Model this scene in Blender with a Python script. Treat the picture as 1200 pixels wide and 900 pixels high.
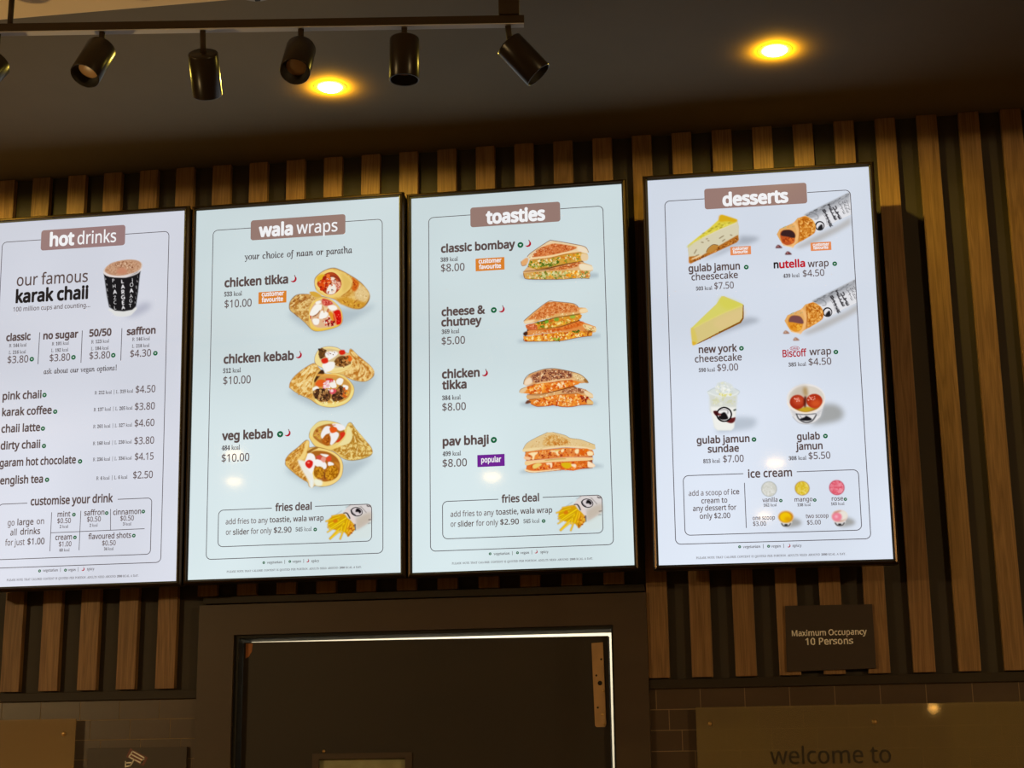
import bpy, bmesh, math, random
import numpy as np
from mathutils import Vector, Matrix, Euler
from mathutils.geometry import tessellate_polygon

# ------------------------------------------------------------------ clear
for o in list(bpy.data.objects):
    bpy.data.objects.remove(o, do_unlink=True)
S = bpy.context.scene
C = S.collection
PI = math.pi
random.seed(7)

# ------------------------------------------------------------------ camera
cam_data = bpy.data.cameras.new('camera')
cam_data.sensor_fit = 'HORIZONTAL'
cam_data.sensor_width = 36.0
cam_data.lens = 56.657
cam_data.clip_start = 0.05
cam = bpy.data.objects.new('camera', cam_data)
C.objects.link(cam)
cam.matrix_world = Matrix(((0.988001, 0.048401, 0.146671, 0.779193), (0.154028, -0.238570, -0.958833, -4.430476), (-0.011417, 0.969918, -0.243162, 1.650000), (0.000000, 0.000000, 0.000000, 1.000000)))
S.camera = cam

# ------------------------------------------------------------------ view, world
S.view_settings.view_transform = 'Standard'
S.view_settings.look = 'None'
S.view_settings.gamma = 1.0
S.view_settings.use_curve_mapping = False
S.view_settings.exposure = 0.0
world = bpy.data.worlds.new('world')
S.world = world
world.use_nodes = True
world.node_tree.nodes['Background'].inputs[0].default_value = (0.010, 0.008, 0.006, 1)
world.node_tree.nodes['Background'].inputs[1].default_value = 0.3

# lamp settings, used by the lamp builders further down
WARM = (1.0, 0.72, 0.10)
BEAM_W = 17.5          # narrow beam of each downlight at the menu wall
HALO_W = 7.5           # added upward spot that lays a halo on the ceiling round each downlight
ROOM = (1.0, 0.74, 0.36)
ROOM_W = 198.0         # added unseen lamps on both side walls, for the general room light
SOFFIT_W = 26.0        # added unseen uplighter that brightens the soffit, left of the frame
CEIL_Z = 3.511

# ------------------------------------------------------------------ helpers
def lin(c):
    r = []
    for v in c[:3]:
        v = v / 255.0
        r.append(v / 12.92 if v <= 0.04045 else ((v + 0.055) / 1.055) ** 2.4)
    return tuple(r)

def mat(name, col, rough=0.5, metal=0.0, spec=0.5, coat=0.0):
    m = bpy.data.materials.new(name)
    m.use_nodes = True
    b = m.node_tree.nodes['Principled BSDF']
    b.inputs['Base Color'].default_value = (*col, 1)
    b.inputs['Roughness'].default_value = rough
    b.inputs['Metallic'].default_value = metal
    b.inputs['Specular IOR Level'].default_value = spec
    b.inputs['Coat Weight'].default_value = coat
    return m

def nodes(m):
    return m.node_tree.nodes, m.node_tree.links, m.node_tree.nodes['Principled BSDF']

def noise_col(m, c0, c1, scale=(4, 4, 4), detail=4.0, lo=0.35, hi=0.65, bump=0.0, use_random=False):
    N, L, b = nodes(m)
    tc = N.new('ShaderNodeTexCoord'); mp = N.new('ShaderNodeMapping')
    mp.inputs['Scale'].default_value = scale
    nz = N.new('ShaderNodeTexNoise'); nz.inputs['Scale'].default_value = 1.0; nz.inputs['Detail'].default_value = detail
    L.new(tc.outputs['Object'], mp.inputs['Vector'])
    if use_random:
        oi = N.new('ShaderNodeObjectInfo'); mu = N.new('ShaderNodeMath'); mu.operation = 'MULTIPLY'; mu.inputs[1].default_value = 37.0
        cx = N.new('ShaderNodeCombineXYZ'); L.new(oi.outputs['Random'], mu.inputs[0]); L.new(mu.outputs[0], cx.inputs[0]); L.new(mu.outputs[0], cx.inputs[2])
        L.new(cx.outputs[0], mp.inputs['Location'])
    L.new(mp.outputs[0], nz.inputs['Vector'])
    cr = N.new('ShaderNodeValToRGB')
    cr.color_ramp.elements[0].position = lo; cr.color_ramp.elements[0].color = (*c0, 1)
    cr.color_ramp.elements[1].position = hi; cr.color_ramp.elements[1].color = (*c1, 1)
    L.new(nz.outputs['Fac'], cr.inputs['Fac'])
    L.new(cr.outputs['Color'], b.inputs['Base Color'])
    if bump:
        bp = N.new('ShaderNodeBump'); bp.inputs['Strength'].default_value = bump; bp.inputs['Distance'].default_value = 0.002
        L.new(nz.outputs['Fac'], bp.inputs['Height']); L.new(bp.outputs[0], b.inputs['Normal'])
    return m

def tag(o, label=None, cat=None, group=None, kind=None):
    if label: o['label'] = label
    if cat: o['category'] = cat
    if group: o['group'] = group
    if kind: o['kind'] = kind
    return o

def empty(name, loc=(0, 0, 0), rot=None, label=None, cat=None, group=None, kind=None):
    o = bpy.data.objects.new(name, None)
    o.empty_display_size = 0.1
    C.objects.link(o)
    o.location = loc
    if rot is not None:
        o.rotation_euler = rot
    return tag(o, label, cat, group, kind)

def link(name, bm, mats, parent=None, smooth=False):
    me = bpy.data.meshes.new(name)
    bm.normal_update()
    bm.to_mesh(me); bm.free()
    for m in (mats if isinstance(mats, (list, tuple)) else [mats]):
        me.materials.append(m)
    if smooth:
        for p in me.polygons: p.use_smooth = True
    o = bpy.data.objects.new(name, me)
    C.objects.link(o)
    if parent is not None: o.parent = parent
    return o

def box(bm, x0, x1, y0, y1, z0, z1, mi=0, bev=0.0, mtx=None):
    t = bmesh.new()
    bmesh.ops.create_cube(t, size=1.0)
    for v in t.verts:
        v.co = Vector(((x0 + x1) / 2 + v.co.x * (x1 - x0), (y0 + y1) / 2 + v.co.y * (y1 - y0), (z0 + z1) / 2 + v.co.z * (z1 - z0)))
    if bev:
        bmesh.ops.bevel(t, geom=list(t.edges), offset=bev, segments=2, profile=0.6, affect='EDGES')
    merge(bm, t, mi, mtx)

def merge(bm, t, mi=0, mtx=None):
    if mtx is not None: bmesh.ops.transform(t, matrix=mtx, verts=t.verts)
    vm = {}
    for v in t.verts: vm[v] = bm.verts.new(v.co)
    for f in t.faces:
        try:
            g = bm.faces.new([vm[v] for v in f.verts]); g.material_index = mi; g.smooth = f.smooth
        except ValueError:
            pass
    t.free()

def lathe(bm, prof, seg=32, mi=0, mtx=None, smooth=True):
    """profile (radius, z) revolved about Z"""
    t = bmesh.new()
    rings = []
    for r, z in prof:
        if r < 1e-6:
            rings.append([t.verts.new((0, 0, z))])
        else:
            rings.append([t.verts.new((r * math.cos(2 * PI * k / seg), r * math.sin(2 * PI * k / seg), z)) for k in range(seg)])
    for a, b in zip(rings, rings[1:]):
        for k in range(seg):
            k2 = (k + 1) % seg
            if len(a) == 1 and len(b) == 1: continue
            if len(a) == 1: f = t.faces.new((a[0], b[k2], b[k]))
            elif len(b) == 1: f = t.faces.new((a[k], a[k2], b[0]))
            else: f = t.faces.new((a[k], a[k2], b[k2], b[k]))
            f.smooth = smooth
    bmesh.ops.recalc_face_normals(t, faces=t.faces)
    merge(bm, t, mi, mtx)

def poly_prism(bm, pts, y0, y1, mi=0):
    """outline in x,z pushed from y0 (front) to y1 (back)"""
    f = [bm.verts.new((x, y0, z)) for x, z in pts]
    b = [bm.verts.new((x, y1, z)) for x, z in pts]
    n = len(pts)
    fs = [bm.faces.new(f), bm.faces.new(b[::-1])]
    for i in range(n):
        fs.append(bm.faces.new((f[i], b[i], b[(i + 1) % n], f[(i + 1) % n])))
    for q in fs: q.material_index = mi

def aim(direction):
    return Vector(direction).to_track_quat('Z', 'Y').to_matrix().to_4x4()

# ------------------------------------------------------------------ materials
M = {}
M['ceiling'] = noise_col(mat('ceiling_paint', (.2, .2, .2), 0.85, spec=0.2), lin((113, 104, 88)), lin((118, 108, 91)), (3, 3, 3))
M['backing'] = mat('black_backing_board', lin((58, 50, 42)), 0.6, spec=0.3)
M['wood'] = mat('brown_wood_slat', lin((125, 95, 60)), 0.5, spec=0.3)
def wood_nodes(m):
    N, L, b = nodes(m)
    tc = N.new('ShaderNodeTexCoord'); oi = N.new('ShaderNodeObjectInfo')
    mu = N.new('ShaderNodeMath'); mu.operation = 'MULTIPLY'; mu.inputs[1].default_value = 53.0
    L.new(oi.outputs['Random'], mu.inputs[0])
    cx = N.new('ShaderNodeCombineXYZ'); L.new(mu.outputs[0], cx.inputs[0]); L.new(mu.outputs[0], cx.inputs[2])
    mp = N.new('ShaderNodeMapping'); mp.inputs['Scale'].default_value = (26, 8, 1.1)
    L.new(tc.outputs['Object'], mp.inputs['Vector']); L.new(cx.outputs[0], mp.inputs['Location'])
    n1 = N.new('ShaderNodeTexNoise'); n1.inputs['Scale'].default_value = 1.0; n1.inputs['Detail'].default_value = 3; n1.inputs['Distortion'].default_value = 0.6
    L.new(mp.outputs[0], n1.inputs['Vector'])
    rg = N.new('ShaderNodeMath'); rg.operation = 'MULTIPLY'; rg.inputs[1].default_value = 9.0
    L.new(n1.outputs['Fac'], rg.inputs[0])
    fr = N.new('ShaderNodeMath'); fr.operation = 'PINGPONG'; fr.inputs[1].default_value = 0.5
    L.new(rg.outputs[0], fr.inputs[0])
    mp2 = N.new('ShaderNodeMapping'); mp2.inputs['Scale'].default_value = (420, 60, 9)
    L.new(tc.outputs['Object'], mp2.inputs['Vector']); L.new(cx.outputs[0], mp2.inputs['Location'])
    n2 = N.new('ShaderNodeTexNoise'); n2.inputs['Scale'].default_value = 1.0; n2.inputs['Detail'].default_value = 2
    L.new(mp2.outputs[0], n2.inputs['Vector'])
    ad = N.new('ShaderNodeMath'); ad.operation = 'MULTIPLY_ADD'; ad.inputs[1].default_value = 0.7
    L.new(fr.outputs[0], ad.inputs[0]); L.new(n2.outputs['Fac'], ad.inputs[2])
    cr = N.new('ShaderNodeValToRGB')
    cr.color_ramp.elements[0].position = 0.30; cr.color_ramp.elements[0].color = (*lin((114, 84, 56)), 1)
    cr.color_ramp.elements[1].position = 0.95; cr.color_ramp.elements[1].color = (*lin((156, 119, 80)), 1)
    L.new(ad.outputs[0], cr.inputs['Fac'])
    hv = N.new('ShaderNodeHueSaturation')
    ma = N.new('ShaderNodeMapRange'); ma.inputs['To Min'].default_value = 0.86; ma.inputs['To Max'].default_value = 1.12
    L.new(oi.outputs['Random'], ma.inputs['Value']); L.new(ma.outputs[0], hv.inputs['Value'])
    L.new(cr.outputs['Color'], hv.inputs['Color']); L.new(hv.outputs[0], b.inputs['Base Color'])
wood_nodes(M['wood'])
M['trim_black'] = mat('black_trim', lin((46, 36, 26)), 0.55, spec=0.3)
M['tile'] = noise_col(mat('brown_glazed_tile', (.1, .07, .05), 0.35, spec=0.4), lin((78, 62, 50)), lin((85, 68, 55)), (5, 5, 9))
M['grout'] = mat('pale_grout', lin((150, 128, 98)), 0.9, spec=0.1)
M['casing'] = noise_col(mat('dark_brown_door_casing', (.1, .06, .04), 0.45, spec=0.35), lin((73, 59, 49)), lin((77, 62, 51)), (3, 3, 14))
M['door'] = noise_col(mat('dark_brown_door_leaf', (.1, .07, .05), 0.5, spec=0.3), lin((52, 45, 40)), lin((56, 48, 42)), (2, 2, 5))
M['seal'] = mat('black_rubber_seal', lin((18, 15, 12)), 0.7)
M['steel'] = noise_col(mat('worn_brass_plate', (.4, .3, .2), 0.55, 0.2), lin((176, 140, 98)), lin((192, 152, 106)), (30, 30, 18))
M['hole'] = mat('dark_screw_hole', lin((28, 20, 14)), 0.8)
M['white'] = mat('white_wall_paint', lin((225, 220, 205)), 0.8)
M['bevel'] = mat('dark_bronze_bezel', lin((66, 52, 38)), 0.28, 0.85)
M['lip'] = mat('black_bezel_lip', lin((14, 12, 10)), 0.4)
M['housing'] = mat('black_screen_housing', lin((24, 22, 20)), 0.6)
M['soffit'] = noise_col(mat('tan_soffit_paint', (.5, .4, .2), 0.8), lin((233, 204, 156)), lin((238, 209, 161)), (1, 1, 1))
M['spot_black'] = mat('black_lacquered_metal', lin((36, 27, 19)), 0.28, 0.0, 0.25)
M['spot_inner'] = mat('matt_black_inner_baffle', lin((30, 24, 18)), 0.7)
M['spot_lens'] = mat('unlit_amber_lamp_lens', lin((170, 132, 92)), 0.35, 0.0, 0.6)
M['track'] = mat('dark_brown_track_metal', lin((48, 35, 22)), 0.6, spec=.2)
M['track_under'] = mat('pale_grey_track_channel', lin((185, 178, 170)), 0.6)
M['plastic'] = mat('white_detector_plastic', lin((150, 145, 137)), 0.5)
M['floor'] = noise_col(mat('dark_floor_tile', (.2, .15, .1), 0.5), lin((120, 100, 80)), lin((130, 108, 86)), (2, 2, 2))
M['plaster'] = noise_col(mat('beige_plaster_wall', (.4, .3, .2), 0.9), lin((150, 130, 105)), lin((158, 137, 110)), (1.5, 1.5, 1.5))

def emission(name, col, strength, base=(0, 0, 0), rough=0.4):
    m = mat(name, base, rough)
    b = m.node_tree.nodes['Principled BSDF']
    b.inputs['Emission Color'].default_value = (*col, 1)
    b.inputs['Emission Strength'].default_value = strength
    return m
M['lamp_disc'] = emission('lit_warm_lamp_lens', (1.0, 0.80, 0.42), 22.0)

# ------------------------------------------------------------------ the room
RX0, RX1, RY1 = -4.6, 5.2, -15.0
def slab(name, x0, x1, y0, y1, z0, z1, m):
    bm = bmesh.new(); box(bm, x0, x1, y0, y1, z0, z1)
    return tag(link(name, bm, m), kind='structure')
slab('floor', RX0, RX1, RY1, 0.06, -0.1, 0.0, M['floor'])
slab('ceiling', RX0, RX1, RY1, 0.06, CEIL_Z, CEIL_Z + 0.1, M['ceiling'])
slab('wall_left', RX0 - 0.1, RX0, RY1, 0.06, 0, CEIL_Z, M['plaster'])
slab('wall_right', RX1, RX1 + 0.1, RY1, 0.06, 0, CEIL_Z, M['plaster'])
slab('wall_front', RX0, RX1, RY1 - 0.1, RY1, 0, CEIL_Z, M['plaster'])
# menu wall with the doorway cut out of it
DX0, DX1, DZ = -0.702, 0.374, 2.079
bm = bmesh.new()
box(bm, RX0, DX0, 0.022, 0.12, 0, CEIL_Z)
box(bm, DX1, RX1, 0.022, 0.12, 0, CEIL_Z)
box(bm, DX0, DX1, 0.022, 0.12, DZ, CEIL_Z)
tag(link('wall_back', bm, M['backing']), kind='structure')
# tan soffit dropping from the ceiling towards the customers
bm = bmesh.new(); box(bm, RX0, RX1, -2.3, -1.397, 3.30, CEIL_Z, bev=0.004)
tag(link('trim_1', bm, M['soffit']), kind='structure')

# ------------------------------------------------------------------ tiled lower wall
PT = 0.116685                      # slat pitch
SLAT_B = 1.934
TW, TH, GR = 0.1185, 0.0548, 0.0022
bm = bmesh.new()
CASX0, CASX1, CASZ = -0.806, 0.4665, 2.165
def tile_run(xa, xb, x_first):
    """courses of stretcher tiles from just under the ledge down to the floor"""
    box(bm, xa, xb, 0.0069, 0.022, 0.0, 1.905, 1)
    row, zt = 0, 1.904
    while zt - TH > 0:
        off = x_first + 0.28 * TW * row
        k = math.floor((xa - off) / TW)
        while off + k * TW < xb:
            a = max(off + k * TW + GR / 2, xa + 0.0005); b = min(off + (k + 1) * TW - GR / 2, xb - 0.0005)
            if b - a > 0.004:
                box(bm, a, b, 0.006, 0.0155, zt - TH + GR, zt, 0)
            k += 1
        zt -= TH; row += 1
tile_run(-3.2, CASX0, -1.156)
tile_run(CASX1, 3.4, 1.077)
tag(link('wall_back_tiling', bm, [M['tile'], M['grout']]), kind='structure').name = 'trim_2'
# black ledge between slats and tiles
bm = bmesh.new()
for xa, xb in ((-3.2, CASX0), (CASX1, 3.4)):
    box(bm, xa, xb, -0.004, 0.022, 1.905, SLAT_B - 0.004, bev=0.002)
tag(link('trim_3', bm, M['trim_black']), kind='structure')

# ------------------------------------------------------------------ slats
slats = empty('slat_cladding', (0, 0.022, SLAT_B), label='row of vertical brown wooden slats on the black wall behind the four screens', cat='wall cladding')
SLAT_W = 0.05694
for k in range(-14, 37):
    x0 = (k - 12) * PT
    zb = SLAT_B
    if 5 <= k <= 15: zb = 2.192
    bm = bmesh.new()
    box(bm, x0, x0 + SLAT_W, 0.0, 0.0215, zb, CEIL_Z - 0.002, bev=0.0012)
    o = link('slat', bm, M['wood'], slats)
    o.matrix_parent_inverse = Matrix.Translation(-slats.location)
bm = bmesh.new()
box(bm, CASX0 + 0.005, CASX1 - 0.003, 0.004, 0.0215, 2.170, 2.190, bev=0.002)
tag(link('trim_4', bm, M['trim_black']), kind='structure')

# ------------------------------------------------------------------ doorway
bm = bmesh.new()
for pts in (((CASX0, 0), (DX0, 0), (DX0, DZ), (CASX0, CASZ)), ((DX1, 0), (CASX1, 0), (CASX1, CASZ), (DX1, DZ)), ((DX0, DZ), (DX1, DZ), (CASX1, CASZ), (CASX0, CASZ))):
    poly_prism(bm, pts, -0.010, 0.0215)
box(bm, DX0 - 0.0, DX0 + 0.012, 0.0, 0.118, 0, DZ, 1)
box(bm, DX0 + 0.012, DX1, 0.0, 0.118, DZ - 0.009, DZ, 1)
box(bm, DX1 - 0.006, DX1, 0.0, 0.118, 0, DZ - 0.009, 1)
tag(link('trim_5', bm, [M['casing'], M['seal']]), kind='structure')

door = empty('door_1', (-0.15, 0.03, 0.0), kind='structure')
def dlink(name, bm, m):
    o = link(name, bm, m, door); o.matrix_parent_inverse = Matrix.Translation(-door.location); return o
LX0, LX1 = -0.684, 0.356
WX0, WX1, WZ1, WZ0 = -0.459, -0.211, 1.735, 1.15
bm = bmesh.new()
ztl, ztr = 2.0605, 2.0535                      # the leaf has sagged a little
poly_prism(bm, [(LX0, 0.01), (WX0, 0.01), (WX0, ztl - .0015), (LX0, ztl)], 0.030, 0.070)
poly_prism(bm, [(WX1, 0.01), (LX1, 0.01), (LX1, ztr), (WX1, ztr + .004)], 0.030, 0.070)
poly_prism(bm, [(WX0, WZ1), (WX1, WZ1), (WX1, ztr + .004), (WX0, ztl - .0015)], 0.030, 0.070)
poly_prism(bm, [(WX0, 0.01), (WX1, 0.01), (WX1, WZ0), (WX0, WZ0)], 0.030, 0.070)
dlink('door_leaf', bm, M['door'])
bm = bmesh.new()
for a in ((WX0 - .018, WX1 + .018, WZ1 - .002, WZ1 + .014), (WX0 - .018, WX1 + .018, WZ0 - .014, WZ0 + .002)):
    box(bm, a[0], a[1], 0.026, 0.031, a[2], a[3], bev=0.001)
for a in ((WX0 - .018, WX0 + .002), (WX1 - .002, WX1 + .018)):
    box(bm, a[0], a[1], 0.026, 0.031, WZ0, WZ1, bev=0.001)
dlink('vision_frame', bm, M['casing'])
glass = noise_col(mat('greenish_frosted_glass', (.3, .3, .2), 0.25), lin((150, 148, 118)), lin((172, 170, 138)), (9, 1, 14), lo=.4, hi=.6)
bm = bmesh.new(); box(bm, WX0, WX1, 0.040, 0.046, WZ0, WZ1)
o = dlink('glass_pane', bm, glass)
bm = bmesh.new()
poly_prism(bm, [(0.310, 2.034), (0.342, 2.036), (0.3455, 1.815), (0.3415, 1.808), (0.3185, 1.808), (0.3145, 1.812)], 0.0265, 0.0302)
for hx, hz, hr in ((.336, 1.990, .0028), (.3215, 1.9465, .0028), (.3310, 1.9255, .0063), (.3235, 1.860, .0028)):
    lathe(bm, [(0, .0004), (hr, .0004), (hr, -.001)], 14, 1, Matrix.Translation((hx, 0.0265, hz)) @ Matrix.Rotation(PI / 2, 4, 'X'))
for hx, hz, hr in ((.3405, 1.904, .0032), (.3355, 1.841, .004), (.3405, 1.8165, .0036)):
    lathe(bm, [(0, .0014), (hr * .6, .0012), (hr, 0)], 14, 2, Matrix.Translation((hx, 0.0265, hz)) @ Matrix.Rotation(PI / 2, 4, 'X'))
M['screw'] = mat('brass_screw_head', lin((215, 175, 115)), 0.3, 0.9)
o = dlink('lock_plate', bm, [M['steel'], M['hole'], M['screw']]); o['label'] = 'tan metal plate with screw holes'
bm = bmesh.new()
poly_prism(bm, [(LX0 + .006, 2.058), (LX0 + .026, 2.057), (LX0 + .024, 2.035), (LX0 + .015, 2.020), (LX0 + .006, 2.016)], 0.0285, 0.0305)
o = dlink('worn_corner', bm, mat('bare_orange_wood', lin((168, 104, 58)), 0.7)); o['label'] = 'orange worn corner'
bm = bmesh.new()
lathe(bm, [(0, .004), (.004, .003), (.005, 0)], 14, 0, Matrix.Translation((-0.445, 0.0302, 1.755)) @ Matrix.Rotation(PI / 2, 4, 'X'))
dlink('screw', bm, M['screw'])
# lit white passage behind the door: its light shows through the gap round the leaf
bm = bmesh.new()
box(bm, -1.2, 0.9, 1.2, 1.25, 0, 2.9)
box(bm, -1.2, 0.9, 0.121, 1.25, 2.9, 2.95, 1)
box(bm, -1.25, -1.2, 0.121, 1.25, 0, 2.9)
box(bm, 0.9, 0.95, 0.121, 1.25, 0, 2.9)
box(bm, -1.2, 0.9, 0.061, 1.25, -0.05, 0)
M['passage_ceiling'] = mat('tan_passage_ceiling', lin((168, 156, 112)), 0.8)
tag(link('wall_passage', bm, [M['white'], M['passage_ceiling']]), kind='structure')
la = bpy.data.lights.new('passage_lamp', 'AREA'); la.energy = 36; la.size = 0.8; la.color = (1, .93, .78)
lo = bpy.data.objects.new('passage_lamp', la); C.objects.link(lo); lo.location = (-.15, .65, 2.85)

# ------------------------------------------------------------------ ceiling downlights
def downlight(x, y, label, beam=BEAM_W, halo=HALO_W):
    t = empty('ceiling_downlight', (x, y, CEIL_Z), label=label, cat='light', group='ceiling downlights')
    bm = bmesh.new()
    lathe(bm, [(.032, 0.0), (.032, -.0012), (.044, -.0012), (.046, 0)], 40)
    link('trim_ring', bm, M['trim_ring'], t)
    bm = bmesh.new()
    lathe(bm, [(0, -.0085), (.018, -.0078), (.028, -.005), (.0325, -.001)], 40)
    link('lens', bm, M['lamp_disc'], t)
    sp = bpy.data.lights.new('downlight_beam', 'SPOT'); sp.energy = beam; sp.color = WARM
    sp.spot_size = math.radians(177); sp.spot_blend = 0.42; sp.shadow_soft_size = 0.012
    so = bpy.data.objects.new('downlight_beam', sp); C.objects.link(so); so.parent = t; so.location = (0, 0, -.018)
    if halo:  # added spot facing up below the lens, makes the ceiling halo
        gp = bpy.data.lights.new('added_halo_spot', 'SPOT'); gp.energy = halo; gp.color = (1, .47, .0); gp.shadow_soft_size = 0.008; gp.spot_size = math.radians(169); gp.spot_blend = .7
        go = bpy.data.objects.new('added_halo_spot', gp); C.objects.link(go); go.parent = t; go.location = (0, 0, -.024); go.rotation_euler = (PI, 0, 0)
    return t
M['trim_ring'] = mat('downlight_ring', lin((150, 138, 118)), 0.5)
downlight(-0.317, -0.483, 'lit round ceiling downlight between the track spotlights, above the wraps and toasties screens')
downlight(0.882, -0.496, 'lit round ceiling downlight alone on the ceiling above the desserts screen')
downlight(-1.50, -0.480, 'lit round ceiling downlight beyond the left edge, above the hot drinks screen')

M['room_disc'] = emission('lit_shop_lamp_lens', (1.0, 0.58, 0.16), 60.0)
def room_lamp(x, y, label):
    t = empty('shop_downlight', (x, y, CEIL_Z), label=label, cat='light', group='downlights further back in the shop')
    bm = bmesh.new()
    lathe(bm, [(.06, 0.0), (.06, -.006), (.075, -.003), (.077, 0)], 32)
    link('trim_ring', bm, M['trim_ring'], t)
    bm = bmesh.new()
    lathe(bm, [(0, -.020), (.04, -.016), (.059, -.001)], 32)
    link('lens', bm, M['room_disc'], t)
for x, y, lb in ((-2.73, -6.29, 'first shop downlight on the left, near the viewer'), (-3.19, -7.67, 'far left shop downlight behind the viewer'), (-1.02, -6.55, 'middle shop downlight behind the viewer'),
                 (0.86, -6.46, 'shop downlight straight behind the viewer'), (0.76, -9.1, 'shop downlight furthest back from the screens')):
    room_lamp(x, y, lb)

def added_wall_lamp(x, y, z, side, label, w):  # lamp added out of view to light the menu wall
    t = empty('added_wall_lamp', (x, y, z), label=label, cat='lamp', group='added wall lamps outside the frame')
    bm = bmesh.new(); box(bm, -.012, .012, -.07, .07, -.10, .10, bev=.004); link('back_plate', bm, M['spot_black'], t)
    bm = bmesh.new(); lathe(bm, [(0, -.09), (.05, -.075), (.075, -.02), (.075, .03), (.05, .075), (0, .09)], 32, 0, Matrix.Translation((side * .10, 0, 0))); link('globe', bm, M['room_disc'], t)
    gp = bpy.data.lights.new('added_wall_light', 'POINT'); gp.energy = w; gp.color = ROOM; gp.shadow_soft_size = 0.06
    go = bpy.data.objects.new('added_wall_light', gp); C.objects.link(go); go.parent = t; go.location = (side * .26, 0, 0)
added_wall_lamp(RX0 + .012, -5.2, 2.95, 1, 'added globe wall lamp on the left side wall, out of view', ROOM_W)
added_wall_lamp(RX1 - .012, -5.2, 2.95, -1, 'added globe wall lamp on the right side wall, out of view', ROOM_W)

def uplighter(x, y, z, top, label, w):
    """added opaque bowl on a cord, out of view: its lamp brightens the soffit"""
    t = empty('added_uplighter', (x, y, z), label=label, cat='lamp')
    bm = bmesh.new(); lathe(bm, [(0, -.07), (.06, -.06), (.11, -.02), (.125, .03), (.122, .03), (.107, -.018), (.058, -.056), (0, -.066)], 32); link('bowl', bm, M['spot_black'], t)
    bm = bmesh.new()
    lathe(bm, [(0, -.03), (.004, -.03), (.004, top - z), (0, top - z)], 10, 0, Matrix.Translation((0, -.119, 0)))
    link('cord', bm, M['track'], t)
    sp = bpy.data.lights.new('added_uplight', 'SPOT'); sp.energy = w; sp.color = (1, .70, .30); sp.spot_size = math.radians(94); sp.spot_blend = .5; sp.shadow_soft_size = .03
    so = bpy.data.objects.new('added_uplight', sp); C.objects.link(so); so.parent = t; so.location = (0, 0, .05); so.rotation_euler = (PI, 0, 0)
uplighter(-1.30, -1.62, 1.78, 3.30, 'added black bowl uplighter under the soffit, out of view', SOFFIT_W)
def bare_bulb(x, y, z, top, r, label, m):
    t = empty('pendant_bulb', (x, y, z), label=label, cat='lamp')
    bm = bmesh.new(); lathe(bm, [(0, -r), (r * .7, -r * .7), (r, 0), (r * .7, r * .7), (.012, r)], 28); link('bulb', bm, m, t)
    bm = bmesh.new(); lathe(bm, [(.014, r * .9), (.014, r + .03), (.004, r + .035), (.004, top - z), (0, top - z)], 14); link('cord', bm, M['track'], t)
bare_bulb(1.84, -6.5, 2.12, CEIL_Z, .024, 'small bare pendant bulb behind the viewer', emission('lit_bare_bulb', (1, .50, .10), 60.0))

# ------------------------------------------------------------------ smoke detector
t = empty('smoke_detector', (-0.345, -1.068, CEIL_Z), label='pale round smoke detector on the ceiling at the top edge, above the track', cat='smoke detector')
bm = bmesh.new(); lathe(bm, [(.050, 0), (.050, -.008), (.046, -.016), (.036, -.021), (0, -.023)], 40); link('cover', bm, M['plastic'], t)
bm = bmesh.new(); box(bm, -.006, .006, .024, .030, -.0245, -.018); link('indicator', bm, M['seal'], t)

# ------------------------------------------------------------------ track and spotlights
TA, TB = Vector((-0.7533, -1.5082, 3.2074)), Vector((0.3436, -1.3518, 3.2074))
td = (TB - TA).normalized()
tn = Vector((td.y, -td.x, 0)).normalized()
TZ0 = TA.z
trk = empty('lighting_track', TA, label='long dark lighting track hanging below the ceiling and carrying the spotlights', cat='lighting track')
ang = math.atan2(td.y, td.x)
TL = (TB - TA).length
Tm = Matrix.Rotation(ang, 4, 'Z')
bm = bmesh.new(); box(bm, -0.9, TL, -.0105, .0105, .0015, .0195, bev=.001, mtx=Tm); link('rail', bm, M['track'], trk)
bm = bmesh.new(); box(bm, -0.898, TL - .001, -.0095, .0095, .0, .0022, mtx=Tm); link('channel', bm, M['track_under'], trk)['label'] = 'pale grey underside'
bm = bmesh.new(); box(bm, TL - .054, TL - .010, -.018, .018, .019, CEIL_Z - TZ0, bev=.002, mtx=Tm); link('drop_box', bm, M['track'], trk)
bm = bmesh.new(); lathe(bm, [(0, .019), (.006, .019), (.006, 3.30 - TZ0 if False else 3.30 - TZ0), (0, 3.30 - TZ0)], 16, 0, Matrix.Translation(Tm @ Vector((0.0198, 0, 0)))); link('hanger', bm, M['track'], trk)
def track_spot(base, ax, label, L=.095, R=.0315):
    """base = middle of the back cap, ax = pointing direction"""
    base = Vector(base); ax = Vector(ax).normalized()
    t = empty('track_spotlight', base, label=label, cat='spotlight', group='black spotlights on the track')
    m = aim(ax)
    bm = bmesh.new()
    lathe(bm, [(0, 0), (R - .004, 0), (R - .001, .0015), (R, .004), (R, L - .001), (R - .0008, L), (R - .0022, L), (R - .0025, L - .002)], 56, 0, m)
    link('body', bm, M['spot_black'], t)
    bm = bmesh.new()
    lathe(bm, [(R - .0025, L - .002), (R - .004, L - .012), (R * .66, L - .020)], 48, 0, m)
    link('baffle', bm, M['spot_inner'], t)
    bm = bmesh.new()
    lathe(bm, [(R * .67, L - .0202), (R * .4, L - .0175), (0, L - .0165)], 40, 0, m)
    link('lens', bm, M['spot_lens'], t)
    s = (base - TA).dot(td)
    top = TA + td * s
    foot = base + ax * .006
    d = foot - top
    bm = bmesh.new()
    q = aim(d); ln = d.length
    lathe(bm, [(0, 0), (.0062, 0), (.0062, ln), (0, ln)], 20, 0, Matrix.Translation(top - base) @ q)
    link('stem', bm, M['track'], t)
    return t
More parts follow.
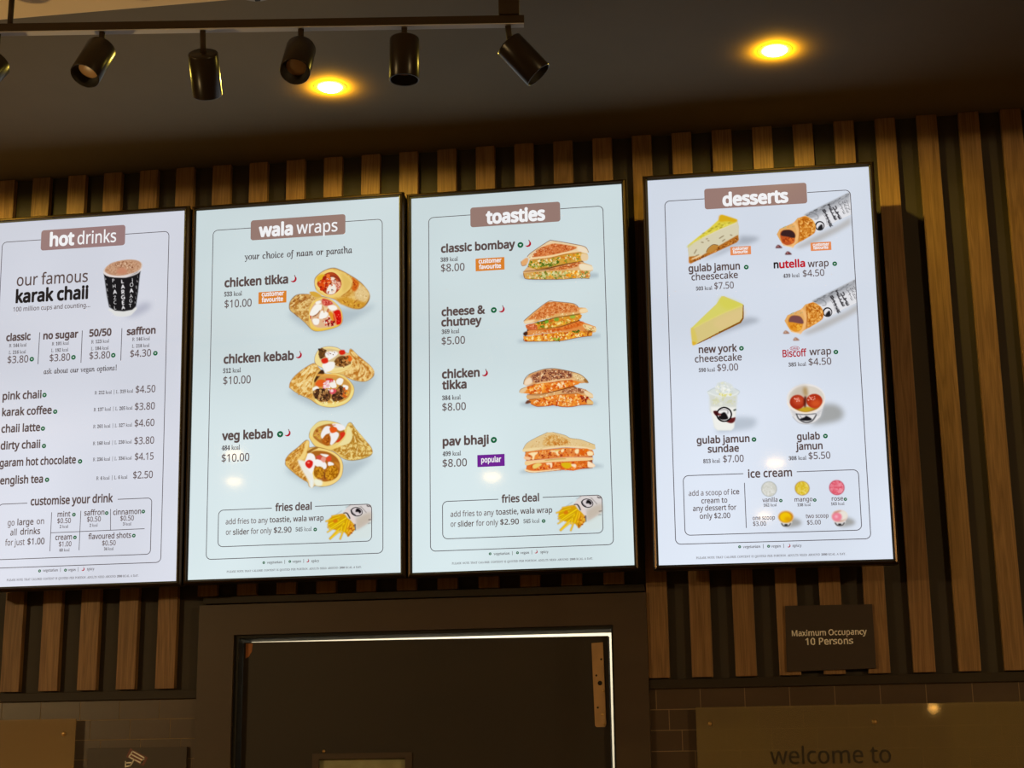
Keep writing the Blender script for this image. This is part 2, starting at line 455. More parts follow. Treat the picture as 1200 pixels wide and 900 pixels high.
track_spot((-0.7592, -1.4996, 3.1474), (-0.2905, -0.5012, -0.8151), 'black track spotlight cut by the left edge, at the left end of the track')
track_spot((-0.5398, -1.4729, 3.1746), (-0.1602, -0.4555, -0.8757), 'black track spotlight angled down to the left, showing its amber lens, second from the left')
track_spot((-0.3299, -1.4377, 3.1622), (-0.1113, 0.7024, -0.7030), 'black track spotlight pointing at the hot drinks and wraps screens with two bright gold edges')
track_spot((-0.1245, -1.4079, 3.1689), (0.0357, -0.5618, -0.8265), 'black track spotlight facing the viewer with a round double lens, beside the lit downlight')
track_spot((0.0917, -1.3793, 3.1865), (0.0000, 0.0000, -1.0000), 'black track spotlight hanging straight down with a dark open end, second from the right')
track_spot((0.3075, -1.3430, 3.1736), (0.6504, 0.1498, -0.7446), 'black track spotlight tilted down to the right at the right end of the track')

# ------------------------------------------------------------------ menu screens
SW, SH = 0.607, 0.607 * 16 / 9
def panel_material(name, col):
    m = mat(name, (.004, .004, .004), 0.05, spec=0.5)
    N, L, b = nodes(m)
    tc = N.new('ShaderNodeTexCoord'); nz = N.new('ShaderNodeTexNoise'); nz.inputs['Scale'].default_value = 2.2; nz.inputs['Detail'].default_value = 1.0
    L.new(tc.outputs['Object'], nz.inputs['Vector'])
    cr = N.new('ShaderNodeValToRGB')
    a = lin([v * .965 for v in col]); c = lin([min(255, v * 1.03) for v in col])
    cr.color_ramp.elements[0].position = .3; cr.color_ramp.elements[0].color = (*a, 1)
    cr.color_ramp.elements[1].position = .7; cr.color_ramp.elements[1].color = (*c, 1)
    L.new(nz.outputs['Fac'], cr.inputs['Fac']); L.new(cr.outputs['Color'], b.inputs['Emission Color'])
    sx = N.new('ShaderNodeSeparateXYZ'); L.new(tc.outputs['Object'], sx.inputs[0])
    mr = N.new('ShaderNodeMapRange')                 # viewing-angle falloff put into the emission: a little weaker towards the top
    mr.inputs['From Min'].default_value = -SH / 2; mr.inputs['From Max'].default_value = SH / 2
    mr.inputs['To Min'].default_value = 1.08; mr.inputs['To Max'].default_value = 0.95
    L.new(sx.outputs['Z'], mr.inputs['Value']); L.new(mr.outputs[0], b.inputs['Emission Strength'])
    return m
def menu_screen(loc, rot, col, label):
    t = empty('menu_screen', loc, Euler(rot), label=label, cat='screen', group='wall mounted menu screens')
    w, h = SW / 2, SH / 2
    bm = bmesh.new()
    v = [bm.verts.new(p) for p in ((-w - .002, 0, -h - .002), (w + .002, 0, -h - .002), (w + .002, 0, h + .002), (-w - .002, 0, h + .002))]
    bm.faces.new(v)
    pan = link('display_panel', bm, panel_material('lit_display', col), t)
    bm = bmesh.new()
    def loop(d, y): return [bm.verts.new(p) for p in ((-w - d, y, -h - d), (w + d, y, -h - d), (w + d, y, h + d), (-w - d, y, h + d))]
    lp = [loop(0, -.0006), loop(.0005, -.005), loop(.0035, -.0055), loop(.0055, -.009), loop(.0100, -.0075), loop(.0140, -.001), loop(.0140, .010), loop(.002, .010)]
    for i, (a, b) in enumerate(zip(lp, lp[1:])):
        for k in range(4):
            f = bm.faces.new((a[k], a[(k + 1) % 4], b[(k + 1) % 4], b[k])); f.material_index = 1 if i < 2 else 0
    bmesh.ops.recalc_face_normals(bm, faces=bm.faces)
    link('bezel', bm, [M['bevel'], M['lip']], t)
    bm = bmesh.new(); box(bm, -w - .012, w + .012, .0102, .050, -h - .012, h + .012, bev=.004); link('housing', bm, M['housing'], t)
    bm = bmesh.new()
    dist = -loc[1] - .002
    box(bm, -.15, -.10, .049, dist - .022, -.20, .20); box(bm, .10, .15, .049, dist - .022, -.20, .20); box(bm, -.22, .22, dist - .024, dist - .020, -.12, .12)
    link('wall_bracket', bm, M['housing'], t)
    return t, pan
SCREENS = []
for loc, rot, col, lb in (
    ((-1.1345, -0.1596, 2.7586), (0.03837, -0.00268, 0.00271), (211, 214, 225), 'lit menu screen headed hot drinks, leftmost, cut by the left edge'),
    ((-0.4975, -0.1457, 2.7632), (0.03079, -0.00300, -0.00010), (207, 221, 224), 'lit menu screen headed wala wraps with three pairs of rolled wraps'),
    ((0.1415, -0.1348, 2.7638), (0.01646, -0.00304, -0.00146), (206, 221, 224), 'lit menu screen headed toasties with four stacked sandwiches'),
    ((0.8202, -0.1668, 2.7563), (0.01557, 0.00510, -0.00393), (213, 221, 234), 'lit menu screen headed desserts with cheesecakes and ice cream, rightmost'),
):
    SCREENS.append(menu_screen(loc, rot, col, lb))
# ------------------------------------------------------------------ lettering
# outline letter shapes, x-height = 100: advance, then closed loops of x, y
GLYPHS = {'A': {}, 'B': {}}
GLYPHS['A'] = {
' ': (48, []),
'$': (107, [[47,-11,47,9,27,11,18,13,12,15,12,31,19,28,28,26,38,24,47,24,47,61,36,65,27,69,20,74,15,80,13,87,12,95,13,103,16,111,21,116,28,121,37,124,47,125,47,142,59,142,59,125,69,125,77,123,92,118,87,105,74,109,59,111,59,74,70,70,80,66,87,62,92,56,95,50,96,41,95,33,92,26,87,20,79,15,70,12,59,10,59,-11], [47,78,47,111,38,109,32,106,29,102,28,96,29,89,32,85,38,81], [59,24,69,26,75,30,79,34,80,40,79,46,76,51,69,54,59,57]]),
'&': (137, [[52,-2,40,-1,30,2,21,8,15,15,11,24,10,35,11,44,13,51,18,58,27,66,39,74,28,88,24,97,22,106,23,115,26,122,32,128,39,132,47,134,57,135,66,134,74,132,80,128,85,122,88,115,89,107,88,99,86,92,81,87,73,79,62,72,98,37,103,43,106,50,111,67,128,67,125,55,121,44,115,35,109,26,136,0,114,0,98,16,88,9,78,3,66,-1], [52,81,62,88,68,93,72,100,73,107,72,113,68,118,63,121,56,122,49,121,43,118,40,113,38,106,39,100,42,94,46,88], [52,13,64,14,73,17,81,21,87,26,49,64,40,58,33,51,28,44,27,35,29,26,34,19,42,14]]),
',': (50, [[8,-24,10,-13,13,-1,15,11,17,22,35,22,36,20,33,9,29,-2,24,-14,20,-24]]),
'.': (50, [[25,-3,20,-2,17,0,14,4,13,10,14,16,17,20,20,22,25,23,29,22,33,20,36,16,37,10,36,4,33,0,29,-2]]),
'/': (69, [[2,0,51,133,68,133,18,0]]),
'0': (107, [[53,-2,39,0,28,6,20,16,14,30,10,47,9,67,10,87,14,104,17,113,22,121,28,127,35,132,43,134,53,135,67,133,78,127,87,117,93,104,96,87,98,67,96,47,93,30,90,20,85,13,79,6,72,2,63,-1], [53,12,62,14,69,18,75,26,78,36,80,50,81,67,80,83,78,97,75,108,69,115,62,120,53,121,44,120,37,115,32,108,28,97,26,83,26,67,26,50,28,36,32,26,37,18,44,14]]),
'1': (107, [[50,0,50,93,50,100,50,106,51,116,46,111,39,106,25,94,17,105,53,133,66,133,66,0]]),
'2': (107, [[9,0,9,14,44,49,53,58,61,67,67,75,71,82,74,90,75,99,74,105,72,111,68,115,61,120,51,121,42,120,34,118,27,114,19,108,10,119,19,125,28,131,39,134,51,135,63,134,73,131,81,126,87,119,90,110,92,100,91,90,87,80,82,71,75,62,67,53,57,43,30,16,30,15,97,15,97,0]]),
'3': (107, [[45,-2,35,-1,26,0,17,2,8,5,8,21,17,17,26,14,36,13,45,12,56,13,65,15,71,19,75,24,78,31,79,38,78,46,75,52,69,56,62,59,53,61,42,62,29,62,29,76,42,76,52,77,60,79,67,83,71,88,74,94,75,101,74,110,69,116,61,120,51,121,41,120,32,118,25,115,17,110,9,121,17,126,27,131,38,134,51,135,63,134,74,131,82,126,87,119,91,111,92,102,91,94,89,87,85,81,76,74,64,70,64,69,74,67,82,64,88,59,93,53,95,46,96,38,95,27,91,17,84,9,74,3,61,-1]]),
'4': (107, [[68,0,68,30,4,30,4,44,67,134,84,134,84,45,103,45,103,30,84,30,84,0], [20,45,68,45,68,87,68,96,68,103,69,116,68,116,64,109,60,102]]),
'5': (107, [[46,-2,36,-1,27,0,19,2,12,5,12,21,19,17,28,14,37,13,46,12,56,13,64,15,70,19,75,25,78,32,79,41,78,49,76,56,71,61,65,65,56,67,46,68,40,68,34,67,28,66,23,65,15,70,20,133,87,133,87,118,34,118,31,80,35,80,39,81,51,82,64,81,75,77,84,71,91,64,95,54,96,43,95,30,90,19,83,10,73,3,61,-1]]),
'6': (107, [[56,-2,44,0,33,4,23,13,16,24,13,33,11,44,10,57,11,71,13,85,16,98,22,110,30,120,40,128,49,132,59,134,71,135,80,135,84,134,88,133,88,119,80,121,72,122,60,121,50,117,43,112,37,106,32,98,29,88,28,78,27,68,28,68,33,74,40,79,48,82,59,83,70,82,79,79,87,73,93,65,97,55,98,43,97,30,93,19,86,10,78,3,68,-1], [55,12,63,13,69,15,74,19,78,25,81,33,82,43,80,54,75,63,70,67,64,70,56,71,48,70,41,67,35,63,31,58,28,52,27,46,28,38,30,30,34,23,40,17,47,13]]),
'7': (107, [[25,0,80,118,8,118,8,133,98,133,98,121,43,0]]),
'8': (107, [[54,-2,41,-1,30,2,21,8,14,15,10,23,9,34,10,42,13,50,17,56,23,61,30,66,37,70,28,76,20,83,15,92,13,103,15,113,19,121,25,127,33,131,42,134,53,135,64,134,74,131,82,127,88,121,92,113,93,103,92,96,90,89,86,84,80,79,68,71,76,66,83,62,89,56,93,50,96,43,97,35,96,24,92,15,86,8,77,2,66,-1], [54,77,63,81,70,87,75,94,77,103,75,111,70,117,63,121,53,122,44,121,36,117,31,111,29,103,30,96,33,91,37,87,42,83], [53,11,62,12,69,14,74,18,80,25,81,34,79,43,74,50,65,57,53,62,50,63,40,57,32,51,27,43,25,34,27,25,32,18,38,14,45,12]]),
'9': (107, [[36,-2,27,-1,23,-1,19,0,19,14,27,12,35,12,47,13,57,16,65,21,71,28,75,35,78,45,80,55,80,65,79,65,74,59,67,54,59,51,48,50,37,51,28,54,20,60,14,68,10,78,9,90,11,103,15,114,21,123,29,130,40,134,52,135,64,133,75,129,84,121,91,109,94,100,96,89,97,76,96,62,94,48,91,35,85,23,77,13,67,5,58,1,48,-1], [51,63,59,64,67,66,72,70,77,76,80,81,80,87,80,95,77,103,73,110,68,116,61,120,52,121,45,120,38,118,33,114,29,108,26,100,26,90,27,79,32,70,37,66,43,64]]),
'A': (119, [[0,0,52,134,67,134,119,0,102,0,86,41,33,41,17,0], [38,56,81,56,66,96,65,99,64,102,61,110,60,114,59,116,56,105,55,100,54,96]]),
'B': (121, [[18,0,18,133,56,133,71,132,84,130,94,126,101,120,105,111,107,100,105,89,100,81,92,74,81,71,81,70,89,68,97,65,103,61,107,55,110,47,111,38,110,27,106,17,99,10,90,4,78,1,65,0], [35,76,60,76,70,77,78,79,83,82,88,89,89,98,89,105,86,110,82,114,75,117,67,118,57,119,35,119], [35,14,62,14,72,15,81,17,86,21,92,29,93,39,91,49,86,56,80,60,72,62,60,63,35,63]]),
'C': (118, [[73,-2,60,-1,48,2,39,7,30,13,23,21,18,30,14,41,12,53,11,67,12,80,15,92,19,102,24,112,32,120,40,126,51,131,62,134,75,135,89,134,101,132,112,127,105,113,92,118,84,120,75,120,62,119,51,114,41,106,35,95,30,82,29,67,30,51,34,38,41,27,50,19,61,14,75,13,84,13,92,14,107,18,107,4,92,-1,83,-2]]),
'E': (104, [[18,0,18,133,93,133,93,118,35,118,35,77,89,77,89,62,35,62,35,15,93,15,93,0]]),
'G': (136, [[75,-2,62,-1,50,2,40,6,32,13,24,21,19,30,15,41,12,53,11,67,12,80,15,92,20,103,26,112,34,120,43,127,54,131,67,134,80,135,91,135,102,133,111,131,120,127,114,113,106,116,98,118,89,120,79,120,65,119,52,114,42,106,35,95,30,82,29,67,30,52,34,39,41,28,50,19,58,16,68,13,79,13,87,13,94,14,105,16,105,55,76,55,76,70,122,70,122,5,111,2,100,0,88,-1]]),
'H': (138, [[18,0,18,133,35,133,35,77,103,77,103,133,120,133,120,0,103,0,103,62,35,62,35,0]]),
'I': (63, [[7,0,7,10,23,13,23,120,7,124,7,133,56,133,56,124,40,120,40,13,56,10,56,0]]),
'J': (51, [[-1,-35,-9,-35,-15,-33,-15,-19,-8,-20,-1,-21,3,-20,8,-19,12,-16,15,-12,17,-7,17,1,17,133,34,133,34,2,33,-10,30,-19,24,-26,17,-31,9,-34]]),
'K': (115, [[18,0,18,133,35,133,35,68,46,80,58,93,94,133,113,133,61,75,115,0,96,0,49,64,35,52,35,0]]),
'L': (98, [[18,0,18,133,35,133,35,15,93,15,93,0]]),
'M': (169, [[18,0,18,133,43,133,84,24,85,24,126,133,151,133,151,0,135,0,135,82,135,101,135,110,136,117,135,117,91,0,77,0,33,117,32,117,33,110,33,101,34,81,34,0]]),
'N': (142, [[18,0,18,133,38,133,109,23,109,23,109,27,109,32,108,45,108,58,108,133,124,133,124,0,104,0,33,111,32,111,33,103,33,94,34,74,34,0]]),
'O': (146, [[73,-2,60,-1,48,2,39,7,30,13,23,21,18,31,14,42,12,54,11,67,12,80,14,92,18,103,23,112,30,120,39,127,48,131,60,134,73,135,86,134,97,131,107,127,115,120,122,112,127,103,131,92,134,80,134,67,134,54,131,42,127,31,122,21,115,13,107,7,97,2,86,-1], [73,13,87,14,98,19,106,27,112,38,115,51,117,67,115,82,112,96,106,106,98,114,87,119,73,121,59,119,48,114,40,106,34,96,30,82,29,67,30,51,34,38,40,27,48,19,59,14]]),
'P': (113, [[18,0,18,133,53,133,69,132,82,129,91,123,98,115,102,106,103,94,102,83,98,73,92,65,82,58,73,55,63,53,50,52,35,52,35,0], [35,66,48,66,60,67,69,69,77,72,82,77,85,84,86,93,85,101,82,108,78,113,71,116,63,118,52,119,35,119]]),
'R': (116, [[18,0,18,133,55,133,70,132,82,129,92,124,98,116,102,107,103,95,102,86,99,78,95,71,89,66,83,63,77,60,113,0,94,0,61,55,35,55,35,0], [35,69,55,69,65,70,73,72,79,76,83,81,85,87,86,95,85,102,83,109,78,113,72,116,64,118,54,119,35,119]]),
'T': (104, [[43,0,43,118,2,118,2,133,102,133,102,118,60,118,60,0]]),
'U': (136, [[68,-2,52,0,40,4,30,12,23,22,18,34,17,47,17,133,34,133,34,47,35,37,37,28,42,22,49,17,58,14,68,13,79,14,88,17,95,22,99,29,102,38,103,47,103,133,119,133,119,47,118,34,114,22,107,12,97,5,88,1,79,-1]]),
'Z': (107, [[7,0,7,13,77,118,9,118,9,133,98,133,98,121,27,15,99,15,99,0]]),
'a': (105, [[40,-2,32,-1,24,1,18,5,13,11,10,19,9,28,10,37,14,45,20,51,30,55,42,58,57,60,74,60,74,66,73,74,71,79,68,84,62,87,53,88,45,88,38,86,25,81,20,93,27,96,35,99,44,101,54,102,65,101,74,98,81,94,86,87,89,79,90,68,90,0,78,0,74,14,74,14,67,7,60,2,51,-1], [44,11,55,13,65,18,70,24,72,31,73,40,73,49,59,48,47,47,39,45,33,42,29,38,26,33,26,28,27,20,31,15,37,12]]),
'b': (115, [[63,-2,53,-1,44,2,37,7,32,13,31,13,28,0,16,0,16,142,32,142,32,107,32,95,32,91,31,87,32,87,37,93,44,97,53,101,63,102,75,100,85,96,93,89,99,79,103,66,104,50,103,34,99,21,93,11,85,4,75,0], [61,12,69,13,76,16,81,22,85,29,87,39,87,50,84,71,75,84,60,88,51,87,44,84,38,79,35,72,33,62,32,51,32,50,33,38,35,29,38,22,44,16,51,13]]),
'c': (90, [[56,-2,43,-1,32,4,23,10,16,20,13,29,11,38,10,49,11,61,13,71,16,79,24,90,33,96,44,101,57,102,65,101,72,100,78,99,83,96,78,83,68,86,62,87,57,87,40,83,31,71,27,50,28,39,30,29,34,22,40,17,47,13,56,12,64,13,70,14,82,18,82,4,71,0,64,-2]]),
'd': (115, [[51,-2,40,0,30,4,21,11,15,21,12,34,10,50,12,66,15,79,22,89,30,96,40,100,51,102,62,101,70,98,77,93,82,87,84,87,83,90,83,94,83,99,82,102,82,142,99,142,99,0,86,0,83,13,82,13,77,8,71,3,62,-1], [54,12,63,13,71,16,76,20,80,27,82,36,83,47,83,50,82,61,80,71,76,78,71,84,64,87,54,88,46,87,39,84,34,78,30,70,28,60,27,49,28,38,30,29,34,22,39,16,46,13]]),
'e': (105, [[58,-2,45,0,33,4,24,11,16,21,12,34,10,49,12,65,16,77,22,88,31,96,42,100,54,102,66,100,77,96,85,90,91,81,94,69,96,57,96,47,27,47,28,36,31,28,36,21,42,16,50,13,59,12,68,13,76,14,91,19,91,5,84,2,76,0,68,-1], [28,60,79,60,77,71,73,81,68,85,62,88,54,88,47,88,41,85,36,81,30,72]]),
'f': (64, [[20,0,20,87,3,87,3,95,20,101,20,106,21,118,24,127,29,134,35,139,43,142,53,143,64,142,72,139,68,126,61,128,53,129,46,128,41,124,38,117,37,107,37,100,62,100,62,87,37,87,37,0]]),
'g': (115, [[54,-45,40,-44,28,-42,18,-38,18,-23,29,-28,41,-30,55,-31,63,-30,70,-28,75,-24,79,-18,82,-11,83,-3,83,1,83,4,83,7,83,11,83,13,82,13,75,5,64,0,51,-2,40,0,29,4,21,12,15,22,11,35,10,50,11,65,15,77,21,88,29,96,39,100,51,102,61,101,69,98,76,93,83,87,84,87,86,100,99,100,99,-2,98,-15,94,-26,88,-34,79,-40,68,-44], [54,12,63,12,70,15,76,20,80,26,82,35,83,46,83,50,82,62,80,72,76,79,70,84,63,87,54,88,46,87,39,84,34,78,30,70,28,61,27,50,28,38,30,29,34,21,39,16,46,13]]),
'h': (115, [[16,0,16,142,32,142,32,100,31,86,32,86,38,93,46,98,54,101,64,102,75,101,84,98,91,93,96,86,99,77,100,65,100,0,84,0,84,64,81,77,74,85,62,88,52,87,44,84,39,79,35,71,33,62,32,52,32,0]]),
'i': (48, [[24,117,20,117,17,119,15,122,15,127,15,132,17,135,20,137,24,137,28,137,31,135,33,132,34,127,33,122,31,119,28,117], [16,0,16,100,32,100,32,0]]),
'j': (48, [[24,117,20,117,17,119,15,122,15,127,15,132,17,135,20,137,24,137,28,137,31,135,33,132,34,127,33,122,31,119,28,117], [4,-45,-4,-44,-10,-43,-10,-29,-4,-31,2,-31,8,-30,12,-28,15,-23,16,-15,16,100,32,100,32,-15,32,-24,29,-31,26,-37,20,-41,13,-44]]),
'k': (100, [[16,0,16,142,32,142,32,68,32,64,32,60,31,51,32,51,33,53,35,56,40,61,44,66,76,100,95,100,55,57,98,0,78,0,43,47,32,37,32,0]]),
'l': (48, [[16,0,16,142,32,142,32,0]]),
'm': (174, [[16,0,16,100,29,100,32,86,32,86,38,93,45,98,53,101,62,102,76,100,86,94,93,85,93,85,99,93,107,98,116,101,126,102,136,101,144,98,151,93,156,86,158,77,159,65,159,0,143,0,143,64,141,78,134,85,123,88,114,87,107,84,102,80,98,73,96,65,96,55,96,0,79,0,79,64,77,78,70,85,59,88,50,87,43,84,38,79,35,72,33,63,32,52,32,0]]),
'n': (115, [[16,0,16,100,29,100,32,86,32,86,38,93,46,98,55,101,64,102,75,101,84,98,91,93,96,86,99,77,100,65,100,0,84,0,84,64,81,77,74,85,62,88,52,87,44,84,39,79,35,72,33,63,32,52,32,0]]),
'o': (113, [[56,-2,44,0,33,4,23,12,16,22,12,35,10,50,12,65,16,78,23,88,32,96,43,100,57,102,70,100,81,96,90,88,97,78,101,66,103,50,101,35,97,22,90,12,81,4,69,0], [57,12,66,13,73,16,79,22,83,30,85,39,86,50,85,61,83,70,79,78,73,84,66,87,56,88,47,87,40,84,34,78,30,70,28,61,27,50,28,39,30,30,34,22,40,16,47,13]]),
'p': (115, [[16,-45,16,100,29,100,32,86,32,86,37,92,44,97,53,101,63,102,75,100,85,96,93,89,99,79,103,66,104,50,103,35,99,22,93,11,85,4,75,0,63,-2,53,-1,44,3,37,7,32,13,31,13,32,9,32,5,32,-4,32,-45], [61,12,69,13,76,17,81,23,85,31,87,40,87,50,87,61,85,70,81,78,76,83,69,87,60,88,51,87,44,84,39,79,35,73,33,64,32,53,32,50,33,39,35,29,38,22,44,16,51,13]]),
'r': (77, [[16,0,16,100,29,100,31,82,32,82,37,89,44,96,53,100,63,102,69,102,74,101,72,86,67,87,61,87,54,86,47,83,41,78,36,71,33,63,32,53,32,0]]),
's': (89, [[41,-2,31,-1,23,0,16,2,10,4,10,19,16,17,24,14,33,12,41,11,52,12,60,15,64,20,65,26,65,30,63,33,60,36,56,39,49,42,40,46,31,49,24,53,18,57,13,62,10,68,10,75,11,83,14,90,20,95,27,99,37,101,47,102,56,101,64,100,72,98,79,95,73,82,60,87,53,88,46,88,37,88,31,85,27,81,25,76,26,73,28,69,31,66,36,64,42,61,51,57,60,54,67,50,73,46,77,41,80,35,81,28,80,19,76,11,70,6,62,1,52,-1]]),
't': (67, [[46,-2,39,-1,32,1,26,5,21,10,18,18,17,29,17,87,3,87,3,95,17,102,24,123,34,123,34,100,63,100,63,87,34,87,34,29,35,22,38,16,43,13,49,12,57,12,63,14,63,1,60,0,56,-1]]),
'u': (115, [[51,-2,40,-1,31,2,24,7,19,14,16,23,15,35,15,100,31,100,31,36,34,22,41,14,54,12,63,13,71,16,77,21,80,28,82,37,83,48,83,100,99,100,99,0,86,0,84,13,83,13,77,6,69,2,61,-1]]),
'v': (95, [[38,0,0,100,18,100,39,41,42,32,45,22,47,15,48,15,50,22,53,32,56,41,77,100,95,100,57,0]]),
'w': (147, [[29,0,2,100,19,100,33,47,37,31,38,23,39,17,40,17,42,25,44,35,47,44,65,100,82,100,100,44,104,30,105,23,106,17,107,17,108,23,110,30,114,47,128,100,145,100,117,0,98,0,80,57,76,72,75,78,74,83,73,83,72,78,70,72,66,56,48,0]]),
'x': (99, [[3,0,40,51,5,100,24,100,49,62,75,100,93,100,59,51,95,0,77,0,49,40,22,0]]),
'y': (95, [[16,-45,8,-44,2,-43,2,-30,7,-31,13,-31,21,-30,27,-26,32,-21,35,-14,40,0,0,100,18,100,39,43,44,29,48,16,49,16,50,21,52,28,57,43,77,100,95,100,52,-14,46,-27,39,-36,32,-41,25,-44]])}
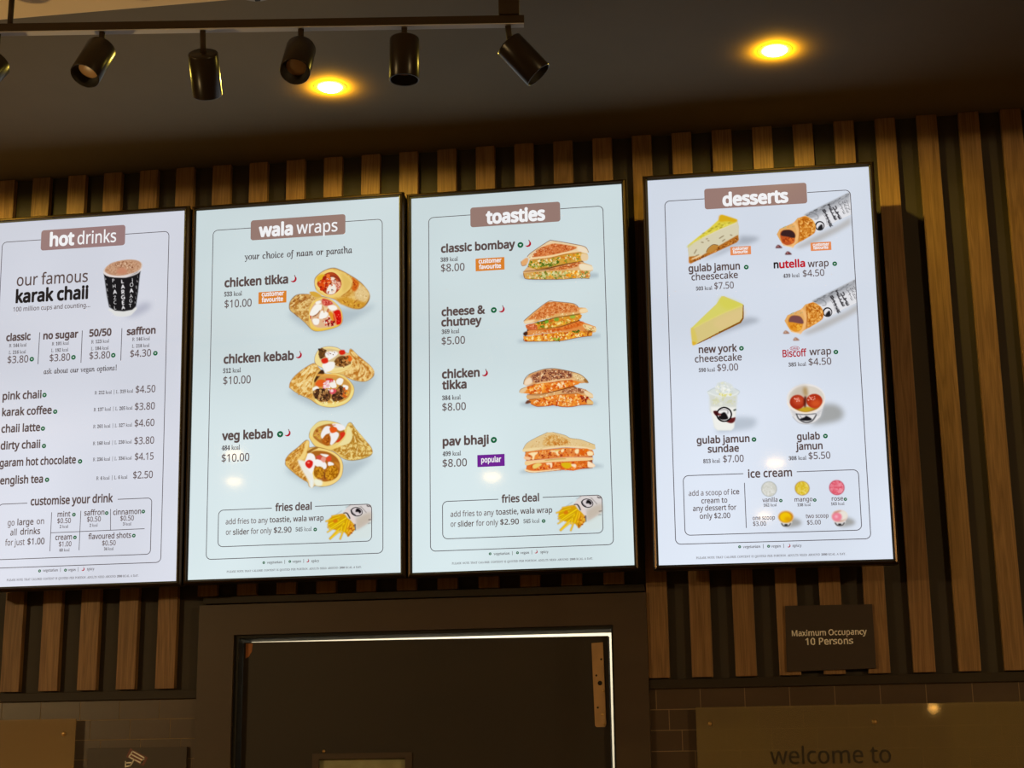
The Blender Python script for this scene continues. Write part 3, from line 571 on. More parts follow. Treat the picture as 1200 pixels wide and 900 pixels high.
GLYPHS['B'] = {
' ': (80, []),
'!': (57, [[23,43,17,152,40,152,35,43], [28,-3,19,0,15,11,19,23,28,26,38,23,42,11,38,0]]),
'.': (57, [[28,-3,19,0,15,11,19,23,28,26,38,23,42,11,38,0]]),
'0': (119, [[59,-2,42,0,29,8,19,19,12,35,7,76,12,117,19,133,29,144,42,151,60,154,76,151,89,144,106,117,111,76,106,35,89,8,76,0], [59,12,69,16,75,29,78,49,79,76,78,103,75,123,69,136,60,140,50,136,44,123,41,103,40,76,41,49,44,29,50,16]]),
'1': (119, [[21,0,21,11,38,11,46,14,49,25,49,131,34,115,21,109,13,114,9,125,23,130,42,141,56,152,80,152,80,25,82,15,91,11,108,11,108,0]]),
'2': (119, [[7,0,7,22,39,54,59,77,69,97,72,117,67,135,55,141,46,138,40,132,35,104,16,109,8,125,13,139,29,150,55,154,76,151,91,144,101,133,104,118,101,104,92,89,75,70,49,44,28,23,77,23,88,27,95,38,96,45,109,45,108,0]]),
'3': (119, [[52,-2,26,1,11,11,6,23,11,36,24,40,31,20,50,13,63,15,73,25,76,44,68,64,57,70,43,72,30,72,30,85,44,85,56,87,65,94,71,116,67,134,54,141,42,136,37,124,35,108,15,112,8,127,11,137,20,146,34,152,55,154,75,151,90,145,100,134,104,119,101,106,94,95,71,81,88,75,103,64,109,44,104,22,91,8,73,0]]),
'4': (119, [[38,0,38,11,44,11,56,14,62,27,62,39,3,39,3,52,63,152,93,152,93,54,115,54,115,39,93,39,93,27,98,14,110,11,113,11,113,0], [18,54,62,54,62,91,62,111,63,131,60,125,55,116,50,107,46,101]]),
'5': (119, [[52,-2,27,2,13,11,8,24,13,35,25,38,28,26,35,17,49,13,62,16,71,26,75,47,73,61,67,70,46,78,33,77,23,74,13,78,20,152,100,152,101,113,89,113,87,120,84,126,77,128,33,128,30,89,40,91,53,92,75,89,93,81,104,67,107,47,102,24,89,9,71,0]]),
'6': (119, [[62,-2,35,6,16,29,11,48,10,70,13,103,24,129,43,147,70,154,92,150,104,142,108,130,102,119,82,114,81,127,77,137,68,141,57,138,48,127,42,109,39,85,51,91,69,93,86,90,100,81,108,68,111,49,108,28,99,12,83,1], [63,12,76,20,79,31,80,47,79,62,75,72,61,80,49,77,39,70,41,43,46,26,54,15]]),
'7': (119, [[35,0,92,128,36,128,27,126,23,118,22,107,9,107,10,152,112,152,112,141,53,0]]),
'8': (119, [[58,-2,29,3,12,18,6,39,15,61,38,77,18,93,11,115,16,134,31,148,61,154,80,151,94,143,103,131,106,117,98,96,77,82,93,73,104,63,112,40,109,22,98,9,81,1], [64,89,75,100,79,117,77,129,70,138,59,141,46,135,41,118,47,101], [59,10,76,17,83,37,75,54,52,68,40,56,35,38,42,18]]),
'9': (119, [[48,-2,28,1,17,10,13,22,16,30,24,34,33,18,49,11,65,18,75,39,79,73,67,63,49,58,32,61,19,70,10,83,7,102,13,129,30,147,56,154,83,146,102,123,107,105,109,82,106,50,95,23,76,4], [58,74,71,78,79,88,78,111,73,127,66,136,57,139,43,130,39,119,38,104,43,81]]),
'A': (146, [[-27,0,-26,4,-12,7,0,18,11,31,34,57,68,97,113,150,117,150,111,18,116,8,130,4,129,0,70,0,71,4,72,4,86,8,90,25,91,50,42,50,37,47,21,28,13,18,10,11,13,6,25,4,24,0], [45,58,92,58,94,116]]),
'C': (149, [[69,-3,37,4,16,25,8,56,15,87,32,115,57,137,79,147,101,150,130,145,136,143,143,149,148,149,139,105,134,105,135,108,135,112,132,125,127,135,117,141,104,143,78,136,55,117,39,89,33,55,36,35,44,19,58,9,75,6,102,13,126,32,130,29,102,5]]),
'D': (160, [[-11,0,-10,4,-9,4,6,8,13,23,40,122,42,132,38,140,25,143,27,147,83,147,120,140,143,119,151,86,144,53,124,26,93,7,53,0], [54,7,85,14,108,33,122,60,127,91,124,112,115,127,100,137,80,140,70,139,65,134,61,122,36,28,33,15,38,9,44,8]]),
'E': (144, [[-11,0,-10,4,-9,4,6,8,13,23,40,122,42,132,38,140,26,143,27,147,139,147,133,115,129,115,129,116,127,131,118,138,98,140,80,140,70,139,65,135,62,125,50,82,68,82,91,87,101,103,106,103,91,51,87,51,87,59,86,69,80,74,68,75,49,75,35,26,34,20,33,15,37,9,48,7,63,7,89,11,108,21,122,40,126,40,111,0]]),
'H': (165, [[-11,0,-10,4,-9,4,2,6,9,11,13,23,40,122,42,132,38,140,26,143,27,147,85,147,84,143,83,143,69,139,61,123,52,90,52,86,53,83,59,82,113,82,118,83,120,87,130,122,132,132,128,140,115,143,117,147,175,147,174,143,172,143,159,139,151,124,125,25,124,19,123,14,127,7,139,4,138,0,79,0,80,4,81,4,92,6,99,11,103,23,115,67,115,69,115,70,114,73,108,74,54,74,49,73,47,69,35,25,34,19,33,14,37,7,49,4,48,0]]),
'I': (77, [[-10,0,-8,4,-8,4,3,6,10,11,14,23,41,122,43,132,39,140,27,143,28,147,87,147,86,143,84,143,71,139,63,124,37,25,35,14,39,7,51,4,50,0]]),
'K': (144, [[-11,0,-10,4,-9,4,2,6,9,11,13,23,40,122,42,132,38,140,26,143,27,147,85,147,84,143,82,143,69,139,62,125,51,84,51,82,50,81,52,79,54,80,106,122,115,131,118,137,116,141,107,143,106,143,107,147,158,147,157,143,156,143,136,135,106,112,70,83,112,22,124,8,138,4,137,0,75,0,76,4,77,4,88,6,91,12,89,17,85,25,53,72,50,74,47,71,35,24,33,15,37,6,51,4,50,0]]),
'L': (142, [[-8,0,-7,4,-6,4,9,8,16,23,43,122,44,128,45,132,41,140,29,143,30,147,88,147,87,143,73,139,65,124,39,29,37,20,37,16,40,9,52,7,67,7,94,10,112,21,126,42,130,42,116,0]]),
'N': (158, [[107,-3,49,118,24,27,22,19,21,14,25,6,38,4,37,0,-11,0,-10,4,5,8,13,23,41,124,42,127,42,129,38,138,27,143,26,143,27,147,58,147,112,34,135,120,137,128,137,133,133,141,120,143,121,147,169,147,168,143,157,141,150,136,145,124,111,-3]]),
'O': (163, [[63,-3,33,3,14,22,7,51,12,80,27,107,48,129,73,144,101,150,131,143,150,124,156,96,152,72,142,48,126,27,107,10,86,0], [63,3,85,9,103,25,119,49,129,76,132,105,130,121,124,134,114,141,101,144,79,137,58,118,41,90,33,67,31,43,33,26,39,14,50,6]]),
'P': (127, [[-11,0,-10,4,-8,4,6,8,13,23,40,122,42,132,38,140,26,143,27,147,85,147,109,143,124,132,129,114,122,91,101,76,70,70,50,70,46,68,34,20,33,17,33,14,38,6,52,4,51,0], [61,77,80,79,94,87,102,99,105,115,98,134,77,141,68,138,63,128,51,83,50,80,52,77]]),
'Q': (163, [[93,-41,79,-40,61,-35,45,-31,34,-30,9,-40,6,-36,45,-1,29,6,17,17,9,32,7,51,12,81,27,108,48,130,73,145,99,150,129,144,148,125,155,97,152,74,143,52,128,31,108,14,85,1,60,-3,52,-4,40,-15,45,-14,51,-14,65,-16,82,-20,99,-25,109,-26,125,-22,142,-8,145,-11,120,-34], [63,3,80,7,95,17,109,33,121,55,129,80,131,104,129,121,123,133,113,141,99,143,77,137,56,118,41,90,31,43,33,26,39,14,49,6]]),
'R': (142, [[-11,0,-10,4,-8,4,6,8,13,23,40,122,42,133,38,140,26,143,27,147,89,147,108,145,123,139,131,128,134,115,123,90,92,74,111,27,120,10,132,4,133,4,132,0,99,0,70,72,65,72,56,72,48,73,36,28,34,14,37,6,49,4,51,4,50,0], [64,79,83,81,98,89,107,100,110,115,102,134,79,140,71,139,66,135,62,126,50,80,57,79]]),
'S': (117, [[48,-3,18,3,15,4,13,4,5,-3,1,-3,8,46,12,46,15,28,22,14,32,6,46,3,61,7,71,18,75,33,72,44,65,55,58,64,49,73,32,94,28,112,33,131,48,145,70,150,80,150,89,147,96,145,99,144,107,149,111,149,104,106,101,106,99,122,93,134,85,141,73,143,55,137,49,119,53,106,63,92,73,82,83,71,92,57,95,40,89,18,73,3]]),
'T': (133, [[16,0,17,4,18,4,31,6,38,13,44,28,72,132,73,136,67,139,61,139,40,137,27,128,19,111,14,112,23,147,146,147,139,111,135,111,135,114,135,117,130,134,122,138,109,139,101,139,96,138,94,134,66,29,63,14,67,6,81,4,84,4,82,0]]),
'U': (155, [[63,-3,44,-1,29,7,20,20,16,36,20,57,38,123,39,133,35,140,21,143,23,147,85,147,84,143,82,143,66,138,58,121,43,61,39,45,38,35,46,14,68,7,90,12,105,25,111,37,117,57,132,112,135,130,131,140,118,143,119,147,168,147,168,143,165,143,154,140,148,133,145,125,141,113,125,52,112,20,92,2]]),
'Y': (130, [[15,0,17,4,30,6,37,11,41,21,53,63,33,116,26,132,17,140,4,143,5,147,69,147,68,143,54,141,51,134,51,129,53,124,71,74,105,113,116,126,119,135,115,141,110,142,102,143,103,147,154,147,152,142,140,137,124,121,74,65,62,21,61,17,61,13,66,6,82,4,80,0]]),
'a': (108, [[16,-3,3,3,-2,20,6,55,28,87,43,97,58,100,69,97,73,89,76,98,92,98,73,28,70,14,74,11,80,15,89,25,92,23,76,4,62,-3,55,0,53,7,55,18,60,37,49,20,38,7], [26,10,37,15,48,27,59,45,66,64,69,81,67,91,58,94,49,92,39,84,23,55,18,38,17,23,19,14]]),
'b': (108, [[26,-3,6,2,-1,11,-1,16,28,128,29,134,29,138,27,143,19,144,16,144,17,148,30,149,39,151,49,154,51,152,32,79,49,95,68,100,89,92,97,69,91,43,75,20,52,4], [30,3,53,13,71,38,78,67,73,84,59,90,40,80,26,53,17,21,16,12,19,5]]),
'c': (94, [[31,-3,18,0,8,7,2,19,0,34,4,55,15,75,32,90,63,100,79,95,84,84,81,75,74,72,67,74,65,81,65,85,68,88,69,90,70,92,62,94,41,86,25,62,19,34,24,14,39,7,55,12,72,26,75,22,54,4]]),
'e': (91, [[28,-2,16,0,7,7,1,17,-1,31,3,52,15,73,32,90,47,97,62,100,76,96,82,84,78,71,66,60,46,51,19,45,18,37,18,31,23,14,38,8,53,12,70,26,73,23,52,4], [20,50,39,55,53,63,62,74,65,86,63,92,57,94,43,89,30,73]]),
'f': (63, [[-15,-48,-25,-45,-29,-37,-27,-30,-21,-27,-14,-34,-15,-38,-15,-40,-13,-42,-3,-34,1,-23,4,-8,23,89,2,89,4,96,24,96,26,108,33,127,43,142,55,151,68,154,82,150,87,139,85,131,77,129,71,131,69,137,69,139,70,141,71,144,69,147,65,148,54,141,47,121,42,96,66,96,65,89,40,89,32,47,21,2,10,-27,-1,-43]]),
'g': (90, [[20,-48,-7,-41,-14,-33,-16,-24,-9,-7,11,8,2,18,7,27,18,38,7,48,3,62,9,81,25,95,48,101,65,97,78,93,92,93,92,84,77,84,78,75,72,55,57,41,35,36,26,37,19,27,23,22,35,17,61,6,68,-2,70,-13,64,-31,47,-44], [35,41,48,46,57,60,60,79,56,91,46,96,34,90,25,76,21,58,25,45], [24,-42,48,-36,56,-19,52,-10,42,-3,30,2,17,6,2,-6,-3,-20,4,-36]]),
'h': (127, [[96,-2,82,4,77,19,78,31,81,48,86,70,88,81,89,90,87,99,79,102,67,98,55,86,39,54,28,0,8,0,35,131,37,142,34,150,23,152,21,152,23,161,62,161,54,122,49,105,45,87,47,87,66,109,87,116,104,110,109,92,108,83,106,69,100,44,98,32,97,21,99,14,105,11,118,16,122,10,109,1]]),
'i': (56, [[39,124,31,128,28,135,31,143,39,146,46,143,50,135,46,127], [10,-3,3,0,0,9,1,17,4,27,17,76,18,80,19,83,16,89,6,91,6,94,20,96,30,98,39,100,41,97,41,96,41,94,20,25,18,16,23,10,30,14,41,27,44,23,27,4]]),
'k': (107, [[69,-2,59,3,51,20,38,51,25,41,13,0,-4,0,32,131,34,137,31,143,23,144,20,144,21,148,35,150,44,152,50,154,53,154,55,152,54,147,27,50,62,76,70,83,73,89,70,92,62,93,64,97,107,97,106,93,105,93,92,90,78,81,52,61,68,23,72,15,78,11,86,15,95,25,98,22,83,4]]),
'l': (55, [[10,-2,2,1,-1,8,1,17,4,31,31,130,32,137,29,143,18,145,19,149,33,151,42,152,52,154,54,152,53,147,20,27,18,16,21,11,29,15,39,26,42,23,24,4]]),
'n': (115, [[70,-3,63,0,60,9,62,21,68,44,75,68,77,80,71,87,62,83,50,73,39,60,29,45,21,26,13,0,-4,0,17,70,20,83,17,89,7,90,6,90,6,94,21,96,32,98,41,100,42,99,42,97,29,56,45,75,59,89,72,97,83,100,92,97,96,88,95,80,93,70,80,28,78,20,77,15,82,11,89,15,99,29,102,26,86,4]]),
'o': (111, [[33,-3,19,0,8,7,1,18,-1,32,4,56,19,78,40,94,64,100,78,98,90,91,97,79,99,65,95,44,82,23,64,7], [36,4,52,10,67,27,77,49,80,72,76,89,62,94,42,85,25,58,18,26,22,9]]),
'p': (108, [[-30,-47,-29,-43,-15,-40,-9,-27,17,74,18,79,19,83,16,89,5,90,6,94,20,96,30,98,39,100,41,98,41,94,35,79,53,95,72,100,90,92,97,71,92,46,77,22,56,4,32,-2,16,2,9,-26,7,-36,11,-42,24,-44,23,-47], [32,3,49,9,64,26,74,48,78,72,74,86,63,90,53,88,43,80,29,51,21,20,20,16,20,13,23,5]]),
'r': (71, [[-4,0,14,66,18,82,15,88,4,90,5,94,19,96,28,98,37,100,39,97,28,57,50,89,66,100,72,97,75,89,72,80,63,76,57,78,54,85,30,50,13,0]]),
's': (79, [[25,-3,10,0,2,2,-3,-1,-7,-1,-2,34,1,33,8,11,23,3,35,8,40,22,33,38,26,46,20,55,15,65,13,75,20,93,39,100,52,98,61,96,66,99,70,99,65,68,62,68,55,88,41,94,32,91,29,82,37,66,43,57,49,49,55,38,57,28,53,13,41,2]]),
't': (59, [[10,-3,3,0,0,8,1,14,2,20,21,89,6,89,7,94,26,103,43,124,48,124,40,96,58,96,56,89,38,89,21,25,19,14,23,10,29,14,39,25,42,21,26,3]]),
'u': (115, [[14,-3,5,1,1,12,2,22,6,37,16,72,17,78,18,84,15,89,4,91,5,95,19,97,28,98,38,100,40,99,40,96,39,93,22,34,20,23,19,17,25,10,39,17,56,36,72,64,83,98,99,98,81,29,78,15,82,10,90,14,100,27,103,24,87,4,70,-3,62,0,60,8,63,26,69,48,54,26,40,10,27,1]]),
'v': (94, [[19,-3,16,54,14,73,11,84,0,90,-2,90,-1,94,9,96,17,98,22,99,25,100,29,90,32,59,35,18,52,37,65,54,73,67,76,76,73,80,68,85,66,91,69,98,76,100,83,97,86,87,77,62,50,27,24,-3]]),
'y': (85, [[-14,-48,-22,-46,-24,-39,-22,-33,-15,-31,-10,-33,-3,-34,3,-31,11,-22,25,-2,14,55,11,68,9,77,3,87,-8,91,-7,94,3,96,10,98,20,100,23,95,27,82,32,56,39,18,55,44,63,59,67,67,69,74,63,82,60,85,58,91,61,97,68,100,76,96,79,86,75,71,66,50,55,32,42,11,27,-11,12,-30,-2,-43]]),
'|': (92, [[38,-37,38,175,54,175,54,-37]])}
def pair(l): return [(l[i], l[i + 1]) for i in range(0, len(l), 2)]
def loop_area(l): return sum(a[0] * b[1] - b[0] * a[1] for a, b in zip(l, l[1:] + l[:1])) / 2
def point_in(p, l):
    m = False
    for a, b in zip(l, l[1:] + l[:1]):
        if (a[1] > p[1]) != (b[1] > p[1]) and p[0] < (b[0] - a[0]) * (p[1] - a[1]) / (b[1] - a[1]) + a[0]: m = not m
    return m
GC = {}
def glyph(f, ch, w):
    """triangulated letter, its outline thickened by w"""
    k = (f, ch, w)
    if k in GC: return GC[k]
    adv, loops = GLYPHS[f][ch]
    loops = [[p for i, p in enumerate(l) if p != l[i - 1]] for l in (pair(q) for q in loops)]
    flat = []; tris = []
    if loops:
        sg = 1 if loop_area(max(loops, key=lambda l: abs(loop_area(l)))) > 0 else -1
        outers = [i for i, l in enumerate(loops) if loop_area(l) * sg > 0]
        for i in outers:                                 # each outline with the holes that lie in it
            grp = [loops[i]] + [h for j, h in enumerate(loops) if j not in outers and point_in(h[0], loops[i])]
            o = len(flat)
            tris += [tuple(o + q for q in t) for t in tessellate_polygon([[Vector((x, y, 0)) for x, y in l] for l in grp])]
            flat += [p for l in grp for p in l]
        if w > 0:
            for l in loops:
                for (x0, y0), (x1, y1) in zip(l, l[1:] + l[:1]):
                    d = Vector((x1 - x0, y1 - y0)).normalized(); n = Vector((-d.y, d.x)) * w; d = d * w * .42
                    o = len(flat)
                    flat += [(x0 - d.x + n.x, y0 - d.y + n.y), (x0 - d.x - n.x, y0 - d.y - n.y), (x1 + d.x - n.x, y1 + d.y - n.y), (x1 + d.x + n.x, y1 + d.y + n.y)]
                    tris.append((o, o + 1, o + 2, o + 3))
    GC[k] = (adv, flat, tris)
    return GC[k]

def text_mesh(s, f, w):
    x = 0; V = []; F = []
    for ch in s:
        adv, pts, tris = glyph(f, ch, w)
        o = len(V)
        k = .24 if f == 'B' and ch.isalpha() else 0          # the serif letters stand upright
        V += [(p[0] + x - p[1] * k, p[1]) for p in pts]
        F += [tuple(o + i for i in t) for t in tris]
        x += adv
    return V, F

class Flat:
    """flat coloured shapes on a display, y towards the viewer is negative"""
    def __init__(s): s.v = []; s.f = []; s.m = []; s.mats = []
    def mi(s, col):
        m = screen_ink(col)
        if m not in s.mats: s.mats.append(m)
        return s.mats.index(m)
    def add(s, V, F, col, lift):
        o = len(s.v); k = s.mi(col)
        s.v += [(x / 10000 - SW / 2, -lift / 1000, SH / 2 - y / 10000) for x, y in V]
        for t in F:
            s.f.append(tuple(o + i for i in t)); s.m.append(k)
    def poly(s, V, col, lift): s.add(V, [tuple(range(len(V)))], col, lift)
    def text(s, st, f, x, y, wd, xh, w, col, lift=.75):
        V, F = text_mesh(st, f, w)
        if not V: return
        a = min(p[0] for p in V); b = max(p[0] for p in V)
        k = wd / (b - a); h = xh / 100
        s.add([(x + (p[0] - a) * k, y - p[1] * h) for p in V], F, col, lift)
    def build(s, name, parent, label=None):
        me = bpy.data.meshes.new(name)
        me.from_pydata(s.v, [], s.f)
        for m in s.mats: me.materials.append(m)
        me.polygons.foreach_set('material_index', s.m)
        # face the viewer
        bm = bmesh.new(); bm.from_mesh(me)
        for f in bm.faces:
            f.normal_update()
            if f.normal.y > 0: f.normal_flip()
        bm.to_mesh(me); bm.free()
        o = bpy.data.objects.new(name, me); C.objects.link(o); o.parent = parent
        if label: o['label'] = label
        return o
INK = {}
def screen_ink(col):
    if col not in INK: INK[col] = emission('display_ink', lin(col), 1.0, (.004, .004, .004), 0.3); INK[col].node_tree.nodes['Principled BSDF'].inputs['Specular IOR Level'].default_value = 0.08
    return INK[col]
def arc(cx, cy, r, a0, a1, n=6, ry=None):
    ry = r if ry is None else ry
    return [(cx + r * math.cos(math.radians(a0 + (a1 - a0) * i / n)), cy + ry * math.sin(math.radians(a0 + (a1 - a0) * i / n))) for i in range(n + 1)]
def rrect(x0, y0, x1, y1, r):
    return arc(x1 - r, y0 + r, r, -90, 0) + arc(x1 - r, y1 - r, r, 0, 90) + arc(x0 + r, y1 - r, r, 90, 180) + arc(x0 + r, y0 + r, r, 180, 270)
def stroke(fl, pts, th, col, lift):
    n = len(pts); L = []; R_ = []
    for i, p in enumerate(pts):
        a = Vector(pts[max(0, i - 1)]); b = Vector(pts[min(n - 1, i + 1)])
        d = (b - a).normalized(); q = Vector((-d.y, d.x)) * th / 2
        L.append((p[0] + q.x, p[1] + q.y)); R_.append((p[0] - q.x, p[1] - q.y))
    fl.add(L + R_, [(i, i + 1, n + i + 1, n + i) for i in range(n - 1)], col, lift)
def draw_items(fl, items):
    for it in items:
        k = it[0]
        if k == 't': fl.text(it[1], it[2], it[3], it[4], it[5], it[6], it[7], it[8])
        elif k == 'r': fl.poly(rrect(*it[1:6]), it[6], .55)
        elif k == 'l': stroke(fl, [(it[1], it[2]), (it[3], it[4])], it[5], it[6], .5)
        elif k == 'o':
            x0, y0, x1, y1, r, th, col, g0, g1 = it[1:]
            if g0 == g1: g0 = g1 = (x0 + x1) / 2
            pts = [(g1, y0)] + arc(x1 - r, y0 + r, r, -90, 0) + arc(x1 - r, y1 - r, r, 0, 90) + arc(x0 + r, y1 - r, r, 90, 180) + arc(x0 + r, y0 + r, r, 180, 270) + [(g0, y0)]
            stroke(fl, pts, th, col, .5)
        elif k == 'v':
            x, y, r = it[1:]
            fl.poly(arc(x, y, r, 0, 345, 23), (16, 98, 60), .6)
            q = r * .42
            fl.poly([(x, y + q), (x - q, y - q * .2), (x - q * .6, y - q * .8), (x, y - q * .4), (x + q * .6, y - q * .8), (x + q, y - q * .2)], (214, 226, 222), .7)
        elif k == 'c':
            x, y, r = it[1:]
            a = arc(x - r * .15, y - r * .15, r * .95, -62, 150, 12); b = arc(x - r * .52, y - r * .42, r * .80, 118, -34, 12)
            fl.add(a + b[::-1], [(i, i + 1, 13 + i + 1, 13 + i) for i in range(12)], (176, 20, 44), .6)
            stroke(fl, [(x + r * .30, y - r * .95), (x + r * .12, y - r * 1.35)], r * .22, (110, 60, 60), .65)
        elif k == 'e':
            x, y, rx, ry, th, col = it[1:]
            stroke(fl, arc(x, y, rx, 0, 360, 28, ry), th, col, .6)

# pictures shown on the displays: painted on a fine grid of display points
CELL = 9.0                          # tenths of a millimetre
def vnoise(X, Y, cell, seed):
    r = np.random.RandomState(seed)
    T = r.rand(64, 64)
    def at(s):
        x = X / (cell * s) + seed * 3.1; y = Y / (cell * s) + seed * 1.7
        i = np.floor(x).astype(int); j = np.floor(y).astype(int); fx = x - i; fy = y - j
        fx = fx * fx * (3 - 2 * fx); fy = fy * fy * (3 - 2 * fy)
        g = lambda a, b: T[a % 64, b % 64]
        return (g(i, j) * (1 - fx) + g(i + 1, j) * fx) * (1 - fy) + (g(i, j + 1) * (1 - fx) + g(i + 1, j + 1) * fx) * fy
    return at(1.0) * .6 + at(.45) * .4
def inside(X, Y, pts):
    m = np.zeros(X.shape, bool)
    for (x0, y0), (x1, y1) in zip(pts, pts[1:] + pts[:1]):
        if y0 == y1: continue
        c = (y0 > Y) != (y1 > Y)
        m ^= c & (X < (x1 - x0) * (Y - y0) / (y1 - y0) + x0)
    return m
def spline(pts, n=5):
    out = []; L = len(pts)
    for i in range(L):
        a, b, c, d = (np.array(pts[(i + k) % L], float) for k in (-1, 0, 1, 2))
        for j in range(n):
            t = j / n
            out.append(tuple(.5 * (2 * b + (c - a) * t + (2 * a - 5 * b + 4 * c - d) * t * t + (3 * b - a - 3 * c + d) * t ** 3)))
    return out
def blur(a, r):
    k = int(round(r / CELL))
    if k < 1: return a
    for _ in range(2):
        for ax in (0, 1):
            p = np.pad(a, [(k + 1, k) if q == ax else (0, 0) for q in (0, 1)])
            c = np.cumsum(p, axis=ax); n = a.shape[ax]
            a = (np.take(c, range(2 * k + 1, 2 * k + 1 + n), ax) - np.take(c, range(0, n), ax)) / (2 * k + 1)
    return a
class Canvas:
    def __init__(s, x0, y0, x1, y1):
        s.x0, s.y0 = x0, y0
        s.nx = int((x1 - x0) / CELL) + 1; s.ny = int((y1 - y0) / CELL) + 1
        s.rgb = np.zeros((s.ny, s.nx, 3)); s.a = np.zeros((s.ny, s.nx))
        gx = x0 + np.arange(s.nx) * CELL; gy = y0 + np.arange(s.ny) * CELL
        s.X, s.Y = np.meshgrid(gx, gy)
    def win(s, pts, pad):
        xs = [p[0] for p in pts]; ys = [p[1] for p in pts]
        i0 = max(0, int((min(xs) - pad - s.x0) / CELL) - 1); i1 = min(s.nx, int((max(xs) + pad - s.x0) / CELL) + 3)
        j0 = max(0, int((min(ys) - pad - s.y0) / CELL) - 1); j1 = min(s.ny, int((max(ys) + pad - s.y0) / CELL) + 3)
        return slice(j0, j1), slice(i0, i1)
    def cover(s, w, pts):
        X, Y = s.X[w], s.Y[w]; q = CELL / 4
        return sum(inside(X + dx, Y + dy, pts).astype(float) for dx, dy in ((-q, -q * .4), (q, q * .4), (-q * .4, q), (q * .4, -q))) / 4
    def put(s, w, m, col):
        A = s.a[w]; o = m + A * (1 - m); k = np.where(o > 1e-6, m / np.maximum(o, 1e-6), 0)[..., None]
        s.rgb[w] = s.rgb[w] * (1 - k) + np.asarray(col, float) * k; s.a[w] = o
    def poly(s, pts, col, bl=0, al=1.0):
        w = s.win(pts, bl * 2 + 2 * CELL)
        if w[0].stop <= w[0].start or w[1].stop <= w[1].start: return
        s.put(w, blur(s.cover(w, pts), bl) * al, col)
def ell(x, y, rx, ry, rot, n=24):
    c, d = math.cos(math.radians(rot)), math.sin(math.radians(rot))
    return [(x + rx * math.cos(t) * c - ry * math.sin(t) * d, y + rx * math.cos(t) * d + ry * math.sin(t) * c) for t in (2 * PI * i / n for i in range(n))]
def line_poly(pts, w):
    n = len(pts); L = []; R_ = []
    for i, p in enumerate(pts):
        a = Vector(pts[max(0, i - 1)]); b = Vector(pts[min(n - 1, i + 1)])
        d = (b - a).normalized(); q = Vector((-d.y, d.x)) * w / 2
        e = d * (w * .3 if i == n - 1 else (-w * .3 if i == 0 else 0))
        k = .8 if i in (0, n - 1) else 1
        L.append((p[0] + q.x * k + e.x, p[1] + q.y * k + e.y)); R_.append((p[0] - q.x * k + e.x, p[1] - q.y * k + e.y))
    return L + R_[::-1]
def soft_line(pts):
    if len(pts) < 3: return pts
    out = []
    P = [pts[0]] + pts + [pts[-1]]
    for i in range(1, len(P) - 2):
        a, b, c, d = (np.array(P[i + k], float) for k in (-1, 0, 1, 2))
        for j in range(5):
            t = j / 5; out.append(tuple(.5 * (2 * b + (c - a) * t + (2 * a - 5 * b + 4 * c - d) * t * t + (3 * b - a - 3 * c + d) * t ** 3)))
    return out + [pts[-1]]
def paint(ops):
    xs = []; ys = []
    for op in ops:
        if op[0] in 'plkn':
            p = pair(op[1]); pad = op[3] * 2 if op[0] == 'p' else 60
            xs += [min(a[0] for a in p) - pad, max(a[0] for a in p) + pad]; ys += [min(a[1] for a in p) - pad, max(a[1] for a in p) + pad]
        elif op[0] == 'e':
            r = max(op[3], op[4]) + op[7] * 2; xs += [op[1] - r, op[1] + r]; ys += [op[2] - r, op[2] + r]
    cv = Canvas(min(xs) - 20, min(ys) - 20, max(xs) + 20, max(ys) + 20)
    for op in ops:
        k = op[0]
        if k == 'p': cv.poly(spline(pair(op[1])) if op[5] else pair(op[1]), op[2], op[3], op[4] / 100)
        elif k == 'l': cv.poly(line_poly(soft_line(pair(op[1])), op[2]), op[3], op[5], op[4] / 100)
        elif k == 'e': cv.poly(ell(op[1], op[2], op[3], op[4], op[5]), op[6], op[7], op[8] / 100)
        elif k == 'n':
            pts = spline(pair(op[1])); w = cv.win(pts, 60); m = blur(cv.cover(w, pts), op[7] + CELL) * op[5] / 100
            t = np.clip((vnoise(cv.X[w], cv.Y[w], op[4], op[6]) - .3) / .4, 0, 1)[..., None]
            cv.put(w, m, np.array(op[2], float) * (1 - t) + np.array(op[3], float) * t)
        elif k == 'k':
            pts = pair(op[1]); r = random.Random(op[6]); n = 0
            xs = [p[0] for p in pts]; ys = [p[1] for p in pts]
            while n < op[2]:
                x = r.uniform(min(xs), max(xs)); y = r.uniform(min(ys), max(ys))
                if not inside(np.array([x]), np.array([y]), pts)[0]: continue
                z = op[3] * r.uniform(.55, 1.25); asp = op[7] / 10; rot = op[8] if asp > 1 else r.uniform(0, 180)
                b = [(px + r.uniform(-.3, .3) * z, py + r.uniform(-.3, .3) * z) for px, py in ell(x, y, z * asp, z * r.uniform(.55, .95), rot, 7)]
                cv.poly(b, r.choice(op[4]), 0, op[5] / 100); n += 1
        elif k == 'w': cv.a[cv.X > op[1]] = 0          # cut off at the border line
        elif k == 't':
            st, x, y, xh, col, w, rot, sx = op[1:]
            adv, loops = GLYPHS['A'][st]
            pp = [[(px * xh / 100 * .72 * sx / 100, -py * xh / 100 * .72) for px, py in pair(l)] for l in loops]
            cxm = (min(p[0] for l in pp for p in l) + max(p[0] for l in pp for p in l)) / 2
            c, d = math.cos(math.radians(rot)), math.sin(math.radians(rot))
            pp = [[(x + (a - cxm) * c - b * d, y + (a - cxm) * d + b * c) for a, b in l] for l in pp]
            allp = [p for l in pp for p in l]; wn = cv.win(allp, 3 * CELL); m = np.zeros(cv.X[wn].shape)
            for l in pp:
                g = cv.cover(wn, l); m = np.abs(m - g)
            if w > 6: m = np.clip(blur(m, CELL) * 2.2, 0, 1)
            cv.put(wn, m, col)
    return cv
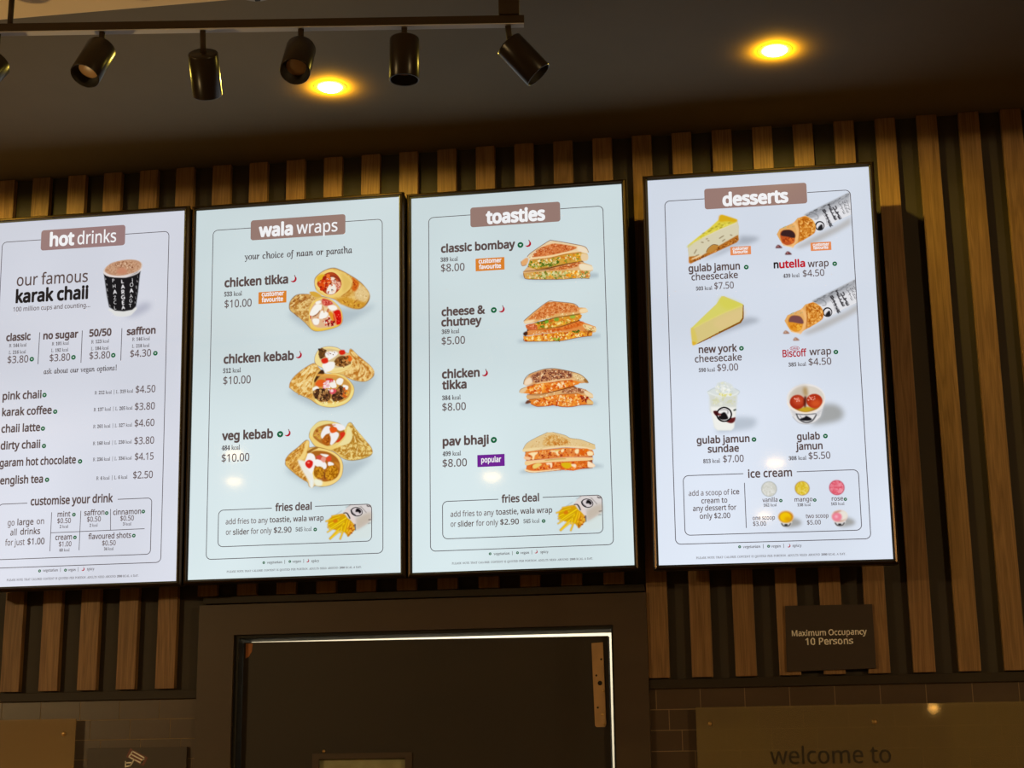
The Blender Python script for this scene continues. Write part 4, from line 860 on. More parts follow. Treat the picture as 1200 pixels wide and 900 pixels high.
PICM = bpy.data.materials.new('display_picture')
def picture_material(m):
    m.use_nodes = True
    N, L = m.node_tree.nodes, m.node_tree.links
    N.clear()
    at = N.new('ShaderNodeAttribute'); at.attribute_name = 'ink'
    em = N.new('ShaderNodeEmission'); tr = N.new('ShaderNodeBsdfTransparent'); mx = N.new('ShaderNodeMixShader'); ou = N.new('ShaderNodeOutputMaterial')
    L.new(at.outputs['Color'], em.inputs['Color']); L.new(at.outputs['Alpha'], mx.inputs['Fac'])
    L.new(tr.outputs[0], mx.inputs[1]); L.new(em.outputs[0], mx.inputs[2]); L.new(mx.outputs[0], ou.inputs['Surface'])
picture_material(PICM)
def picture(name, label, parent, ops):
    cv = paint(ops)
    a = np.clip(cv.a, 0, 1)
    live = a > .004
    cell = live[:-1, :-1] | live[1:, :-1] | live[:-1, 1:] | live[1:, 1:]
    idx = np.arange(cv.nx * cv.ny).reshape(cv.ny, cv.nx)
    j, i = np.nonzero(cell)
    F = np.stack([idx[j, i], idx[j + 1, i], idx[j + 1, i + 1], idx[j, i + 1]], 1)
    used, inv = np.unique(F, return_inverse=True)
    F = inv.reshape(F.shape)
    X = cv.X.ravel()[used] / 10000 - SW / 2; Z = SH / 2 - cv.Y.ravel()[used] / 10000
    co = np.stack([X, np.full(len(X), -.0004), Z], 1)
    me = bpy.data.meshes.new(name)
    me.from_pydata(co.tolist(), [], F.tolist())
    c = np.clip(cv.rgb.reshape(-1, 3)[used] / 255, 0, 1)
    c = np.where(c <= .04045, c / 12.92, ((c + .055) / 1.055) ** 2.4)
    col = np.concatenate([c, a.ravel()[used][:, None]], 1).astype(np.float32)
    at = me.color_attributes.new('ink', 'FLOAT_COLOR', 'POINT')
    at.data.foreach_set('color', col.ravel())
    me.materials.append(PICM)
    o = bpy.data.objects.new(name, me); C.objects.link(o); o.parent = parent
    if label: o['label'] = label
    return o

# the writing on the screens, in tenths of a millimetre from the top left corner of each display
BLOCKS = [
 (0, 'header_banner', 'brown banner with white lettering', [('r',1649,308,4257,931,85,(150,120,120)),
  ('t','hot','A',1923,804,766,284,9.4,(240,240,242)),
  ('t','drinks','A',2786,812,1197,282,2.2,(240,240,242))]),
 (0, 'border_line', None, [('o',437,597,5600,10256,140,20,(78,70,76),1644,4261)]),
 (0, 'title_lettering', None, [('t','our famous','A',947,1970,2205,261,2.2,(92,75,73)),
  ('t','karak chaii','A',935,2474,2249,275,8.7,(34,30,32)),
  ('t','100 million cups and counting...','A',877,2743,2373,99,2.2,(92,75,73))]),
 (0, 'item_name', None, [('t','classic','A',697,3619,762,155,8.7,(92,75,73))]),
 (0, 'item_price', None, [('t','R 144 kcal','B',798,3816,543,67,3,(84,76,78)),
  ('t','L 216 kcal','B',801,4021,529,67,3,(84,76,78)),
  ('t','$3.80','A',772,4294,640,158,2.2,(102,86,86)),
  ('v',1519,4209,70)]),
 (0, 'item_name', None, [('t','no sugar','A',1844,3630,1078,154,8.7,(92,75,73))]),
 (0, 'item_price', None, [('t','R 101 kcal','B',2119,3834,525,66,3,(84,76,78)),
  ('t','L 192 kcal','B',2106,4031,524,66,3,(84,76,78)),
  ('t','$3.80','A',2069,4309,628,157,2.2,(102,86,86)),
  ('v',2797,4223,70)]),
 (0, 'item_name', None, [('t','50/50','A',3254,3630,681,153,8.7,(92,75,73))]),
 (0, 'item_price', None, [('t','R 123 kcal','B',3324,3841,548,66,3,(84,76,78)),
  ('t','L 184 kcal','B',3324,4044,541,66,3,(84,76,78)),
  ('t','$3.80','A',3285,4307,630,156,2.2,(102,86,86)),
  ('v',4009,4228,69)]),
 (0, 'item_name', None, [('t','saffron','A',4397,3646,875,152,8.7,(92,75,73))]),
 (0, 'item_price', None, [('t','R 146 kcal','B',4568,3835,537,65,3,(84,76,78)),
  ('t','L 218 kcal','B',4567,4037,530,65,3,(84,76,78)),
  ('t','$4.30','A',4521,4314,632,155,2.2,(102,86,86)),
  ('v',5280,4237,69)]),
 (0, 'divider_line', None, [('l',1730,3416,1715,4369,20,(78,70,76))]),
 (0, 'divider_line', None, [('l',3038,3436,3032,4398,20,(78,70,76))]),
 (0, 'divider_line', None, [('l',4246,3436,4241,4396,20,(78,70,76))]),
 (0, 'title_lettering', None, [('t','ask about our vegan options!','B',1904,4674,2221,104,4,(84,76,78))]),
 (0, 'item_name', None, [('t','pink chaii','A',671,5376,1196,165,6.5,(92,75,73)),
  ('v',1955,5297,67)]),
 (0, 'item_price', None, [('t','R 212 kcal | L 319 kcal','B',3484,5359,1160,66,3,(84,76,78)),
  ('t','$4.50','A',4719,5377,592,154,2.2,(102,86,86))]),
 (0, 'item_name', None, [('t','karak coffee','A',678,5853,1522,165,6.5,(92,75,73)),
  ('v',2304,5805,66)]),
 (0, 'item_price', None, [('t','R 137 kcal | L 205 kcal','B',3470,5853,1173,66,3,(84,76,78)),
  ('t','$3.80','A',4711,5877,598,153,2.2,(102,86,86))]),
 (0, 'item_name', None, [('t','chaii latte','A',678,6342,1191,165,6.5,(92,75,73)),
  ('v',1950,6283,66)]),
 (0, 'item_price', None, [('t','R 261 kcal | L 327 kcal','B',3472,6345,1170,65,3,(84,76,78)),
  ('t','$4.60','A',4718,6361,589,153,2.2,(102,86,86))]),
 (0, 'item_name', None, [('t','dirty chaii','A',679,6836,1212,164,6.5,(92,75,73)),
  ('v',2003,6794,66)]),
 (0, 'item_price', None, [('t','R 160 kcal | L 230 kcal','B',3482,6836,1168,65,3,(84,76,78)),
  ('t','$3.80','A',4725,6872,588,153,2.2,(102,86,86))]),
 (0, 'item_name', None, [('t','garam hot chocolate','A',674,7337,2317,163,6.5,(92,75,73)),
  ('v',3114,7290,66)]),
 (0, 'item_price', None, [('t','R 236 kcal | L 334 kcal','B',3499,7303,1165,65,3,(84,76,78)),
  ('t','$4.15','A',4754,7330,556,152,2.2,(102,86,86))]),
 (0, 'item_name', None, [('t','english tea','A',712,7851,1307,163,6.5,(92,75,73)),
  ('v',2138,7780,66)]),
 (0, 'item_price', None, [('t','R 4 kcal | L 6 kcal','B',3618,7848,933,65,3,(84,76,78)),
  ('t','$2.50','A',4717,7858,585,152,2.2,(102,86,86))]),
 (0, 'customise_box', None, [('o',708,8429,5289,10017,120,20,(78,70,76),1570,4279),
  ('t','customise your drink','A',1669,8496,2466,169,6.5,(92,75,73)),
  ('t','go','A',1003,9057,209,132,2.2,(110,96,96)),
  ('t','large','A',1297,9051,487,131,3.6,(92,75,73)),
  ('t','on','A',1875,9046,224,131,2.2,(110,96,96)),
  ('t','all','A',1094,9338,193,132,2.2,(92,75,73)),
  ('t','drinks','A',1394,9327,602,131,3.6,(92,75,73)),
  ('t','for just','A',953,9624,587,131,2.2,(110,96,96)),
  ('t','$1.00','A',1623,9618,515,131,3.6,(92,75,73)),
  ('l',2316,8722,2308,9830,18,(78,70,76)),
  ('l',3190,8712,3178,9832,18,(78,70,76)),
  ('l',4074,8696,4094,9293,18,(78,70,76)),
  ('l',2317,9307,5100,9294,18,(78,70,76)),
  ('t','mint','A',2498,8861,384,115,3.6,(92,75,73)),
  ('v',2987,8814,54),
  ('t','$0.50','A',2498,9044,407,104,2.9,(102,86,86)),
  ('t','2 kcal','B',2572,9183,261,58,3,(84,76,78)),
  ('t','saffron','A',3294,8852,603,115,3.6,(92,75,73)),
  ('v',3964,8808,53),
  ('t','$0.50','A',3385,9034,412,103,2.9,(102,86,86)),
  ('t','2 kcal','B',3466,9180,244,57,3,(84,76,78)),
  ('t','cinnamon','A',4156,8868,827,114,3.6,(92,75,73)),
  ('v',5048,8807,53),
  ('t','$0.50','A',4374,9043,402,102,2.9,(102,86,86)),
  ('t','3 kcal','B',4454,9181,250,57,3,(84,76,78)),
  ('t','cream','A',2456,9517,498,115,3.6,(92,75,73)),
  ('v',3042,9464,53),
  ('t','$1.00','A',2571,9708,375,103,2.9,(102,86,86)),
  ('t','60 kcal','B',2592,9852,306,57,3,(84,76,78)),
  ('t','flavoured shots','A',3442,9531,1267,114,3.6,(92,75,73)),
  ('v',4788,9478,53),
  ('t','$0.50','A',3858,9726,402,102,2.9,(102,86,86)),
  ('t','34 kcal','B',3916,9863,288,57,3,(84,76,78))]),
 (0, 'footer_lettering', None, [('v',2025,10377,42),
  ('v',2796,10381,42),
  ('c',3320,10378,53),
  ('t','vegetarian |','B',2118,10404,535,57,3,(84,76,78)),
  ('t','vegan |','B',2865,10411,312,57,3,(84,76,78)),
  ('t','spicy','B',3435,10407,212,57,3,(84,76,78)),
  ('t','PLEASE NOTE THAT CALORIE CONTENT IS QUOTED PER PORTION. ADULTS NEED AROUND 2000 KCAL A DAY.','B',1049,10633,3915,40,4,(104,98,102))]),
 (1, 'header_banner', 'brown banner with white lettering', [('r',1651,405,4482,1012,82,(148,120,112)),
  ('t','wala','A',1896,911,1025,273,9.4,(240,240,242)),
  ('t','wraps','A',3029,905,1220,271,2.2,(240,240,242))]),
 (1, 'border_line', None, [('o',515,633,5571,10238,140,20,(78,70,76),1651,4482)]),
 (1, 'title_lettering', None, [('t','your choice of naan or paratha','B',1475,1588,3213,129,4,(84,76,78))]),
 (1, 'item_name', None, [('t','chicken tikka','A',889,2368,1907,184,8.7,(92,75,73)),
  ('c',2967,2276,101)]),
 (1, 'item_price', None, [('t','533 kcal','B',886,2653,540,89,4,(84,76,78)),
  ('t','$10.00','A',906,2995,811,170,2.2,(102,86,86))]),
 (1, 'favourite_badge', 'orange badge', [('r',1916,2589,2749,2942,14,(216,128,44)),
  ('t','customer','A',2011,2719,664,95,6.5,(240,240,242)),
  ('t','favourite','A',2013,2888,637,95,6.5,(240,240,242))]),
 (1, 'item_name', None, [('t','chicken kebab','A',908,4639,2081,182,8.7,(92,75,73)),
  ('c',3143,4532,100)]),
 (1, 'item_price', None, [('t','512 kcal','B',897,4923,534,88,4,(84,76,78)),
  ('t','$10.00','A',911,5258,816,169,2.2,(102,86,86))]),
 (1, 'item_name', None, [('t','veg kebab','A',904,6870,1502,181,8.7,(92,75,73)),
  ('v',2610,6779,90),
  ('c',2838,6776,97)]),
 (1, 'item_price', None, [('t','484 kcal','B',901,7161,544,87,4,(84,76,78)),
  ('t','$10.00','A',909,7500,813,167,2.2,(102,86,86))]),
 (1, 'fries_deal_box', None, [('o',849,8869,5253,9896,140,20,(78,70,76),2395,3638),
  ('t','fries deal','A',2493,8955,1051,150,6.5,(92,75,73)),
  ('t','add fries to any','A',1062,9274,1224,113,2.2,(110,96,96)),
  ('t','toastie, wala wrap','A',2334,9270,1553,112,3.6,(92,75,73)),
  ('t','or','A',1074,9567,152,114,2.2,(110,96,96)),
  ('t','slider','A',1281,9574,467,113,3.6,(92,75,73)),
  ('t','for only','A',1796,9569,603,113,2.2,(110,96,96)),
  ('t','$2.90','A',2460,9566,511,113,3.6,(92,75,73)),
  ('t','545 kcal','B',3086,9550,462,75,2,(84,76,78)),
  ('v',3649,9516,51)]),
 (1, 'footer_lettering', None, [('v',2184,10384,37),
  ('v',2932,10378,37),
  ('c',3446,10383,47),
  ('t','vegetarian |','B',2273,10416,517,51,3,(84,76,78)),
  ('t','vegan |','B',3000,10412,332,51,3,(84,76,78)),
  ('t','spicy','B',3548,10417,216,51,3,(84,76,78)),
  ('t','PLEASE NOTE THAT CALORIE CONTENT IS QUOTED PER PORTION. ADULTS NEED AROUND 2000 KCAL A DAY.','B',1120,10624,3852,35,4,(104,98,102))]),
 (2, 'header_banner', 'brown banner with white lettering', [('r',1720,394,4310,987,79,(148,120,112)),
  ('t','toasties','A',2169,900,1709,275,10.1,(240,240,242))]),
 (2, 'border_line', None, [('o',504,611,5527,10218,140,20,(78,70,76),1720,4314)]),
 (2, 'item_name', None, [('t','classic bombay','A',854,1681,2149,171,8.7,(92,75,73)),
  ('v',3152,1608,85),
  ('c',3380,1603,98)]),
 (2, 'item_price', None, [('t','389 kcal','B',841,1958,508,82,4,(84,76,78)),
  ('t','$8.00','A',853,2256,685,165,2.2,(102,86,86))]),
 (2, 'favourite_badge', 'orange badge', [('r',1855,1934,2685,2305,13,(216,128,44)),
  ('t','customer','A',1941,2076,661,92,6.5,(240,240,242)),
  ('t','favourite','A',1952,2245,634,92,6.5,(240,240,242))]),
 (2, 'item_name', None, [('t','cheese &','A',858,3556,1254,170,8.7,(92,75,73)),
  ('v',2359,3476,84),
  ('c',2593,3483,97),
  ('t','chutney','A',849,3859,1161,170,8.7,(92,75,73))]),
 (2, 'item_price', None, [('t','369 kcal','B',859,4086,509,82,4,(84,76,78)),
  ('t','$5.00','A',857,4402,671,163,2.2,(102,86,86))]),
 (2, 'item_name', None, [('t','chicken','A',856,5371,1079,175,8.7,(92,75,73)),
  ('c',2089,5302,98),
  ('t','tikka','A',860,5687,701,175,8.7,(92,75,73))]),
 (2, 'item_price', None, [('t','384 kcal','B',857,6000,532,84,4,(84,76,78)),
  ('t','$8.00','A',862,6306,670,161,2.2,(102,86,86))]),
 (2, 'item_name', None, [('t','pav bhaji','A',863,7292,1304,173,8.7,(92,75,73)),
  ('v',2305,7198,86)]),
 (2, 'item_price', None, [('t','499 kcal','B',860,7586,521,83,4,(84,76,78)),
  ('t','$8.00','A',858,7895,686,159,2.2,(102,86,86))]),
 (2, 'popular_badge', 'purple badge', [('r',1835,7602,2599,7940,14,(112,36,146)),
  ('t','popular','A',1945,7817,557,110,6.5,(240,240,242))]),
 (2, 'fries_deal_box', None, [('o',847,8858,5255,9893,140,20,(78,70,76),2405,3630),
  ('t','fries deal','A',2493,8953,1041,150,6.5,(92,75,73)),
  ('t','add fries to any','A',1069,9293,1207,113,2.2,(110,96,96)),
  ('t','toastie, wala wrap','A',2332,9283,1555,112,3.6,(92,75,73)),
  ('t','or','A',1072,9565,151,113,2.2,(110,96,96)),
  ('t','slider','A',1272,9571,452,113,3.6,(92,75,73)),
  ('t','for only','A',1779,9567,614,113,2.2,(110,96,96)),
  ('t','$2.90','A',2448,9564,517,112,3.6,(92,75,73)),
  ('t','545 kcal','B',3088,9548,447,74,2,(84,76,78)),
  ('v',3644,9507,51)]),
 (2, 'footer_lettering', None, [('v',2157,10346,37),
  ('v',2910,10346,37),
  ('c',3424,10345,47),
  ('t','vegetarian |','B',2252,10385,522,51,3,(84,76,78)),
  ('t','vegan |','B',2984,10382,324,51,3,(84,76,78)),
  ('t','spicy','B',3537,10380,215,50,3,(84,76,78)),
  ('t','PLEASE NOTE THAT CALORIE CONTENT IS QUOTED PER PORTION. ADULTS NEED AROUND 2000 KCAL A DAY.','B',1098,10598,3865,35,4,(104,98,102))]),
 (3, 'header_banner', 'brown banner with white lettering', [('r',1565,345,4368,948,75,(150,120,114)),
  ('t','desserts','A',2055,868,1806,261,10.1,(240,240,242))]),
 (3, 'border_line', None, [('o',461,636,5538,10246,140,20,(78,70,76),1563,4379)]),
 (3, 'item_name', None, [('t','gulab jamun','A',1054,2729,1408,149,6.5,(92,75,73)),
  ('v',2631,2682,65),
  ('t','cheesecake','A',1127,2977,1269,142,3.6,(92,75,73))]),
 (3, 'item_price', None, [('t','503 kcal','B',1239,3273,446,71,4,(84,76,78)),
  ('t','$7.50','A',1742,3264,531,142,2.2,(102,86,86))]),
 (3, 'favourite_badge', 'orange badge', [('r',2217,2080,2780,2321,12,(226,138,84)),
  ('t','customer','A',2280,2178,433,62,7.7,(240,240,242)),
  ('t','favourite','A',2282,2275,408,62,7.7,(240,240,242))]),
 (3, 'item_name', None, [('t','n','A',3373,2755,135,153,8.0,(34,30,32)),
  ('t','utella','A',3521,2760,702,153,8.0,(190,24,40)),
  ('t','wrap','A',4291,2781,559,146,3.6,(92,75,73)),
  ('v',5012,2723,64)]),
 (3, 'item_price', None, [('t','439 kcal','B',3612,3043,445,70,4,(84,76,78)),
  ('t','$4.50','A',4144,3045,577,140,2.2,(102,86,86))]),
 (3, 'favourite_badge', 'orange badge', [('r',4393,2086,4947,2326,12,(226,138,84)),
  ('t','customer','A',4455,2191,438,61,7.7,(240,240,242)),
  ('t','favourite','A',4463,2281,402,61,7.7,(240,240,242))]),
 (3, 'item_name', None, [('t','new york','A',1253,5046,1035,147,6.5,(92,75,73)),
  ('v',2407,4969,64),
  ('t','cheesecake','A',1140,5301,1266,141,3.6,(92,75,73))]),
 (3, 'item_price', None, [('t','590 kcal','B',1234,5578,443,71,4,(84,76,78)),
  ('t','$9.00','A',1735,5575,563,142,2.2,(102,86,86))]),
 (3, 'item_name', None, [('t','Biscoff','A',3497,5267,639,145,5.1,(176,28,44)),
  ('e',3827,5039,121,54,12,(176,28,44)),
  ('t','Lotus','A',3742,5065,169,42,6.3,(176,28,44)),
  ('t','wrap','A',4211,5249,576,144,3.6,(92,75,73)),
  ('v',4910,5194,63)]),
 (3, 'item_price', None, [('t','385 kcal','B',3640,5537,471,70,4,(84,76,78)),
  ('t','$4.50','A',4176,5529,602,140,2.2,(102,86,86))]),
 (3, 'item_name', None, [('t','gulab jamun','A',1110,7551,1411,141,6.5,(92,75,73)),
  ('v',2636,7496,63),
  ('t','sundae','A',1398,7804,832,141,6.5,(92,75,73))]),
 (3, 'item_price', None, [('t','813 kcal','B',1266,8088,451,71,4,(84,76,78)),
  ('t','$7.00','A',1796,8088,548,140,2.2,(102,86,86))]),
 (3, 'item_name', None, [('t','gulab','A',3768,7554,604,139,6.5,(92,75,73)),
  ('v',4515,7478,62),
  ('t','jamun','A',3721,7820,707,139,6.5,(92,75,73))]),
 (3, 'item_price', None, [('t','308 kcal','B',3526,8094,465,69,4,(84,76,78)),
  ('t','$5.50','A',4048,8087,567,138,2.2,(102,86,86))]),
 (3, 'ice_cream_box', None, [('o',718,8411,5318,10014,140,20,(78,70,76),2317,3719),
  ('t','ice cream','A',2440,8525,1155,160,5.1,(92,75,73)),
  ('l',2335,8658,2334,9866,19,(78,70,76)),
  ('t','add a scoop of','A',849,8961,1082,105,2.2,(110,96,96)),
  ('t','ice','A',1980,8956,210,105,3.6,(92,75,73)),
  ('t','cream to','A',1179,9172,687,105,2.9,(92,75,73)),
  ('t','any dessert for','A',948,9372,1149,105,2.9,(92,75,73)),
  ('t','only $2.00','A',1122,9585,805,105,2.9,(92,75,73)),
  ('t','vanilla','A',2787,9193,395,87,2.9,(92,75,73)),
  ('v',3267,9167,45),
  ('t','162 kcal','B',2809,9314,347,52,3,(84,76,78)),
  ('t','mango','A',3626,9208,469,86,2.9,(92,75,73)),
  ('v',4151,9183,45),
  ('t','138 kcal','B',3688,9336,351,52,3,(84,76,78)),
  ('t','rose','A',4590,9217,294,86,2.9,(92,75,73)),
  ('v',4941,9188,44),
  ('t','163 kcal','B',4563,9337,349,51,3,(84,76,78)),
  ('t','one scoop','A',2510,9662,582,83,3.4,(110,96,96)),
  ('t','$3.00','A',2516,9820,340,87,2.2,(92,75,73)),
  ('t','two scoop','A',3894,9656,590,82,3.4,(110,96,96)),
  ('t','$5.00','A',3919,9829,357,86,2.2,(92,75,73))]),
 (3, 'footer_lettering', None, [('v',2140,10360,38),
  ('v',2894,10368,38),
  ('c',3425,10377,48),
  ('t','vegetarian |','B',2222,10399,540,52,3,(84,76,78)),
  ('t','vegan |','B',2955,10403,337,52,3,(84,76,78)),
  ('t','spicy','B',3513,10404,233,51,3,(84,76,78)),
  ('t','PLEASE NOTE THAT CALORIE CONTENT IS QUOTED PER PORTION. ADULTS NEED AROUND 2000 KCAL A DAY.','B',988,10649,3890,36,4,(104,98,102))]),
]
